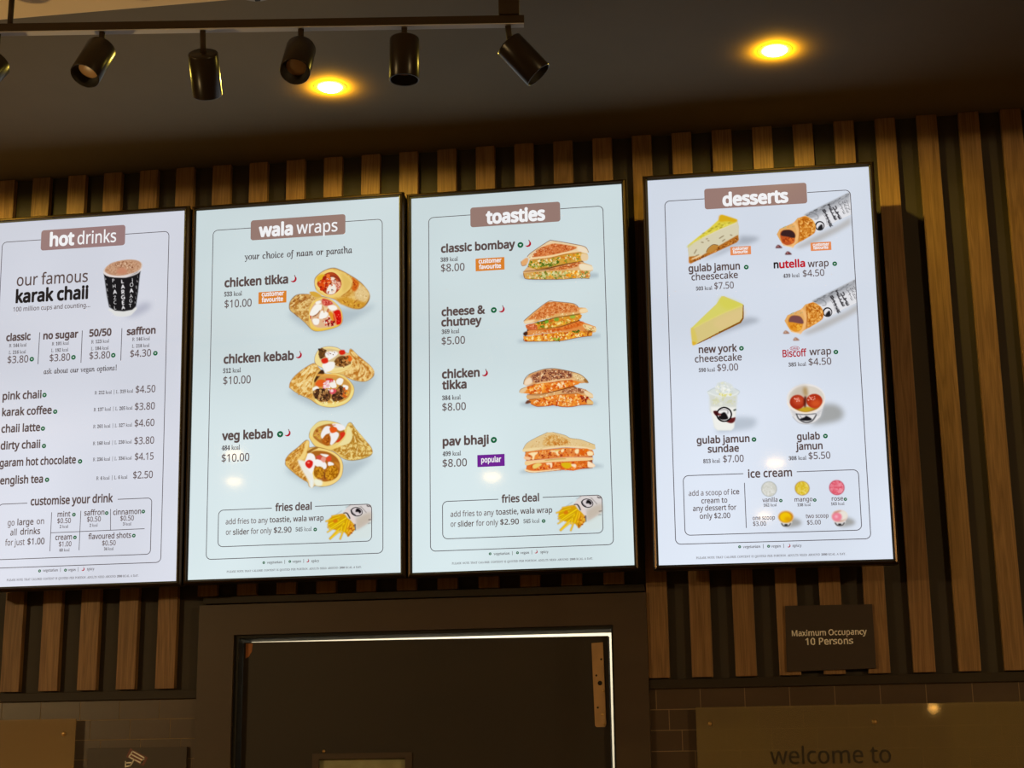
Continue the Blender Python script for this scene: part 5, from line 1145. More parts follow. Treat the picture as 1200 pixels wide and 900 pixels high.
PICTURES = [
 (1, 'wrap_picture', 'two halves of a wrap with red and white filling', [('p',[2837,3239,3446,3804,3823,3888,4471,3713,5268,3284,5292,3160,4869,3235,4119,3190],(146,160,170),96,55,1),
  ('p',[3573,2321,3686,2163,3912,2032,4139,1995,4340,2070,4617,2235,4918,2456,5118,2696,5208,2903,5143,3101,4969,3253,4770,3254,4520,3163,4269,2997,4017,2881,3791,2766,3613,2603],(150,104,40),10,100,1),
  ('p',[3585,2330,3694,2177,3914,2051,4134,2016,4329,2087,4598,2247,4890,2461,5084,2692,5171,2892,5108,3083,4939,3230,4746,3231,4503,3143,4260,2982,4016,2870,3796,2759,3624,2602],(222,176,86),0,100,1),
  ('n',[4215,2107,4617,2260,5118,2696,5168,2951,4944,3214,4520,3138,4269,2972],(196,136,46),(232,196,116),71,85,3,0),
  ('p',[4843,2527,5018,2614,5168,2825,5173,2952,5044,3044,4819,2980,4744,2799],(226,198,142),35,90,1),
  ('k',[4843,2527,5143,2799,5118,3024,4769,2977],30,20,[(240,216,160),(200,164,104)],80,2,10,0),
  ('p',[4219,2969,4469,2883,4694,2973,5019,3093,5093,3135,4944,3244,4745,3247,4520,3163],(206,148,44),25,90,1),
  ('k',[4244,2970,4719,2999,5019,3118,4769,3229],22,30,[(170,104,30),(230,176,70)],85,4,10,0),
  ('p',[4164,2091,4366,2117,4617,2311,4698,2473,4618,2665,4368,2852,4218,2868,4343,2648,4342,2369],(234,200,112),13,100,1),
  ('p',[4366,2168,4592,2360,4643,2490,4543,2660,4418,2729,4417,2450],(222,186,96),25,90,1),
  ('l',[4693,2473,4631,2666,4368,2864],23,(176,112,34),80,10),
  ('p',[4680,2315,4773,2376,4881,2517,4819,2690,4731,2735,4673,2643,4723,2507],(206,98,24),18,100,1),
  ('k',[4693,2341,4868,2516,4769,2700],9,30,[(170,62,14),(232,136,50)],90,5,10,0),
  ('l',[4744,3076,4831,3001],30,(170,92,28),90,8),
  ('p',[3582,2436,3661,2225,3862,2080,4114,2045,4329,2254,4377,2524,4355,2674,4180,2853,3980,2841,3714,2660],(238,206,120),0,100,1),
  ('p',[3650,2440,3737,2275,3963,2132,4165,2150,4321,2317,4372,2523,4273,2699,4092,2797,3916,2753,3739,2585],(178,70,30),0,100,1),
  ('p',[3649,2249,3787,2169,3888,2214,3813,2336,3688,2404],(224,176,40),15,100,1),
  ('k',[3675,2429,3876,2264,4014,2183,4052,2351,3991,2550,3891,2683,3739,2560],60,50,[(222,78,18),(236,112,44),(158,30,14),(244,146,84),(204,52,14)],95,6,10,0),
  ('p',[3978,2549,4116,2469,4229,2565,4180,2752,4017,2785,3929,2711],(240,232,220),10,100,1),
  ('p',[4052,2275,4165,2295,4216,2437,4091,2430],(242,222,200),8,100,1),
  ('p',[4216,2412,4332,2432,4347,2598,4255,2655,4192,2537],(232,172,146),10,100,1),
  ('l',[4039,2254,4190,2258,4342,2395],30,(120,46,36),90,5),
  ('l',[4115,2368,4267,2517,4242,2692],25,(168,60,48),80,8),
  ('k',[3963,2168,4342,2395,4318,2646,3967,2764],26,25,[(250,240,230),(200,90,60),(240,190,160),(120,40,30)],90,8,10,0),
  ('e',4092,2653,18,25,0,(70,60,50),0,100),
  ('l',[3626,2616,3791,2766,3980,2848,4193,2861,4368,2700],35,(240,204,108),95,5),
  ('p',[2829,3011,2908,2838,3084,2722,3438,2739,3791,2816,4018,2906,4244,3096,4375,3306,4411,3559,4322,3717,4022,3817,3672,3852,3496,3786,3319,3595,3065,3353,2862,3190],(140,96,40),10,100,1),
  ('p',[2853,3020,2930,2852,3100,2740,3443,2756,3786,2831,4006,2918,4225,3103,4352,3306,4387,3551,4301,3704,4010,3802,3671,3836,3500,3772,3328,3587,3082,3352,2884,3193],(216,176,98),0,100,1),
  ('n',[2847,3012,2934,2852,3110,2736,3463,2758,3616,2932,3442,3250,3369,3573,3065,3328],(180,120,48),(232,200,132),60,90,4,0),
  ('k',[2859,2962,3084,2735,3438,2769,3364,2917,3011,3022,2912,3193],40,33,[(150,88,34),(206,150,74),(176,112,42),(236,204,140)],90,9,18,-30),
  ('l',[3112,2977,3439,2845],25,(150,84,30),80,8),
  ('l',[2989,3273,3091,3380],40,(150,90,36),80,10),
  ('p',[3437,2668,3614,2679,3791,2816,3615,2831,3463,2745],(214,166,60),8,100,1),
  ('p',[3417,3248,3515,3002,3741,2864,4018,2906,4244,3096,4380,3306,4406,3559,4322,3709,4022,3807,3672,3842,3471,3710],(236,200,104),0,100,1),
  ('p',[3447,3275,3566,3035,3792,2907,4043,2958,4244,3147,4345,3304,4361,3556,4222,3718,3872,3753,3621,3713,3495,3555],(222,180,140),0,100,1),
  ('k',[3467,3251,3792,2930,4219,3145,4346,3530,3872,3740,3545,3608],40,45,[(236,206,150),(214,150,110),(246,236,220),(200,120,80)],90,10,10,0),
  ('p',[3817,2894,4018,2957,4119,3064,3943,3116,3818,3058],(206,80,66),8,100,1),
  ('k',[3817,2894,4119,3051,3868,3099],12,30,[(232,130,110),(180,40,36)],90,11,10,0),
  ('p',[3479,3227,3617,3058,3793,3082,3768,3219,3594,3372,3448,3364],(246,242,234),10,100,1),
  ('p',[3969,3130,4169,3112,4250,3223,4095,3269],(246,242,234),10,100,1),
  ('p',[3794,3246,3982,3332,3920,3460,3720,3478],(246,242,234),10,100,1),
  ('p',[3532,3482,3720,3493,3696,3647,3571,3640],(246,242,234),10,100,1),
  ('p',[3616,2983,3742,2952,3767,3017,3642,3060],(246,242,234),10,100,1),
  ('l',[3531,3411,3669,3339,3743,3243],23,(120,66,30),90,5),
  ('l',[3818,3121,3869,3301],35,(196,140,70),85,8),
  ('p',[3995,3308,4120,3341,4206,3622,4096,3553],(224,146,40),8,100,1),
  ('p',[4157,3293,4320,3272,4376,3507,4351,3661,4222,3683,4141,3442],(214,22,14),8,100,1),
  ('k',[4183,3319,4345,3404,4296,3652,4196,3546],9,25,[(240,90,70),(170,10,10)],90,12,10,0),
  ('k',[3821,3549,4021,3461,4176,3570,4177,3701,3922,3736],30,35,[(150,18,22),(196,50,40),(232,150,120),(120,10,16)],95,13,10,0),
  ('l',[3483,3743,3672,3822,4022,3787,4302,3703],40,(232,188,62),95,8),
  ('l',[4222,3711,4201,3521,4150,3343],23,(240,200,120),90,5),
  ('k',[3444,3477,3493,3303,3469,3453],5,25,[(200,70,60)],90,14,10,0)]),
 (1, 'wrap_picture', 'two halves of a wrap with brown meat and salad', [('p',[2862,5540,3464,5990,3985,6127,4774,5934,5340,5276,5119,5215,4130,5409],(146,160,170),90,55,1),
  ('p',[3591,4686,3627,4514,3751,4359,3975,4309,4225,4348,4374,4431,4573,4542,4623,4420,4697,4444,4871,4633,5119,4844,5267,5001,5331,5177,5266,5296,5069,5389,4823,5359,4625,5287,4377,5150,4029,5082,3804,4921,3629,4812],(160,112,44),10,100,1),
  ('p',[3607,4691,3643,4524,3764,4373,3984,4325,4229,4363,4375,4444,4570,4551,4619,4433,4692,4457,4862,4640,5105,4845,5250,4997,5313,5168,5250,5284,5057,5374,4815,5344,4621,5274,4378,5141,4037,5075,3817,4919,3645,4813],(226,186,106),0,100,1),
  ('n',[4623,4445,4871,4633,5267,5001,5316,5176,5069,5379,4526,5232,4476,5057,4673,4894],(188,116,36),(240,208,136),75,95,5,0),
  ('l',[4722,4649,4921,4908,4847,5101,4575,5186],32,(176,104,30),75,10),
  ('l',[4871,4732,5069,4990,4995,5208,4773,5319],32,(176,104,30),75,10),
  ('l',[5020,4888,5193,5095,5119,5288],32,(176,104,30),75,10),
  ('l',[4648,4571,4797,4752,4797,4901],32,(176,104,30),75,10),
  ('l',[4822,4754,4946,4983,4872,5201],37,(244,216,150),75,10),
  ('l',[4995,4936,5094,5115,5020,5283],37,(244,216,150),75,10),
  ('l',[5193,5021,5267,5173,5193,5292],37,(244,216,150),75,10),
  ('l',[4747,4799,4797,4950,4624,5089],37,(244,216,150),75,10),
  ('p',[3603,4687,3632,4527,3751,4366,3975,4319,4225,4358,4374,4443,4623,4619,4698,4772,4624,4941,4377,5076,4029,5077,3829,4923,3654,4814],(240,218,146),0,100,1),
  ('p',[3727,4594,3801,4399,4025,4374,4275,4438,4524,4539,4685,4709,4624,4867,4426,4930,4177,4942,3879,4851],(214,190,140),7,100,1),
  ('p',[3726,4395,3826,4350,3939,4481,3927,4580,3778,4659,3722,4569],(104,66,30),10,100,1),
  ('p',[4201,4707,4375,4605,4598,4679,4619,4854,4413,4925,4227,4870],(120,76,36),10,100,1),
  ('k',[3726,4370,3926,4381,3952,4582,3778,4647,3715,4544],26,35,[(70,44,20),(128,82,36),(96,60,26),(160,110,60)],95,15,10,0),
  ('p',[3926,4481,4101,4466,4076,4613,3977,4645,3907,4579],(244,240,236),10,100,1),
  ('p',[4125,4467,4275,4500,4226,4597,4027,4710,3990,4671],(244,240,236),10,100,1),
  ('p',[3829,4823,4027,4760,4177,4793,4153,4965,3930,5077,3854,4974],(244,240,236),10,100,1),
  ('k',[3901,4429,4275,4500,4027,4710],14,20,[(190,130,120),(120,80,60),(250,248,246)],85,16,10,0),
  ('p',[3803,4673,3952,4644,3990,4763,3878,4806,3808,4760],(214,40,20),7,100,1),
  ('p',[4325,4453,4461,4436,4486,4549,4375,4580,4312,4527],(214,40,20),7,100,1),
  ('p',[4487,4636,4623,4606,4693,4722,4599,4816,4499,4761],(232,104,26),10,100,1),
  ('k',[4201,4695,4375,4605,4574,4666,4624,4842,4426,4925,4227,4882],46,40,[(92,52,20),(150,96,44),(196,140,76),(64,36,16),(120,74,30)],95,17,10,0),
  ('l',[3879,4851,3892,5087],30,(236,236,226),80,10),
  ('l',[3954,5066,4228,5043,4475,4995,4649,4918],32,(236,206,130),95,7),
  ('p',[2860,5404,2958,5174,3256,4929,3566,4772,3679,4865,3930,5102,4228,5105,4476,5205,4675,5413,4749,5589,4700,5807,4528,5982,4232,6078,3960,6069,3687,5977,3462,5818,3137,5653,2911,5493],(160,108,40),10,100,1),
  ('p',[2880,5406,2975,5183,3267,4946,3572,4793,3682,4884,3928,5113,4220,5117,4463,5214,4658,5416,4731,5586,4683,5798,4514,5968,4224,6060,3957,6052,3690,5962,3470,5808,3151,5648,2930,5493],(226,182,98),0,100,1),
  ('n',[2873,5405,2971,5187,3256,4941,3579,4797,3705,4916,3582,5182,3534,5476,3562,5798,3137,5628],(196,130,40),(240,210,140),65,95,6,0),
  ('k',[2885,5393,3256,4941,3629,4837,3534,5476,3487,5770,3137,5604],50,37,[(186,116,34),(232,190,110),(210,150,60),(244,222,160)],80,18,26,-50),
  ('l',[3557,5205,3655,4988,3730,4942],30,(184,120,40),80,10),
  ('p',[3534,5427,3582,5207,3706,5065,3930,5102,4228,5105,4476,5210,4670,5417,4744,5589,4695,5802,4523,5975,4232,6068,3960,6059,3687,5957,3586,5726],(238,206,116),0,100,1),
  ('p',[3559,5478,3632,5259,3880,5148,4228,5167,4476,5279,4650,5485,4626,5754,4478,5919,4083,5948,3736,5905,3611,5702],(206,150,70),7,100,1),
  ('p',[3706,5065,3829,4972,3880,5099,3731,5190,3608,5332,3595,5257],(70,40,18),7,100,1),
  ('l',[3681,5125,3930,5151,4228,5192],75,(228,160,70),90,12),
  ('p',[3621,5382,3732,5264,3906,5298,3882,5445,3708,5466],(226,96,30),10,100,1),
  ('p',[3931,5238,4129,5261,4105,5358,3956,5325],(214,60,36),10,100,1),
  ('k',[3832,5319,4179,5313,4230,5611,3983,5697,3858,5518],30,50,[(246,226,226),(236,180,190),(226,130,150),(250,240,238)],92,19,10,0),
  ('p',[4229,5315,4328,5246,4439,5302,4378,5446,4254,5415],(244,240,232),10,100,1),
  ('p',[3539,5501,3658,5446,3734,5524,3635,5629,3560,5576],(244,240,232),10,100,1),
  ('p',[4427,5449,4576,5494,4551,5603,4440,5560],(244,240,232),10,100,1),
  ('p',[4031,5379,4204,5363,4230,5513,4081,5505],(244,240,232),10,100,1),
  ('p',[3560,5601,3758,5525,4032,5601,4058,5824,3885,5913,3636,5814],(92,58,32),10,100,1),
  ('p',[4095,5764,4230,5611,4353,5470,4502,5625,4434,5848,4182,5908],(88,54,30),10,100,1),
  ('k',[3560,5601,3758,5537,4032,5601,4045,5823,3885,5913,3636,5802],60,45,[(60,36,24),(104,64,34),(160,108,62),(196,150,90),(80,50,28)],95,20,10,0),
  ('k',[4095,5752,4230,5611,4353,5470,4502,5625,4429,5843,4182,5904],46,42,[(60,34,22),(110,68,34),(150,96,50),(190,120,70)],95,21,10,0),
  ('p',[4056,5577,4180,5547,4242,5624,4131,5704,4045,5663],(218,80,90),7,100,1),
  ('e',4106,5605,45,45,0,(248,220,220),5,100),
  ('k',[4428,5523,4601,5606,4577,5826,4429,5793],12,45,[(224,120,30),(236,170,60),(200,90,30)],95,22,10,0),
  ('l',[3636,5839,3786,5969,4034,6024,4330,5990,4602,5851,4705,5636],65,(240,222,140),95,10),
  ('k',[3687,5928,4133,5999,4577,5850,4380,5914],16,30,[(226,180,60),(250,236,180),(150,160,70)],85,23,10,0),
  ('l',[4070,5849,4182,5953],45,(240,226,160),90,7)]),
 (1, 'wrap_picture', 'two halves of a wrap with golden balls and tomato', [('p',[2787,7764,3433,8251,3728,8383,4412,8220,5290,7586,4997,7573,4018,7625],(146,160,170),89,55,1),
  ('p',[3446,6870,3494,6702,3691,6492,3913,6449,4160,6495,4357,6573,4481,6701,4579,6559,4677,6552,4825,6766,5094,7094,5253,7295,5253,7488,4997,7597,4655,7625,4410,7546,4139,7340,3819,7277,3621,7171,3496,6995],(150,116,40),10,100,1),
  ('p',[3463,6875,3511,6712,3703,6508,3921,6466,4163,6511,4356,6587,4477,6711,4573,6574,4670,6566,4814,6774,5079,7093,5234,7287,5234,7475,4983,7580,4648,7607,4408,7531,4143,7331,3829,7269,3635,7166,3513,6995],(226,194,112),0,100,1),
  ('n',[4603,6585,4849,6791,5241,7294,5216,7486,4655,7605,4262,7370,4114,7291,4458,7088],(180,124,36),(238,212,134),59,92,7,0),
  ('p',[4554,6656,4653,6709,4702,6930,4629,7121,4360,7205,4114,7266,4261,7176,4482,6968],(236,222,158),12,100,1),
  ('l',[4702,6614,4751,6835,4703,7027,4507,7309],27,(164,108,26),75,10),
  ('l',[4825,6814,4899,7012,5046,7140],27,(164,108,26),75,10),
  ('l',[4751,6884,4850,7179,4753,7465],27,(164,108,26),75,10),
  ('l',[4507,7333,4703,7269,4899,7375],27,(164,108,26),75,10),
  ('l',[4972,7112,5094,7336,5021,7526],27,(164,108,26),75,10),
  ('l',[4764,6933,4789,7104],32,(246,228,168),80,10),
  ('l',[4874,7035,4997,7162],32,(246,228,168),80,10),
  ('l',[4654,7316,4483,7453],32,(246,228,168),80,10),
  ('l',[4850,7276,4826,7468],32,(246,228,168),80,10),
  ('p',[3458,6871,3507,6715,3691,6501,3913,6458,4160,6502,4357,6585,4506,6751,4482,6944,4310,7130,4114,7242,3819,7228,3621,7122,3509,6995],(236,206,120),0,100,1),
  ('p',[3482,6701,3691,6501,3913,6463,4111,6500,3914,6600,3716,6615,3569,6779,3521,6923],(232,214,140),12,100,1),
  ('p',[3570,6876,3642,6685,3864,6573,4160,6563,4432,6698,4457,6870,4261,7079,4016,7177,3818,7107,3669,7003],(176,110,40),7,100,1),
  ('p',[3594,6804,3692,6638,3815,6693,3805,6985,3694,6955],(200,140,60),12,100,1),
  ('k',[3593,6707,3791,6667,3793,6984,3644,6929],18,35,[(160,90,30),(226,150,80),(210,170,60)],90,24,10,0),
  ('p',[3804,6790,3914,6625,4062,6632,4063,6802,3964,6846,3842,6962,3797,6911],(240,236,236),12,100,1),
  ('p',[4051,6826,4136,6757,4309,6838,4261,7006,4114,7157,4052,7094],(240,236,236),12,100,1),
  ('p',[4111,6561,4357,6573,4505,6702,4358,6768,4259,6714],(240,236,236),12,100,1),
  ('p',[3830,7010,3952,6846,4063,6900,4069,7070,3991,7169,3867,7109],(176,92,22),10,100,1),
  ('k',[3842,6987,4014,6897,4040,7142],16,25,[(206,124,40),(140,66,14)],90,25,10,0),
  ('p',[4057,6656,4235,6664,4247,6775,4112,6817,4058,6753],(228,86,24),7,100,1),
  ('p',[4346,6828,4481,6810,4469,6919,4310,7081,4236,7066,4359,6962],(214,50,24),10,100,1),
  ('l',[4012,6605,4210,6590],25,(200,80,50),80,7),
  ('l',[3483,6897,3621,7086,3868,7226,4114,7254,4360,7193],49,(240,206,116),95,10),
  ('p',[2765,7581,2857,7379,3127,7172,3348,6988,3452,7017,3461,7188,3621,7183,3918,7257,4213,7392,4386,7569,4436,7837,4363,8098,4119,8280,3826,8327,3629,8295,3556,8347,3458,8300,3407,8177,3135,7997,2811,7716],(150,104,36),10,100,1),
  ('p',[2782,7584,2872,7388,3137,7188,3353,7009,3455,7038,3464,7203,3621,7199,3911,7271,4201,7402,4370,7573,4419,7833,4348,8087,4109,8263,3821,8309,3629,8277,3557,8328,3460,8282,3411,8163,3144,7988,2827,7716],(222,176,88),0,100,1),
  ('n',[2775,7581,2882,7380,3152,7173,3373,7001,3435,7065,3351,7304,3180,7490,3281,7786,3407,8153,3135,7985],(186,120,34),(232,188,100),54,95,8,0),
  ('k',[2785,7570,3152,7198,3373,7038,3180,7490,3357,8079,3035,7896],60,30,[(170,100,28),(226,170,80),(200,140,56),(238,200,130)],80,26,20,-45),
  ('p',[3373,7013,3452,7041,3400,7258,3328,7497,3205,7540,3118,7548,3277,7325],(240,208,126),10,100,1),
  ('p',[3131,7549,3353,7595,3577,7799,3628,8090,3581,8329,3482,8325,3432,8130,3257,7833],(236,232,220),15,100,1),
  ('p',[3401,7403,3523,7215,3918,7269,4213,7404,4381,7581,4426,7836,4353,8093,4119,8268,3826,8311,3629,8187,3527,7797],(242,212,128),0,100,1),
  ('p',[3439,7502,3573,7314,3918,7330,4189,7464,4325,7639,4350,7857,4265,8070,4070,8170,3825,8171,3652,8043,3576,7750],(170,98,30),7,100,1),
  ('p',[3400,7306,3621,7195,3720,7224,3573,7290,3450,7381],(160,104,36),10,100,1),
  ('p',[3389,7451,3450,7357,3598,7412,3649,7608,3601,7800,3529,7941,3404,7791,3329,7643],(244,240,238),12,100,1),
  ('p',[3624,7559,3821,7544,3957,7695,3945,7815,3847,7835,3699,7756,3600,7679],(244,240,238),12,100,1),
  ('p',[4018,7625,4165,7680,4141,7751,4006,7733],(244,240,238),12,100,1),
  ('p',[3771,7396,4017,7432,3944,7501],(244,240,238),12,100,1),
  ('p',[3648,7463,3796,7434,3846,7569,3698,7538],(206,80,60),10,100,1),
  ('p',[3944,7525,4066,7458,4104,7581,3993,7624],(220,76,40),10,100,1),
  ('p',[3845,7472,3944,7525,3895,7644,3796,7567],(230,150,130),12,100,1),
  ('p',[3353,7619,3452,7551,3563,7605,3551,7725,3466,7794,3367,7717],(216,34,26),7,100,1),
  ('e',3440,7628,35,25,0,(248,140,120),10,100),
  ('n',[3590,7896,3699,7756,3847,7786,3897,7933,3824,8075,3652,8055],(150,88,12),(214,150,34),49,100,9,0),
  ('n',[3922,7959,3994,7781,4166,7740,4289,7854,4265,8046,4070,8158,3947,8080],(160,96,10),(226,160,36),49,100,10,0),
  ('l',[3892,7933,3922,8103],30,(90,44,16),80,10),
  ('p',[4165,7632,4313,7687,4338,7832,4239,7732],(200,130,40),15,100,1),
  ('l',[3702,8166,3923,8247,4168,8210,4363,8026,4391,7738],64,(244,212,130),95,10),
  ('p',[3604,8113,3825,8147,3826,8291,3654,8289],(238,238,214),15,100,1),
  ('l',[3530,8134,3544,8332],59,(232,240,236),95,10)]),
 (1, 'fries_picture', 'yellow fries in a paper cone', [('p',[4634,8859,5200,8875,5256,8932,5256,9564,5216,9815,4829,9816,4571,9759],(214,222,214),32,45,0),
  ('p',[4634,8851,5119,8860,5216,8875,5258,8948,5258,9312,5119,9417,4829,9580,4797,9420,4635,9224,4569,9111,4440,9090,4537,8951],(216,210,208),3,100,0),
  ('p',[4796,9262,5055,9130,5258,9091,5258,9312,5119,9417,4829,9580,4797,9420],(192,178,160),48,80,0),
  ('p',[4440,9090,4569,9000,4667,9115,4764,9229,4797,9420,4700,9417,4602,9223],(228,210,204),19,90,1),
  ('l',[4504,8926,4618,8899,4650,8852],13,(120,124,124),80,5),
  ('l',[4229,9129,4375,9040,4407,9017],13,(130,130,128),80,5),
  ('e',4828,9066,174,129,14,(40,34,36),0,100),
  ('e',4835,9066,149,107,14,(214,204,206),0,100),
  ('p',[4796,9041,4828,8978,4893,8989,4958,9063,4917,9117,4877,9076,4804,9073],(22,18,20),5,100,1),
  ('l',[4666,9012,4715,9101,4796,9167],26,(30,26,28),90,5),
  ('l',[4941,8920,5103,9100],15,(90,80,76),90,5),
  ('l',[4885,8909,4958,8960],10,(120,110,106),80,5),
  ('l',[5119,8895,5151,8928,5216,8923],23,(40,34,34),95,5),
  ('l',[5224,8915,5229,8955],16,(50,44,44),95,3),
  ('l',[5168,9305,5232,9298],23,(70,62,58),90,5),
  ('l',[5151,9406,5224,9398],19,(110,104,96),90,5),
  ('l',[4456,9098,4537,9094,4586,9143,4635,9248],32,(26,20,18),95,5),
  ('e',4501,9124,42,23,0,(240,220,200),5,100),
  ('l',[4780,9420,4789,9570],36,(40,24,14),95,5),
  ('p',[4003,9326,4116,9172,4440,9106,4570,9222,4700,9353,4781,9546,4700,9638,4587,9752,4539,9695,4425,9596,4199,9555,4052,9471],(214,160,10),6,100,1),
  ('l',[3954,9301,4359,9182],65,(168,116,6),70,6),
  ('l',[3954,9301,4359,9182],48,(238,196,20),100,5),
  ('l',[4124,9165,4424,9129],65,(168,116,6),70,6),
  ('l',[4124,9165,4424,9129],48,(232,190,30),100,5),
  ('l',[4011,9406,4311,9275],68,(168,116,6),70,6),
  ('l',[4011,9406,4311,9275],52,(244,206,16),100,5),
  ('l',[4012,9469,4505,9235],71,(168,116,6),70,6),
  ('l',[4012,9469,4505,9235],55,(226,182,8),100,5),
  ('l',[4052,9518,4537,9221],68,(168,116,6),70,6),
  ('l',[4052,9518,4537,9221],52,(246,212,20),100,5),
  ('l',[3996,9603,4473,9329],58,(168,116,6),70,6),
  ('l',[3996,9603,4473,9329],42,(240,206,30),100,5),
  ('l',[4070,9788,4473,9376],84,(168,116,6),70,6),
  ('l',[4070,9788,4473,9376],68,(240,200,14),100,5),
  ('l',[4086,9780,4344,9593],65,(168,116,6),70,6),
  ('l',[4086,9780,4344,9593],48,(250,214,40),100,5),
  ('l',[4361,9806,4506,9441],71,(168,116,6),70,6),
  ('l',[4361,9806,4506,9441],55,(236,196,10),100,5),
  ('l',[4377,9625,4409,9469],65,(168,116,6),70,6),
  ('l',[4377,9625,4409,9469],48,(246,210,30),100,5),
  ('l',[4474,9598,4570,9285],71,(168,116,6),70,6),
  ('l',[4474,9598,4570,9285],55,(240,196,16),100,5),
  ('l',[4555,9601,4619,9319],74,(168,116,6),70,6),
  ('l',[4555,9601,4619,9319],58,(246,190,30),100,5),
  ('l',[4635,9604,4683,9384],74,(168,116,6),70,6),
  ('l',[4635,9604,4683,9384],58,(238,174,40),100,5),
  ('l',[4716,9575,4732,9418],68,(168,116,6),70,6),
  ('l',[4716,9575,4732,9418],52,(240,180,60),100,5),
  ('l',[4587,9728,4732,9576],58,(168,116,6),70,6),
  ('l',[4587,9728,4732,9576],42,(206,120,20),100,5),
  ('p',[4149,9316,4230,9240,4295,9306,4230,9351],(214,124,14),10,100,1),
  ('l',[4571,9538,4667,9415],26,(190,96,20),90,6),
  ('l',[4312,9497,4441,9407],16,(150,110,10),70,5),
  ('l',[4343,9149,4424,9129],39,(228,150,40),90,8),
  ('k',[4539,9600,4764,9419,4765,9577,4604,9744],14,26,[(190,90,16),(240,170,60),(160,70,10)],85,27,10,0)]),
 (2, 'fries_picture', 'yellow fries in a paper cone', [('p',[4667,8864,5210,8879,5263,8935,5244,9556,5198,9802,4828,9803,4581,9747],(214,222,214),31,45,0),
  ('p',[4667,8856,5133,8864,5226,8879,5264,8951,5253,9308,5117,9412,4834,9571,4807,9415,4657,9222,4598,9111,4474,9090,4571,8953],(216,210,208),3,100,0),
  ('p',[4812,9259,5063,9130,5259,9091,5253,9308,5117,9412,4834,9571,4807,9415],(192,178,160),46,80,0),
  ('p',[4474,9090,4601,9001,4691,9114,4781,9227,4807,9415,4714,9411,4626,9221],(228,210,204),19,90,1),
  ('l',[4541,8929,4650,8902,4683,8857],12,(120,124,124),80,5),
  ('l',[4271,9128,4413,9041,4445,9018],12,(130,130,128),80,5),
  ('e',4848,9066,167,124,14,(40,34,36),0,100),
  ('e',4854,9067,142,102,14,(214,204,206),0,100),
  ('p',[4818,9042,4850,8981,4912,8991,4972,9064,4932,9116,4894,9076,4824,9073],(22,18,20),5,100,1),
  ('l',[4694,9013,4738,9101,4814,9166],25,(30,26,28),90,5),
  ('l',[4961,8923,5111,9100],14,(90,80,76),90,5),
  ('l',[4907,8913,4975,8962],9,(120,110,106),80,5),
  ('l',[5132,8899,5162,8931,5224,8926],22,(40,34,34),95,5),
  ('l',[5232,8919,5236,8958],15,(50,44,44),95,3),
  ('l',[5167,9302,5229,9295],22,(70,62,58),90,5),
  ('l',[5148,9400,5218,9392],19,(110,104,96),90,5),
  ('l',[4490,9098,4568,9094,4613,9142,4657,9245],31,(26,20,18),95,5),
  ('e',4533,9123,40,22,0,(240,220,200),5,100),
  ('l',[4792,9414,4796,9562],34,(40,24,14),95,5),
  ('p',[4048,9322,4161,9171,4474,9105,4595,9220,4716,9349,4788,9538,4709,9628,4597,9740,4552,9684,4446,9587,4230,9547,4092,9464],(214,160,10),6,100,1),
  ('l',[4002,9297,4394,9180],62,(168,116,6),70,6),
  ('l',[4002,9297,4394,9180],46,(238,196,20),100,5),
  ('l',[4169,9163,4458,9128],62,(168,116,6),70,6),
  ('l',[4169,9163,4458,9128],46,(232,190,30),100,5),
  ('l',[4054,9400,4345,9272],65,(168,116,6),70,6),
  ('l',[4054,9400,4345,9272],50,(244,206,16),100,5),
  ('l',[4053,9462,4533,9233],68,(168,116,6),70,6),
  ('l',[4053,9462,4533,9233],53,(226,182,8),100,5),
  ('l',[4091,9511,4564,9218],65,(168,116,6),70,6),
  ('l',[4091,9511,4564,9218],50,(246,212,20),100,5),
  ('l',[4034,9594,4499,9325],56,(168,116,6),70,6),
  ('l',[4034,9594,4499,9325],40,(240,206,30),100,5),
  ('l',[4100,9775,4498,9371],81,(168,116,6),70,6),
  ('l',[4100,9775,4498,9371],65,(240,200,14),100,5),
  ('l',[4115,9768,4369,9584],62,(168,116,6),70,6),
  ('l',[4115,9768,4369,9584],46,(250,214,40),100,5),
  ('l',[4379,9793,4528,9435],68,(168,116,6),70,6),
  ('l',[4379,9793,4528,9435],53,(236,196,10),100,5),
  ('l',[4399,9616,4434,9462],62,(168,116,6),70,6),
  ('l',[4399,9616,4434,9462],46,(246,210,30),100,5),
  ('l',[4493,9589,4594,9282],68,(168,116,6),70,6),
  ('l',[4493,9589,4594,9282],53,(240,196,16),100,5),
  ('l',[4570,9592,4639,9315],71,(168,116,6),70,6),
  ('l',[4570,9592,4639,9315],56,(246,190,30),100,5),
  ('l',[4647,9595,4700,9379],71,(168,116,6),70,6),
  ('l',[4647,9595,4700,9379],56,(238,174,40),100,5),
  ('l',[4726,9567,4745,9412],65,(168,116,6),70,6),
  ('l',[4726,9567,4745,9412],50,(240,180,60),100,5),
  ('l',[4598,9717,4741,9567],56,(168,116,6),70,6),
  ('l',[4598,9717,4741,9567],40,(206,120,20),100,5),
  ('p',[4189,9312,4268,9237,4329,9302,4266,9346],(214,124,14),9,100,1),
  ('l',[4587,9530,4683,9410],25,(190,96,20),90,6),
  ('l',[4340,9489,4466,9401],15,(150,110,10),70,5),
  ('l',[4380,9148,4458,9128],37,(228,150,40),90,8),
  ('k',[4555,9591,4776,9413,4772,9568,4613,9733],14,25,[(190,90,16),(240,170,60),(160,70,10)],85,27,10,0)]),
 (2, 'toastie_picture', 'stacked toasted sandwich with green filling', [('p',[3177,2576,3765,2703,5241,2708,5180,2569,3332,2495],(146,160,170),48,60,1),
  ('p',[3359,2225,3949,2264,4868,2098,4950,2262,4426,2385,3771,2433,3289,2425],(120,70,28),7,100,0),
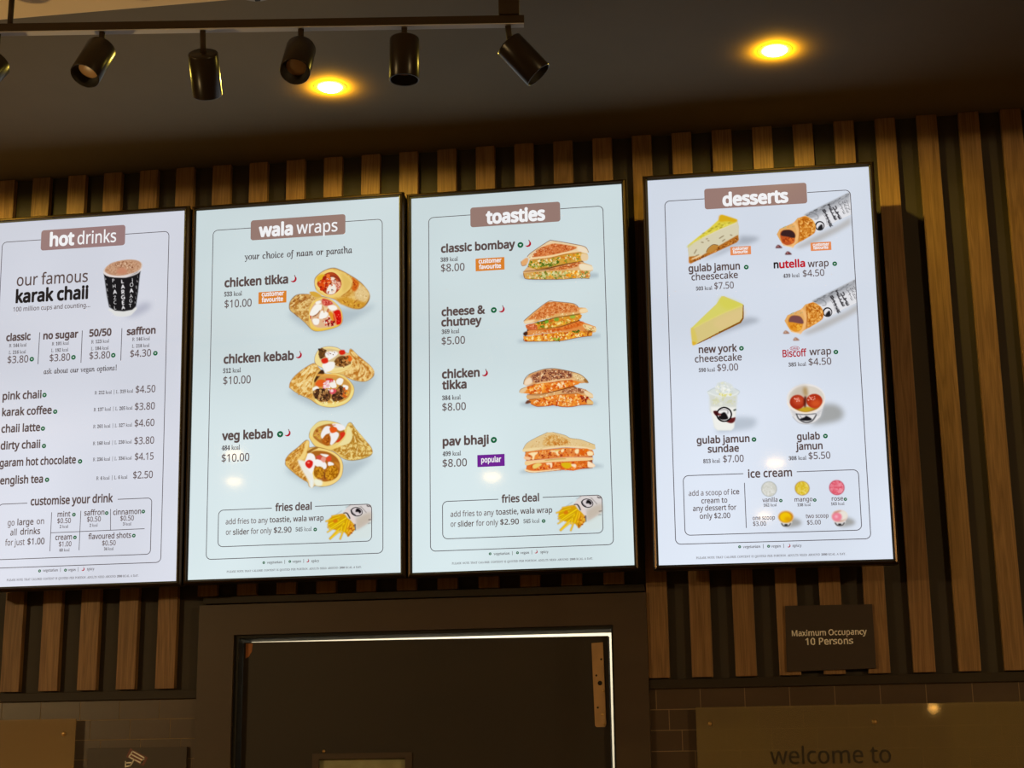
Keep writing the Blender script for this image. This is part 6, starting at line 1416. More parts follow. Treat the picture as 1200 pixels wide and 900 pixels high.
  ('p',[3342,1974,3476,1847,3943,1555,4096,1547,4791,1719,5028,1815,5085,1959,4958,1991,4436,1979,3954,2060,3406,2058],(232,206,164),4,100,0),
  ('l',[3342,1963,3476,1842,3954,1551,4097,1545,4791,1717,5006,1802,5085,1954],20,(140,88,50),90,4),
  ('n',[3485,1973,3631,1778,4007,1644,4225,1647,4703,1759,4734,1818,4438,1900,3955,1981,3561,1989],(188,88,36),(224,138,78),44,100,11,0),
  ('k',[3631,1789,4225,1658,4702,1782,3956,1970],60,20,[(240,180,130),(170,66,24),(210,110,60)],85,28,10,0),
  ('p',[4790,1753,5016,1837,5067,1953,4936,1978,4787,1889],(238,222,196),17,90,1),
  ('k',[3364,1976,3565,1807,3876,1623,3473,2006],20,17,[(246,230,200),(200,150,100)],80,29,10,0),
  ('l',[3428,2048,3955,2004,4437,1934,4786,1923],48,(246,214,158),95,7),
  ('p',[3359,2225,3406,2070,3954,2049,4436,1956,4872,1940,5055,1998,5052,2110,4865,2200,4429,2239,3948,2332,3684,2371,3401,2319],(206,158,62),4,100,0),
  ('k',[3370,2226,3428,2082,3954,2060,4872,1963,5043,2065,4822,2186,3948,2320,3445,2310],150,35,[(226,160,40),(238,206,140),(140,140,40),(206,120,30),(96,120,30),(246,224,176),(186,150,60)],92,30,10,0),
  ('k',[3447,2231,3821,2142,4214,2123,4256,2216,3817,2323,3467,2300],50,31,[(96,124,28),(150,160,50),(70,96,24),(200,190,110)],90,31,10,0),
  ('l',[3428,2071,3954,2049,4436,1968,4872,1936],20,(180,90,24),85,7),
  ('p',[3164,2099,3320,1996,3373,2067,3316,2200,3205,2238,3167,2167],(226,168,110),7,100,1),
  ('l',[3160,2099,3184,2225,3315,2211],17,(150,90,50),80,4),
  ('p',[4871,1985,5055,2020,5050,2178,4887,2190],(232,204,160),11,100,1),
  ('k',[4653,2016,4871,1985,4823,2163],10,35,[(240,180,40),(220,140,30)],95,32,10,0),
  ('p',[3202,2419,3336,2269,3619,2378,3947,2365,4428,2273,4865,2215,5165,2343,5186,2502,5073,2517,4424,2453,3901,2442,3223,2454],(222,178,124),4,100,0),
  ('n',[4122,2343,4778,2228,4840,2322,4425,2408,3946,2411],(180,84,30),(230,150,84),39,100,12,0),
  ('k',[4122,2343,4821,2242,4775,2340],26,20,[(240,190,140),(170,74,24)],85,33,10,0),
  ('p',[4820,2276,5143,2353,5174,2479,4858,2458],(238,222,190),13,100,1),
  ('l',[3224,2398,3881,2384,4121,2365],26,(120,66,30),75,7),
  ('l',[3685,2348,4123,2309,4472,2253],20,(110,56,20),80,7),
  ('p',[3212,2454,3421,2433,3923,2432,4468,2433,5096,2496,5113,2655,5068,2724,4744,2687,4331,2695,3548,2649,3286,2616,3221,2545],(212,160,84),4,100,0),
  ('k',[3267,2468,3923,2454,4467,2456,5095,2519,5068,2708,4331,2683,3330,2608],190,33,[(150,150,60),(206,196,130),(232,170,50),(110,120,36),(240,220,160),(200,130,50),(170,160,80),(236,206,140)],92,34,10,0),
  ('k',[4423,2498,4771,2475,4809,2680,4462,2658],26,39,[(240,160,30),(226,130,20),(250,220,140)],95,35,10,0),
  ('k',[3552,2442,4423,2475,4420,2610,3593,2580],40,35,[(196,204,130),(120,130,40),(220,216,160)],85,36,10,0),
  ('l',[3223,2443,3243,2546,3308,2625,3766,2667,4331,2699,4765,2691,5089,2725],17,(120,66,24),85,4),
  ('k',[4772,2453,5096,2496,5090,2698,4809,2680],26,28,[(240,230,190),(226,150,80),(110,130,60),(206,110,50)],92,37,10,0)]),
 (2, 'toastie_picture', 'stacked toasted sandwich with green chutney filling', [('p',[3055,4455,3726,4494,5255,4438,5194,4346,3296,4369],(146,160,170),43,60,1),
  ('p',[3302,4036,3909,4050,4735,3832,4817,3992,4252,4159,3515,4227,3277,4190],(110,52,18),6,100,0),
  ('p',[3207,3897,3230,3820,3529,3581,3904,3325,4099,3337,4616,3424,4764,3545,4958,3568,5019,3683,4954,3712,4781,3735,4088,3793,3697,3848,3522,3904,3261,3933],(226,170,104),4,100,0),
  ('l',[3208,3852,3241,3810,3529,3577,3904,3322,4099,3334,4616,3424,4754,3540],19,(140,84,40),85,4),
  ('n',[3350,3794,3594,3574,3925,3348,4573,3444,4785,3591,4696,3663,4177,3687,3785,3798,3437,3821],(196,100,38),(230,156,92),48,100,13,0),
  ('k',[3372,3773,3925,3359,4742,3588,3785,3798],110,22,[(244,196,140),(176,76,24),(216,120,56),(236,170,110)],85,38,10,0),
  ('p',[3219,3853,3524,3827,3435,3899,3261,3927],(240,216,176),17,100,1),
  ('p',[4784,3613,4957,3579,5008,3682,4824,3715],(240,214,170),11,100,1),
  ('k',[3697,3815,4177,3699,4782,3702,4088,3793],30,22,[(246,226,170),(220,170,90)],85,39,10,0),
  ('p',[3249,3966,3522,3916,4088,3793,4781,3724,4849,3772,4821,3860,4689,3940,4254,4070,3908,4116,3582,4142,3344,4117,3269,4056],(218,146,48),4,100,0),
  ('k',[3270,3990,4088,3816,4823,3771,4689,3929,3908,4105,3344,4105],130,35,[(236,170,40),(240,200,90),(220,130,30),(196,100,24),(246,220,140),(170,140,40)],92,40,10,0),
  ('k',[3587,3919,3870,3847,3912,3939,3651,3957],22,30,[(60,90,20),(96,130,30),(40,64,14)],95,41,10,0),
  ('e',3848,3890,56,48,0,(120,176,50),9,100),
  ('e',4130,3852,74,56,0,(130,160,50),11,100),
  ('e',4585,3801,78,56,0,(160,180,60),13,100),
  ('l',[3522,3920,3870,3858,4088,3805,4521,3764,4781,3735],22,(90,60,14),85,6),
  ('k',[3650,4012,3802,4010,3778,4086,3670,4080],10,30,[(120,140,40),(90,110,30)],90,42,10,0),
  ('p',[3271,3968,3521,3949,3583,4119,3344,4110],(200,90,50),11,90,1),
  ('k',[3282,3968,3564,3985,3518,4116],16,26,[(220,120,80),(150,50,20),(236,150,110)],90,43,10,0),
  ('p',[3212,4187,3344,4128,3734,4128,4254,4081,4775,3935,5221,4127,5217,4282,5109,4297,4811,4214,4251,4225,3732,4239,3297,4280],(222,140,70),4,100,0),
  ('n',[3734,4150,4254,4092,4775,3946,4902,4031,4598,4135,3949,4207],(196,80,20),(230,130,50),43,100,14,0),
  ('k',[3365,4173,4252,4181,4251,4214,3515,4249],26,22,[(240,210,160),(220,170,110)],85,44,10,0),
  ('l',[3582,4130,3908,4094,4255,4059,4689,3940],17,(110,48,14),80,6),
  ('p',[4880,4041,5210,4149,5196,4280,4941,4177],(238,208,150),11,100,1),
  ('k',[4901,4064,5199,4148,5174,4279,4877,4173],26,22,[(246,226,180),(200,140,80),(160,150,70)],85,45,10,0),
  ('p',[3178,4274,3297,4292,3731,4250,4251,4225,4811,4214,5131,4299,5107,4385,4698,4406,4245,4479,3727,4461,3229,4436,3187,4363],(230,150,50),4,100,0),
  ('k',[3210,4298,4250,4247,5087,4318,4677,4394,4245,4457,3251,4422],170,35,[(244,186,60),(236,150,30),(246,214,120),(214,110,30),(250,230,170),(190,80,20)],92,46,10,0),
  ('k',[3988,4387,4225,4379,4201,4488,4008,4466],16,30,[(110,130,24),(80,104,20),(160,180,60)],92,47,10,0),
  ('k',[4553,4221,4812,4191,4766,4277,4594,4267],14,26,[(100,120,30),(70,90,20)],92,48,10,0),
  ('k',[4876,4195,5111,4253,5022,4358,4872,4350],14,30,[(150,80,20),(190,110,40)],92,49,10,0),
  ('p',[3186,4185,3278,4146,3309,4215,3254,4289,3189,4252],(70,36,20),9,100,1),
  ('l',[3187,4363,3240,4437,3727,4465,4245,4481,4720,4412,5107,4385],17,(130,64,16),85,4)]),
 (2, 'toastie_picture', 'stacked dark toasted sandwich with orange filling', [('p',[3045,6222,3472,6331,4966,6363,5201,6310,4969,6234,3476,6157],(146,160,170),43,60,1),
  ('p',[3309,5886,4127,5820,4556,5756,4681,5871,4122,6016,3349,6041],(130,60,20),6,100,0),
  ('p',[3263,6048,3736,6018,4679,5958,4973,6104,4758,6179,3347,6172],(150,64,20),6,100,0),
  ('p',[3163,5660,3198,5530,3341,5384,3753,5264,4054,5265,4480,5369,4735,5460,4902,5600,4973,5713,4770,5724,4473,5664,4046,5619,3572,5682,3227,5707],(214,160,104),4,100,0),
  ('n',[3359,5561,3405,5410,3774,5287,4053,5287,4523,5394,4519,5536,4218,5585,3702,5623,3487,5633],(120,62,44),(206,144,96),47,100,15,0),
  ('k',[3338,5538,3774,5276,4565,5407,4218,5585,3530,5614],110,21,[(140,74,56),(236,190,140),(100,50,36),(206,140,90),(246,214,170)],88,50,10,0),
  ('p',[3184,5683,3219,5542,3361,5473,3423,5608,3313,5690],(240,216,186),15,100,1),
  ('p',[4522,5426,4777,5495,4880,5620,4730,5645,4562,5538],(232,204,150),17,90,1),
  ('k',[4543,5428,4859,5597,4687,5632],20,19,[(246,226,180),(180,140,90)],85,51,10,0),
  ('l',[3163,5660,3198,5526,3345,5380,3753,5262,4054,5263,4480,5367,4735,5460,4902,5600,4973,5717],19,(130,92,50),85,4),
  ('p',[4837,5618,4912,5611,4975,5717,4899,5713],(160,110,50),9,100,1),
  ('l',[3550,5670,3852,5631,4132,5591,4603,5595],39,(244,206,150),90,6),
  ('p',[3051,5873,3096,5788,3313,5712,3572,5671,4045,5630,4517,5612,4771,5691,4684,5752,4427,5803,4125,5886,3695,5950,3394,5956,3094,5908],(232,140,50),4,100,0),
  ('k',[3226,5751,3572,5682,4516,5634,4728,5699,4427,5792,3695,5939,3308,5930],170,39,[(244,150,40),(224,110,24),(250,190,100),(206,80,20),(250,210,150),(236,130,40)],92,52,10,0),
  ('l',[3873,5676,4174,5637,4517,5612],19,(180,60,14),85,6),
  ('k',[4129,5711,4301,5699,4256,5783,4149,5778],10,34,[(250,226,190),(244,190,140)],92,53,10,0),
  ('p',[3047,5884,3107,5788,3247,5752,3224,5860,3136,5917],(228,196,150),11,100,1),
  ('l',[3044,5884,3074,5809,3226,5747],15,(150,110,60),80,4),
  ('l',[3485,5688,3356,5714,3269,5731],17,(130,50,20),80,6),
  ('p',[3232,6013,3265,5961,3695,5961,4168,5899,4554,5821,4893,5904,5081,6044,5091,6153,5014,6160,4678,6002,4208,5999,3735,6061,3563,6085,3262,6098],(220,170,110),4,100,0),
  ('n',[4210,5912,4597,5834,4893,5915,4890,6013,4593,5975,4337,5984],(130,70,40),(220,160,110),39,100,16,0),
  ('k',[4231,5913,4597,5834,4893,5926,4550,5973],46,19,[(140,70,44),(240,200,160),(180,110,70)],88,54,10,0),
  ('p',[4850,5924,5070,6055,5078,6142,4889,6056],(238,212,170),11,100,1),
  ('l',[3265,5961,3565,5987,3867,5948,4211,5868],17,(120,56,24),80,6),
  ('k',[3543,6030,4124,5929,4123,5973,3606,6076],20,21,[(246,226,180),(200,150,90)],88,55,10,0),
  ('p',[3262,6124,3563,6096,4036,6012,4677,6012,4930,6102,5085,6261,5073,6336,4754,6331,4455,6370,4157,6348,4030,6294,3773,6313,3516,6311,3367,6238],(226,130,46),4,100,0),
  ('k',[3326,6149,4036,6033,4677,6034,4971,6169,4754,6320,4200,6335,3559,6292],190,39,[(240,150,50),(220,100,24),(250,186,90),(196,70,16),(236,130,40),(250,214,160)],92,56,10,0),
  ('k',[4718,6069,4930,6123,4925,6296,4757,6223],22,32,[(150,40,24),(186,60,30),(120,24,14)],92,57,10,0),
  ('k',[4204,6151,4505,6079,4456,6337,4200,6324],30,28,[(250,220,160),(244,190,110),(210,120,40)],88,58,10,0),
  ('p',[4928,6188,5085,6266,5068,6336,4924,6329],(230,190,120),11,100,1),
  ('p',[3200,6208,3262,6124,3368,6173,3281,6223],(110,64,44),9,100,1),
  ('l',[3367,6238,3537,6317,3773,6318,4030,6298,4199,6355,4497,6374,4754,6335,5073,6338],19,(150,56,16),85,4)]),
 (2, 'toastie_picture', 'triangular pale toasted sandwich with red filling', [('p',[3010,8126,3350,8163,5212,8096,5235,8034,4710,7968,3437,8038],(146,160,170),47,70,1),
  ('p',[3170,7555,4299,7500,5037,7599,5022,8109,4495,8128,3224,8093],(150,70,30),6,100,0),
  ('p',[3106,7563,3118,7488,3217,7342,3455,7203,3799,7057,3948,7058,4265,7155,4433,7249,4728,7306,5104,7463,5117,7581,5037,7599,4721,7541,4299,7490,3789,7519,3341,7563],(226,196,140),4,100,0),
  ('n',[3664,7385,3753,7217,3968,7119,4305,7265,4430,7356,4301,7436,3876,7438],(200,136,56),(230,190,120),38,95,17,0),
  ('k',[3128,7510,3841,7070,5061,7472,4300,7468,3341,7541],120,17,[(240,216,166),(200,150,84),(216,176,110)],75,59,10,0),
  ('k',[4007,7272,4388,7333,4259,7423,3876,7416],40,21,[(190,110,30),(214,140,60)],85,60,10,0),
  ('l',[3111,7509,3217,7338,3455,7203,3799,7057],13,(150,120,70),75,4),
  ('l',[3948,7058,4286,7161,4433,7249,4728,7306,5104,7465],13,(150,120,70),75,4),
  ('l',[3661,7513,4002,7482,4300,7475,4722,7516,5037,7590],38,(246,218,170),95,6),
  ('p',[3150,7490,3662,7470,3341,7559,3127,7564],(238,214,160),13,100,1),
  ('p',[3157,7662,3212,7578,3661,7535,4299,7511,4890,7560,5056,7642,5074,7750,4884,7784,4292,7767,3698,7794,3187,7792],(222,130,60),4,100,0),
  ('k',[3190,7599,3660,7556,4298,7532,4889,7581,4884,7762,3698,7772,3230,7772],170,32,[(226,110,30),(190,70,20),(244,170,90),(206,90,30),(240,140,50),(150,50,20)],92,61,10,0),
  ('p',[3254,7623,3532,7593,3444,7696,3410,7802,3368,7800,3359,7692],(250,226,176),8,100,1),
  ('p',[3830,7586,4128,7557,4084,7619,4114,7716,4071,7714,3999,7626],(250,226,176),8,100,1),
  ('p',[4170,7558,4256,7541,4232,7626,4169,7623],(250,226,176),8,100,1),
  ('p',[4551,7576,4657,7570,4644,7677,4570,7684],(250,226,176),8,100,1),
  ('p',[4888,7635,5035,7663,5032,7759,4906,7753],(250,226,176),8,100,1),
  ('k',[4678,7582,4889,7592,4863,7772,4694,7764],14,42,[(236,120,20),(220,96,16)],92,62,10,0),
  ('l',[4000,7589,4128,7557],30,(206,170,50),85,8),
  ('p',[3146,7704,3316,7733,3293,7807,3155,7780],(244,196,150),13,100,1),
  ('p',[3153,7876,3186,7824,3698,7804,4292,7778,5031,7812,5054,7877,4923,7892,4289,7895,3695,7911,3226,7954,3163,7941],(240,206,146),4,100,0),
  ('l',[3165,7834,3719,7805,3995,7786,4335,7776,4673,7785,5030,7816],19,(246,176,140),90,6),
  ('l',[3718,7837,3995,7818,4291,7816],25,(170,140,60),75,8),
  ('p',[3205,7964,3440,7900,4120,7888,4881,7890,5067,8005,5086,8070,4876,8081,4494,8160,4115,8111,3690,8135,3350,8141,3181,8091],(220,110,40),4,100,0),
  ('k',[3226,7986,4120,7909,4880,7911,4876,8060,4473,8138,3691,8114,3500,8116],150,34,[(230,110,30),(190,64,20),(244,160,90),(210,90,24),(240,136,44)],92,63,10,0),
  ('p',[4161,7943,4331,7919,4456,7977,4433,8051,4306,8088,4201,8030],(220,180,20),11,100,1),
  ('p',[3418,7931,3525,7903,3631,7940,3523,8021,3416,8059,3364,7992],(236,206,110),13,100,1),
  ('p',[3780,7926,3908,7910,3905,8038,3862,8036,3853,7972],(250,224,190),8,100,1),
  ('p',[4435,7977,4562,7982,4560,8067,4476,8042],(250,224,190),8,100,1),
  ('p',[4901,7912,5088,8027,5044,8089,4897,8072],(250,224,190),8,100,1),
  ('p',[3737,7924,3823,7906,3800,7969],(250,224,190),8,100,1),
  ('p',[3150,8047,3351,8109,3691,8110,4073,8084,4115,8116,3690,8146,3371,8159,3181,8113],(248,220,170),8,100,1),
  ('k',[4585,7898,4901,7912,4876,8060,4623,8049],30,21,[(226,120,30),(200,90,20)],88,64,10,0),
  ('l',[3181,8113,3371,8164,3711,8149,4157,8126],13,(180,100,40),70,4)]),
 (3, 'cheesecake_picture', 'slice of cheesecake with a yellow top and dark flecks', [('p',[2482,1779,2920,1824,3004,1904,2683,2033,2436,2037,1969,2269,1435,2405,1794,2240,2441,1925],(150,156,166),63,75,1),
  ('p',[1051,1963,1460,1679,1935,1296,1995,1130,2048,1126,2440,1290,2479,1498,2460,1889,2387,1959,1131,2489,1079,2459],(214,206,176),4,100,0),
  ('p',[1051,1963,1352,1728,1643,1521,1937,1258,1995,1130,2440,1299,2383,1390,1926,1558,1457,1772],(222,206,72),5,100,0),
  ('p',[1935,1296,1995,1130,2431,1299,2357,1369,2147,1328,2005,1338],(216,172,30),18,100,1),
  ('p',[1060,1973,1457,1772,1349,1803,1076,2011],(206,206,110),14,100,1),
  ('n',[1113,1957,1643,1540,2075,1361,2339,1387,1926,1548,1457,1763],(206,190,50),(232,222,110),71,70,18,0),
  ('l',[1666,1581,1723,1562],23,(130,116,30),85,7),
  ('l',[1713,1518,1770,1499],23,(130,116,30),85,7),
  ('l',[1829,1479,1887,1460],23,(130,116,30),85,7),
  ('l',[1912,1399,1969,1381],23,(130,116,30),85,7),
  ('l',[2008,1443,2065,1424],23,(130,116,30),85,7),
  ('l',[2187,1388,2244,1370],23,(130,116,30),85,7),
  ('l',[1952,1514,2009,1495],23,(130,116,30),85,7),
  ('l',[1469,1644,1526,1625],23,(130,116,30),85,7),
  ('l',[1630,1607,1687,1588],23,(130,116,30),85,7),
  ('l',[1457,1772,1925,1576,2409,1391],18,(232,222,190),80,7),
  ('l',[1934,1811,2051,1743],23,(104,80,50),90,5),
  ('l',[2010,1899,2082,1848],23,(104,80,50),90,5),
  ('l',[2237,1726,2281,1748],23,(104,80,50),90,5),
  ('l',[1229,2207,1295,2099],23,(104,80,50),90,5),
  ('l',[1271,2274,1352,2251],23,(104,80,50),90,5),
  ('l',[1571,1807,1607,1800],23,(104,80,50),90,5),
  ('l',[1435,1892,1488,1905],23,(104,80,50),90,5),
  ('l',[1614,1857,1649,1862],23,(104,80,50),90,5),
  ('p',[1084,2291,1439,2275,2448,1739,2463,1889,2404,1960,1131,2489,1079,2459],(176,106,36),5,100,0),
  ('k',[1100,2348,1439,2294,2446,1795,2405,1942,1149,2481],70,25,[(206,130,50),(140,74,24),(220,156,80),(110,56,20)],90,65,10,0),
  ('p',[1566,2189,1623,2081,1750,1986,1873,2003,1900,2042,1797,2147,1654,2213],(190,134,58),5,100,1),
  ('l',[1557,2185,1623,2072,1750,1982,1882,2003],18,(110,74,30),90,4),
  ('p',[1153,2351,1387,2263,1439,2275,1224,2365],(240,214,170),7,100,1),
  ('l',[1131,2489,1079,2459,1084,2310],28,(206,130,30),80,9)]),
 (3, 'cheesecake_picture', 'plain pale yellow slice of cheesecake', [('p',[2526,4116,2906,4173,2850,4260,2517,4352,2059,4492,1352,4729,1815,4480],(150,156,166),63,70,1),
  ('p',[1059,4350,1430,4004,1775,3693,1932,3472,1994,3470,2507,3732,2500,4133,2416,4256,1920,4467,1157,4810,1087,4806],(214,196,128),3,100,0),
  ('p',[1059,4350,1430,4004,1775,3693,1932,3472,2507,3736,1975,3941,1371,4202,1084,4369],(214,208,104),5,100,0),
  ('p',[1846,3660,1940,3491,2481,3740,2084,3856],(212,206,84),42,80,1),
  ('l',[1103,4352,1548,4138,1975,3950,2489,3759],21,(226,218,110),85,7),
  ('p',[1722,4165,2467,3858,2456,4131,1888,4393],(222,196,136),52,70,1),
  ('p',[1058,4368,1155,4355,1230,4723,1157,4801,1087,4797],(216,196,90),21,80,1),
  ('p',[2498,3741,2520,3760,2505,4133,2425,4257,1955,4469,1263,4779,1175,4802,1264,4752,1815,4480,2383,4218,2466,4113],(140,88,20),3,100,0),
  ('k',[1815,4480,1957,4432,1600,4632,1423,4696],14,21,[(100,60,10),(190,130,40)],90,66,10,0),
  ('p',[1090,4716,1177,4738,1184,4793,1104,4816],(220,176,50),9,100,1)]),
 (3, 'pancake_picture', 'rolled pancake with dark filling in printed paper', [('p',[3937,2198,4518,1898,5160,1625,5522,1402,5510,1624,5149,1825,4507,2120,4124,2231],(176,172,168),55,80,0),
  ('p',[4255,1277,4772,1040,5524,695,5547,730,5530,1346,5167,1491,4607,1803,4450,1581],(226,226,230),4,100,0),
  ('p',[4255,1277,4772,1040,5523,706,5495,839,5023,1056,4460,1379],(146,150,156),17,90,0),
  ('k',[4297,1279,4771,1062,5501,727,5476,815,4982,1031,4463,1335],110,19,[(96,98,102),(190,192,196),(60,60,64),(160,162,168)],85,67,25,-28),
  ('p',[4297,1284,4771,1062,5523,719,5518,998,5102,1140,4543,1407],(164,166,172),29,70,0),
  ('t','B',4835,1233,93,(52,50,54),9,-28,120),
  ('t','I',4866,1318,93,(52,50,54),9,-28,120),
  ('t','T',4897,1403,93,(52,50,54),9,-28,120),
  ('t','T',4929,1487,93,(52,50,54),9,-28,120),
  ('t','E',4960,1572,93,(52,50,54),9,-28,120),
  ('t','R',4991,1657,93,(52,50,54),9,-28,120),
  ('t','T',4979,1096,98,(52,50,54),9,-28,120),
  ('t','E',5014,1188,98,(52,50,54),9,-28,120),
  ('t','L',5048,1280,98,(52,50,54),9,-28,120),
  ('t','L',5083,1372,98,(52,50,54),9,-28,120),
  ('t','E',5118,1464,98,(52,50,54),9,-28,120),
  ('t','U',5125,1173,104,(52,50,54),8,-28,120),
  ('t','L',5162,1265,104,(52,50,54),8,-28,120),
  ('t','T',5199,1357,104,(52,50,54),8,-28,120),
  ('t','E',5236,1449,104,(52,50,54),8,-28,120),
  ('t','C',5265,1035,93,(96,94,98),4,-28,120),
  ('t','I',5297,1127,93,(96,94,98),4,-28,120),
  ('t','T',5330,1219,93,(96,94,98),4,-28,120),
  ('t','E',5363,1311,93,(96,94,98),4,-28,120),
  ('t','N',5370,1020,82,(96,94,98),3,-28,120),
  ('t','A',5399,1107,82,(96,94,98),3,-28,120),
  ('t','R',5427,1194,82,(96,94,98),3,-28,120),
  ('t','E',5456,1281,82,(96,94,98),3,-28,120),
  ('t','L',5447,957,71,(96,94,98),2,-28,120),
  ('t','I',5467,1040,71,(96,94,98),2,-28,120),
  ('t','T',5488,1122,71,(96,94,98),2,-28,120),
  ('t','E',5508,1204,71,(96,94,98),2,-28,120),
  ('l',[4760,1264,4846,1426,4868,1607],10,(110,108,112),80,4),
  ('l',[4793,1243,4878,1417,4900,1586],10,(110,108,112),80,4),
  ('e',4668,1617,130,138,0,(30,28,32),0,100),
  ('e',4674,1626,101,109,0,(228,226,230),0,100),
  ('p',[4611,1725,4635,1648,4723,1575,4749,1689,4714,1743],(34,32,34),8,100,1),
  ('l',[4530,1249,4631,1323,4627,1412,4542,1418],19,(110,112,116),80,6),
  ('p',[3497,1791,3584,1639,3971,1483,4083,1356,4296,1302,4499,1449,4563,1633,4522,1809,4349,1932,4069,2072,3875,2183,3667,2126,3570,1952],(226,170,100),4,100,0),
  ('n',[4100,1424,4295,1313,4498,1460,4557,1632,4518,1809,4307,1930,4113,2030,4106,1739],(190,106,22),(236,172,84),55,100,19,0),
  ('k',[4121,1425,4337,1327,4534,1586,4502,1808,4135,2009],50,31,[(206,124,34),(170,88,16),(244,190,110)],80,68,10,0),
  ('l',[3981,1495,4058,1646,4070,1826,3987,2022,3896,2173],80,(240,186,120),95,8),
  ('l',[4111,1425,4119,1695,4081,2050],25,(176,96,30),80,8),
  ('k',[3627,1619,3970,1506,4008,1598,3646,1665],14,25,[(190,180,130),(210,150,70),(150,150,110)],80,69,10,0),
  ('p',[3588,1796,3666,1689,3877,1691,3988,1798,3981,1932,3943,2064,3752,2120,3639,2057],(190,84,36),6,100,1),
  ('p',[3608,1820,3677,1690,3877,1695,3983,1803,3971,1921,3784,1876],(58,34,34),8,100,1),
  ('k',[3656,1912,3950,1930,3922,2063,3671,2048],12,42,[(220,110,40),(160,60,20)],85,70,10,0),
  ('p',[3444,2181,3500,2095,3563,2104,3633,2188,3538,2196],(110,56,56),8,100,1),
  ('e',3515,2137,21,17,0,(206,160,160),6,100),
  ('p',[3691,2384,3747,2298,3810,2306,3880,2390,3785,2398],(110,56,56),8,100,1),
  ('e',3762,2339,21,17,0,(206,160,160),6,100),
  ('l',[3628,2067,3751,2142,3896,2177],29,(240,214,180),90,8),
  ('w',5538)]),
 (3, 'pancake_picture', 'rolled pancake with caramel filling in printed paper', [('p',[4026,4646,4600,4349,5233,4078,5591,3857,5579,4074,5222,4273,4589,4566,4211,4677],(176,172,168),54,80,0),
  ('p',[4341,3746,4851,3511,5534,3184,5537,3575,5529,3858,5213,3994,4687,4256,4533,4041],(226,226,230),4,100,0),
  ('p',[4341,3746,4851,3511,5593,3179,5565,3309,5098,3524,4543,3844],(146,150,156),17,90,0),
  ('k',[4382,3748,4849,3533,5571,3200,5545,3286,5058,3500,4545,3801],110,19,[(96,98,102),(190,192,196),(60,60,64),(160,162,168)],85,67,25,-28),
  ('p',[4382,3752,4849,3533,5592,3192,5587,3464,5176,3605,4625,3871],(164,166,172),29,70,0),
  ('t','B',4913,3698,91,(52,50,54),9,-28,120),
  ('t','I',4944,3781,91,(52,50,54),9,-28,120),
  ('t','T',4975,3863,91,(52,50,54),9,-28,120),
  ('t','T',5005,3946,91,(52,50,54),9,-28,120),
  ('t','E',5036,4028,91,(52,50,54),9,-28,120),
  ('t','R',5066,4110,91,(52,50,54),9,-28,120),
  ('t','T',5055,3564,97,(52,50,54),9,-28,120),
  ('t','E',5089,3653,97,(52,50,54),9,-28,120),
  ('t','L',5124,3742,97,(52,50,54),9,-28,120),
  ('t','L',5158,3832,97,(52,50,54),9,-28,120),
  ('t','E',5192,3921,97,(52,50,54),9,-28,120),
  ('t','U',5200,3637,102,(52,50,54),8,-28,120),
  ('t','L',5236,3727,102,(52,50,54),8,-28,120),
  ('t','T',5272,3816,102,(52,50,54),8,-28,120),
  ('t','E',5309,3905,102,(52,50,54),8,-28,120),
  ('t','C',5337,3502,91,(96,94,98),4,-28,120),
  ('t','I',5369,3592,91,(96,94,98),4,-28,120),
  ('t','T',5401,3681,91,(96,94,98),4,-28,120),
  ('t','E',5434,3770,91,(96,94,98),4,-28,120),
  ('t','N',5441,3486,81,(96,94,98),3,-28,120),
  ('t','A',5469,3571,81,(96,94,98),3,-28,120),
  ('t','R',5498,3656,81,(96,94,98),3,-28,120),
  ('t','E',5526,3740,81,(96,94,98),3,-28,120),
  ('t','L',5517,3425,70,(96,94,98),2,-28,120),
  ('t','I',5537,3505,70,(96,94,98),2,-28,120),
  ('t','T',5557,3585,70,(96,94,98),2,-28,120),
  ('t','E',5577,3664,70,(96,94,98),2,-28,120),
  ('l',[4839,3729,4924,3887,4945,4063],10,(110,108,112),80,4),
  ('l',[4871,3709,4955,3878,4977,4042],10,(110,108,112),80,4),
  ('e',4748,4074,128,137,0,(30,28,32),0,100),
  ('e',4754,4083,99,108,0,(228,226,230),0,100),
  ('p',[4691,4180,4716,4105,4802,4033,4827,4143,4794,4196],(34,32,34),8,100,1),
  ('l',[4612,3717,4712,3788,4707,3875,4624,3882],19,(110,112,116),80,6),
  ('p',[3593,4253,3679,4105,4060,3950,4171,3824,4381,3770,4581,3912,4644,4090,4604,4262,4433,4384,4157,4522,3965,4632,3760,4578,3664,4410],(226,170,100),4,100,0),
  ('n',[4188,3891,4380,3781,4580,3923,4638,4090,4600,4262,4391,4382,4200,4481,4194,4197],(190,106,22),(236,172,84),54,100,19,0),
  ('k',[4209,3892,4421,3794,4616,4045,4584,4261,4222,4460],50,31,[(206,124,34),(170,88,16),(244,190,110)],80,68,10,0),
  ('l',[4070,3961,4146,4107,4158,4283,4076,4475,3986,4622],79,(240,186,120),95,8),
  ('l',[4198,3892,4206,4154,4168,4501],25,(176,96,30),80,8),
  ('k',[3721,4085,4059,3972,4097,4061,3740,4130],14,25,[(190,180,130),(210,150,70),(150,150,110)],80,69,10,0),
  ('p',[3681,4280,3761,4131,3989,4143,4077,4257,4069,4409,4011,4537,3822,4581,3723,4478],(224,146,40),6,100,1),
  ('p',[3702,4281,3781,4132,3989,4143,4083,4257,4071,4365,3815,4308],(120,74,74),8,100,1),
  ('k',[3749,4371,4039,4386,4012,4515,3763,4513],12,41,[(240,176,60),(206,120,20)],85,70,10,0),
  ('p',[3538,4613,3588,4532,3646,4540,3713,4617,3625,4626],(166,120,96),8,100,1),
  ('e',3603,4572,21,17,0,(220,196,170),6,100),
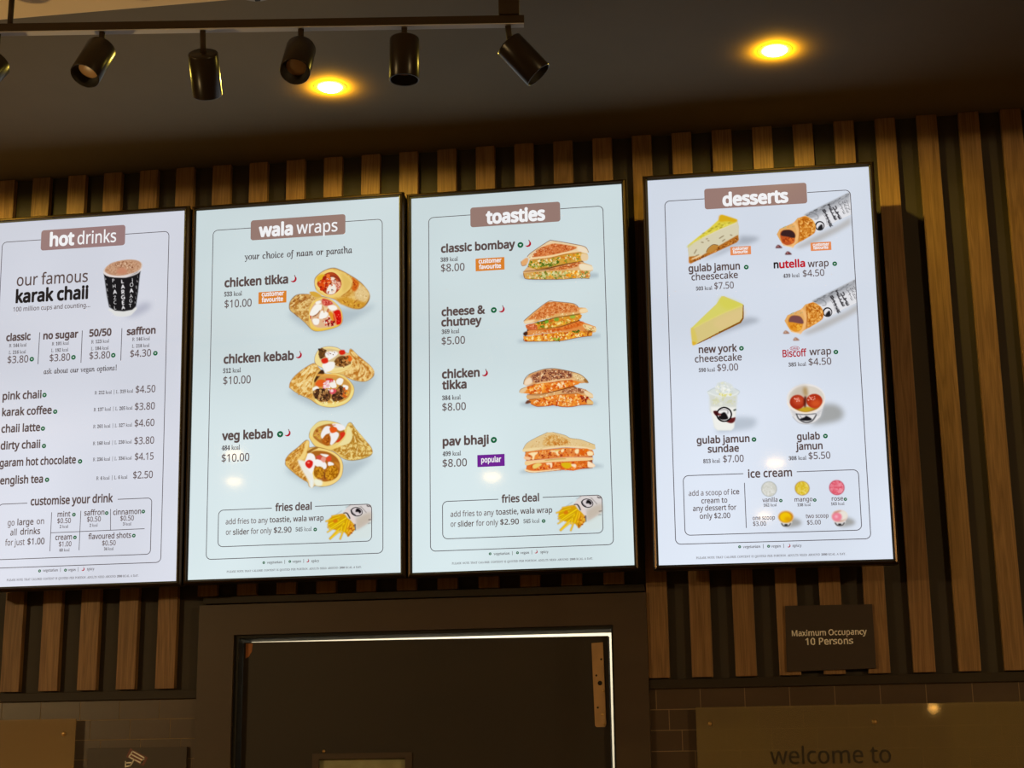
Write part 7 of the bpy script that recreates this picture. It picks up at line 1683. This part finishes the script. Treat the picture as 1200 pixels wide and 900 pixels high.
  ('p',[3792,4817,3842,4737,3899,4744,3966,4821,3879,4830],(166,120,96),8,100,1),
  ('e',3856,4777,21,17,0,(220,196,170),6,100),
  ('l',[3721,4522,3842,4593,3986,4627],29,(240,214,180),90,8),
  ('w',5538)]),
 (3, 'sundae_picture', 'clear cup of white ice cream with an emblem', [('p',[2130,6884,2658,6906,2724,7018,2612,7177,2150,7249,1620,7245],(170,180,192),71,75,1),
  ('p',[1448,6122,1557,6062,1666,6021,1724,5895,1886,5856,2096,5949,2162,6062,2301,6142,2299,6197,2243,6268,2168,6813,2110,7156,2045,7226,1675,7211,1589,7135,1505,6272,1446,6177],(216,222,220),7,100,0),
  ('p',[1489,6234,2243,6268,2166,6849,1498,6711],(212,214,202),28,80,0),
  ('p',[1513,6547,2194,6595,2119,7157,2046,7217,1675,7202,1598,7117],(240,240,234),14,95,0),
  ('l',[1444,6140,1658,6242,1888,6274,2155,6255,2304,6169],25,(236,240,236),90,7),
  ('l',[1444,6140,1593,6055,1665,6040],14,(170,182,180),80,5),
  ('l',[2180,6072,2304,6160,2261,6250],14,(176,186,184),80,5),
  ('k',[1666,6021,1885,5865,2145,6043,2157,6190,1888,6252,1625,6148],50,46,[(232,234,228),(206,214,210),(222,224,200),(244,246,240)],75,71,10,0),
  ('k',[1573,6127,1872,6214,2122,6189,2119,6262,1834,6268],20,39,[(222,216,130),(232,228,160),(240,240,220)],75,72,10,0),
  ('k',[1549,6292,2188,6320,2162,6520,1559,6513],26,50,[(216,216,180),(226,228,216),(206,208,170)],65,73,10,0),
  ('p',[1588,6679,1712,6684,1886,6764,2059,6881,2166,6868,2144,6976,2053,7027,1931,6985,1741,6868,1637,6790],(96,30,30),9,100,1),
  ('e',1872,6778,216,212,0,(26,22,24),0,100),
  ('e',1872,6778,173,170,0,(238,236,234),0,100),
  ('p',[1714,6867,1762,6777,1888,6719,1971,6859,1952,6913,1810,6922],(24,20,22),7,100,1),
  ('p',[1596,6688,1694,6683,1726,6776,1655,6791],(60,16,18),7,100,1),
  ('l',[1758,6649,1961,6658,1966,6768],16,(70,66,66),85,5),
  ('p',[1692,6747,1798,6761,1743,6813],(90,26,28),9,100,1),
  ('l',[2138,6675,2183,6658],46,(30,40,34),90,7),
  ('e',1761,6796,16,16,0,(226,206,200),5,100)]),
 (3, 'bowl_picture', 'paper bowl with two brown dumplings', [('p',[4479,6621,4844,6637,5024,6826,4961,7039,4644,7134,4156,7159,4377,6907],(150,150,146),70,85,1),
  ('p',[3547,6380,3602,6692,3679,6913,3828,7082,4017,7135,4228,7108,4391,6979,4472,6766,4568,6425,4416,6146,4072,6030,3716,6132],(226,224,224),5,100,1),
  ('e',4061,6430,508,387,0,(232,228,226),0,100),
  ('e',4066,6443,474,357,0,(216,208,196),10,100),
  ('p',[3634,6384,3822,6137,4070,6075,4039,6347,3704,6387],(196,184,168),52,80,1),
  ('p',[3996,6163,4085,6131,4109,6350,4021,6365],(168,130,70),35,75,1),
  ('p',[3626,6548,3796,6664,4056,6712,4390,6654,4483,6549,4352,6724,4051,6806,3793,6737],(176,110,30),9,100,1),
  ('p',[3845,6739,4041,6657,4248,6720,4051,6802],(196,160,40),14,100,1),
  ('e',3829,6520,202,195,0,(166,44,20),7,100),
  ('e',4275,6512,212,195,0,(176,50,22),7,100),
  ('e',3857,6485,139,122,0,(206,84,50),45,80),
  ('e',4307,6577,139,104,0,(216,92,40),45,80),
  ('k',[3722,6388,3879,6395,3890,6523,3769,6499],14,23,[(240,170,150),(226,120,100)],80,74,10,0),
  ('k',[4125,6388,4336,6361,4293,6504,4119,6496],16,26,[(240,170,150),(226,120,100)],80,75,10,0),
  ('p',[4010,6401,4071,6403,4041,6657,3990,6636],(90,26,14),14,100,1),
  ('l',[3565,6545,3706,6715,4032,6838,4350,6761,4535,6551],35,(244,226,206),95,7),
  ('l',[3787,6845,3850,6993,4020,7090,4196,7044,4309,6886],28,(40,38,42),95,5),
  ('l',[3770,6845,4030,6874,4310,6858],21,(60,58,62),85,5),
  ('p',[3867,6994,3992,6945,4046,6911,4181,6998,4127,7041,3953,7037],(24,22,26),7,100,1),
  ('l',[3873,6885,3937,6996],14,(70,66,70),80,5),
  ('l',[3644,6730,3772,6808],10,(130,130,136),75,5),
  ('l',[4473,6748,4329,6832],10,(130,130,136),75,5),
  ('l',[3662,6786,3770,6834],10,(130,130,136),75,5),
  ('l',[4445,6804,4328,6857],10,(130,130,136),75,5),
  ('l',[3681,6841,3769,6859],10,(130,130,136),75,5),
  ('l',[4418,6861,4326,6883],10,(130,130,136),75,5),
  ('l',[3699,6896,3768,6884],10,(130,130,136),75,5),
  ('l',[4391,6918,4325,6908],10,(130,130,136),75,5),
  ('l',[3679,6913,3828,7079,4018,7130,4228,7103,4391,6979],16,(150,150,156),75,7)]),
 (3, 'scoop_picture', 'pale scoop of ice cream', [('e',2975,8847,206,206,0,(170,172,164),8,100),
  ('n',[3161,8854,3145,8922,3106,8980,3050,9020,2984,9037,2916,9029,2856,8995,2812,8942,2791,8876,2793,8806,2821,8742,2869,8692,2932,8663,3000,8658,3065,8680,3118,8724,3151,8784],(206,206,196),(226,226,220),44,100,250,0),
  ('p',[2839,8757,3010,8677,3032,8821,2889,8902],(206,206,196),56,60,1)]),
 (3, 'scoop_picture', 'yellow scoop of ice cream', [('e',3839,8858,195,195,0,(170,130,40),8,100),
  ('n',[4013,8864,3998,8928,3962,8983,3909,9021,3846,9037,3782,9028,3726,8997,3685,8947,3665,8885,3668,8819,3694,8758,3740,8711,3799,8683,3863,8679,3924,8699,3973,8741,4004,8798],(214,182,40),(236,216,110),44,100,560,0),
  ('p',[3704,8767,3875,8688,3895,8831,3752,8912],(214,182,40),56,60,1)]),
 (3, 'scoop_picture', 'pink scoop of ice cream', [('e',4738,8872,203,203,0,(186,60,84),8,100),
  ('n',[4919,8878,4903,8945,4865,9002,4810,9041,4745,9058,4679,9050,4621,9017,4579,8965,4558,8900,4562,8832,4589,8769,4636,8719,4698,8691,4764,8687,4827,8708,4878,8751,4910,8810],(220,92,110),(240,150,164),44,100,885,0),
  ('p',[4605,8782,4775,8703,4795,8846,4652,8926],(220,92,110),56,60,1)]),
 (3, 'scoop_bowl_picture', 'bowl with one yellow scoop', [('p',[3487,9633,3734,9698,3770,9812,3614,9878,3365,9870],(150,148,142),44,85,1),
  ('p',[3240,9710,3525,9719,3471,9859,3365,9878,3277,9853],(214,212,210),8,100,1),
  ('l',[3259,9773,3311,9840,3436,9844,3494,9781],28,(50,48,50),90,8),
  ('e',3373,9816,44,22,0,(20,18,20),8,100),
  ('e',3378,9601,211,172,0,(226,190,150),6,100),
  ('e',3378,9607,184,145,0,(196,130,40),8,100),
  ('e',3366,9612,150,133,0,(240,196,10),14,100),
  ('e',3430,9671,95,67,0,(214,150,10),39,80)]),
 (3, 'scoop_bowl_picture', 'bowl with one pink and one white scoop', [('p',[4874,9664,5117,9728,5152,9841,4998,9907,4751,9899],(150,148,142),44,85,1),
  ('p',[4628,9740,4911,9749,4856,9888,4751,9907,4664,9882],(214,212,210),8,100,1),
  ('l',[4647,9803,4698,9869,4821,9873,4880,9810],28,(50,48,50),90,8),
  ('e',4760,9846,44,22,0,(20,18,20),8,100),
  ('e',4766,9632,211,172,0,(226,206,196),6,100),
  ('e',4766,9637,184,145,0,(206,170,150),8,100),
  ('e',4838,9612,139,122,0,(232,226,214),14,100),
  ('e',4699,9647,128,117,0,(236,130,150),14,100),
  ('l',[4634,9526,4801,9492],33,(190,110,90),70,14),
  ('e',4683,9640,44,39,0,(246,176,190),22,100)]),
 (0, 'cup_picture', 'black cup of milky chai with white letters', [('p',[4593,2878,4847,2714,5107,2755,5060,2906,4703,3089,4340,3093],(170,172,188),89,80,1),
  ('p',[3838,2834,4643,2830,4571,3005,4469,3075,4236,3092,4027,3050,3925,2941],(222,222,220),8,100,1),
  ('p',[3631,1740,3990,1891,4330,1912,4767,1733,4746,1887,4708,2373,4656,2805,4542,2901,4283,2932,4022,2896,3831,2782,3746,2418],(28,26,28),5,100,0),
  ('e',4216,1634,606,256,-7,(216,204,198),0,100),
  ('e',4221,1616,564,225,-7,(190,146,116),8,100),
  ('n',[3692,1588,3870,1444,4209,1401,4550,1448,4776,1605,4664,1753,4301,1828,3934,1797,3721,1694],(176,128,96),(206,164,132),42,80,20,0),
  ('k',[3900,1549,4079,1431,4446,1455,4555,1617,4348,1655,4058,1585],40,24,[(130,80,54),(226,190,160),(150,100,70)],85,76,10,0),
  ('p',[4035,1687,4189,1606,4349,1707,4300,1807,4065,1793],(196,134,104),26,100,1),
  ('l',[3633,1714,3804,1815,4068,1883,4355,1893,4665,1804,4797,1671],44,(226,216,212),95,8),
  ('t','P',3942,2033,102,(222,220,222),2,-6,100),
  ('t','H',3974,2210,110,(222,220,222),4,-6,100),
  ('t','A',4001,2392,124,(222,220,222),12,-6,100),
  ('t','Z',4006,2559,110,(222,220,222),4,-6,100),
  ('t','C',4016,2701,110,(222,220,222),2,-6,100),
  ('t','L',4026,2860,110,(222,220,222),2,-6,100),
  ('t','L',4225,2084,117,(222,220,222),14,-6,100),
  ('t','A',4241,2252,124,(222,220,222),14,-6,100),
  ('t','R',4251,2407,124,(222,220,222),14,-6,100),
  ('t','G',4256,2566,124,(222,220,222),14,-6,100),
  ('t','E',4267,2728,124,(222,220,222),14,-6,100),
  ('t','A',4271,2869,110,(222,220,222),8,-6,100),
  ('t','J',4512,2068,124,(222,220,222),4,-6,100),
  ('t','O',4505,2204,117,(222,220,222),2,-6,100),
  ('t','A',4505,2384,124,(222,220,222),14,-6,100),
  ('t','A',4500,2537,110,(222,220,222),4,-6,100),
  ('t','G',4494,2678,110,(222,220,222),4,-6,100),
  ('t','T',4483,2826,110,(222,220,222),4,-6,100),
  ('t','A',3704,1956,80,(190,188,190),4,-10,60),
  ('t','A',3747,2132,80,(190,188,190),4,-10,60),
  ('t','K',3773,2306,95,(190,188,190),4,-10,60),
  ('t','I',3790,2482,80,(190,188,190),4,-10,60),
  ('t','I',4682,1945,73,(190,188,190),4,-10,60),
  ('t','A',4673,2086,73,(190,188,190),4,-10,60),
  ('t','R',4658,2277,95,(190,188,190),4,-10,60),
  ('t','I',4653,2444,73,(190,188,190),4,-10,60),
  ('t','I',4636,2584,73,(190,188,190),4,-10,60),
  ('t','A',4625,2724,73,(190,188,190),4,-10,60),
  ('t','A',3862,2769,73,(190,188,190),4,-10,60)]),
]
for si, nm, lb, items in BLOCKS:
    fl = Flat(); draw_items(fl, items); fl.build(nm, SCREENS[si][0], lb)
for si, nm, lb, ops in PICTURES:
    picture(nm, lb + ' pictured on the screen', SCREENS[si][0], ops)
# ------------------------------------------------------------------ signs on the wall
M['sign_board'] = mat('dark_brown_sign_board', lin((62, 50, 44)), 0.45, spec=0.4)
M['sign_white'] = mat('pale_sign_lettering', lin((255, 250, 242)), 0.5)
M['sign_dark'] = mat('dark_sign_lettering', lin((46, 36, 26)), 0.5)
M['sign_red'] = mat('dark_red_sign_fill', lin((120, 62, 52)), 0.5)
def acrylic(name, col):
    m = mat(name, col, 0.04, spec=0.5)
    m.node_tree.nodes['Principled BSDF'].inputs['Alpha'].default_value = 0.58
    return m
def wall_text(parent, name, s, y, x, z, wd, xh, w, m):
    V, F = text_mesh(s, 'A', w)
    a = min(p[0] for p in V); b = max(p[0] for p in V); k = wd / (b - a)
    me = bpy.data.meshes.new(name)
    edge = set(i for t in F if len(t) == 4 for i in t)      # the thickening lies a hair behind the letters
    me.from_pydata([(x + (p[0] - a) * k - parent.location.x, y + (.00025 + .00001 * (i % 40) if i in edge else 0) - parent.location.y, z + p[1] * xh / 100 - parent.location.z) for i, p in enumerate(V)], [], F)
    me.materials.append(m)
    bm = bmesh.new(); bm.from_mesh(me)
    for f in bm.faces:
        f.normal_update()
        if f.normal.y > 0: f.normal_flip()
    bm.to_mesh(me); bm.free()
    o = bpy.data.objects.new(name, me); C.objects.link(o); o.parent = parent
    return o
def loc_box(parent, name, x0, x1, y0, y1, z0, z1, m, bev=.001):
    bm = bmesh.new(); p = parent.location
    box(bm, x0 - p.x, x1 - p.x, y0 - p.y, y1 - p.y, z0 - p.z, z1 - p.z, bev=bev)
    return link(name, bm, m, parent)
def standoff(parent, x, z, r, y0, y1):
    bm = bmesh.new(); p = parent.location
    lathe(bm, [(0, .001), (r * .5, .0008), (r * .8, 0), (r, -.002), (r, -.006), (r * .6, -.006), (r * .6, -(y1 - y0)), (0, -(y1 - y0))], 20, 0, Matrix.Translation((x - p.x, y0 - p.y, z - p.z)) @ Matrix.Rotation(PI / 2, 4, 'X'))
    o = link('standoff_bolt', bm, M['screw'], parent); o['label'] = 'brass bolt'

t = empty('occupancy_sign', (0.9552, -0.0005, 1.9432), label='dark square sign about maximum occupancy fixed over the slats below the desserts screen', cat='sign')
bm = bmesh.new(); poly_prism(bm, [(x - t.location.x, z - t.location.z) for x, z in ((0.8358, 1.9432), (1.0703, 1.9470), (1.0701, 2.1161), (0.8403, 2.1180))], -.0075, -.0005); link('board', bm, M['sign_board'], t)
wall_text(t, 'lettering', 'Maximum Occupancy', -.0085, 0.8543, 2.0366, 0.1972, 0.01136, 5, M['sign_white'])
wall_text(t, 'lettering', '10 Persons', -.0085, 0.8891, 2.0127, 0.1253, 0.01290, 6, M['sign_white'])
t = empty('welcome_sign', (1.4000, -0.001, 1.20), label='large translucent tan acrylic sign reading welcome to on the tiles, right of the door', cat='sign')
loc_box(t, 'panel', 0.5902, 2.25, -.022, -.017, 1.20, 1.8532, acrylic('tan_acrylic_sheet', lin((140, 121, 86))))
wall_text(t, 'lettering', 'welcome to', -.0226, 0.7811, 1.7030, 0.3108, 0.03237, 1, M['sign_dark'])
standoff(t, 1.0558, 1.8071, 0.0065, -.0245, -.0002)
standoff(t, 0.6271, 1.8101, 0.0055, -.0245, -.0002)
t = empty('acrylic_sign', (-1.75, -0.001, 1.20), label='plain tan acrylic panel on the tiles at the bottom left corner', cat='sign')
loc_box(t, 'panel', -2.35, -1.1546, -.022, -.017, 1.20, 1.8549, acrylic('light_tan_acrylic_sheet', lin((174, 147, 108))))
standoff(t, -1.1891, 1.8129, .0065, -.0245, -.0002)
t = empty('camera_sign', (-0.9754, 0.0055, 1.45), label='dark sign with a white security camera symbol on the tiles left of the door', cat='sign')
loc_box(t, 'board', -1.1213, -0.8296, -.005, .0055, 1.45, 1.7723, M['sign_board'])
bm = bmesh.new()
def icon_stroke(pts, th, mi, y):
    for (xa, za), (xb, zb) in zip(pts, pts[1:]):
        d = Vector((xb - xa, zb - za)); n = Vector((-d.y, d.x)).normalized() * th / 2; e = d.normalized() * th / 2
        V = [bm.verts.new((x - t.location.x, y - t.location.y, z - t.location.z)) for x, z in ((xa - e.x + n.x, za - e.y + n.y), (xa - e.x - n.x, za - e.y - n.y), (xb + e.x - n.x, zb + e.y - n.y), (xb + e.x + n.x, zb + e.y + n.y))]
        f = bm.faces.new(V); f.material_index = mi
        f.normal_update()
        if f.normal.y > 0: f.normal_flip()
icon_stroke([(-0.9898, 1.7532), (-0.9607, 1.7388)], .026, 1, -.0056)
icon_stroke([(-0.9886, 1.7625), (-0.9525, 1.7433), (-0.9611, 1.7295), (-0.9987, 1.7471), (-0.9886, 1.7625)], .0035, 0, -.0061)
icon_stroke([(-0.9932, 1.7548), (-0.9564, 1.7364)], .0035, 0, -.0061)
icon_stroke([(-0.9611, 1.7295), (-0.9564, 1.7364)], .0035, 0, -.0061)
icon_stroke([(-0.9824, 1.7391), (-0.9888, 1.7314), (-1.0080, 1.7309)], .0035, 0, -.0061)
icon_stroke([(-1.0081, 1.7340), (-1.0075, 1.7200)], .0035, 0, -.0061)
icon_stroke([(-1.0033, 1.7215), (-0.9934, 1.7229), (-0.9871, 1.7314)], .0035, 0, -.0061)
o = link('camera_symbol', bm, [M['sign_white'], M['sign_red']], t); o['label'] = 'white camera symbol'
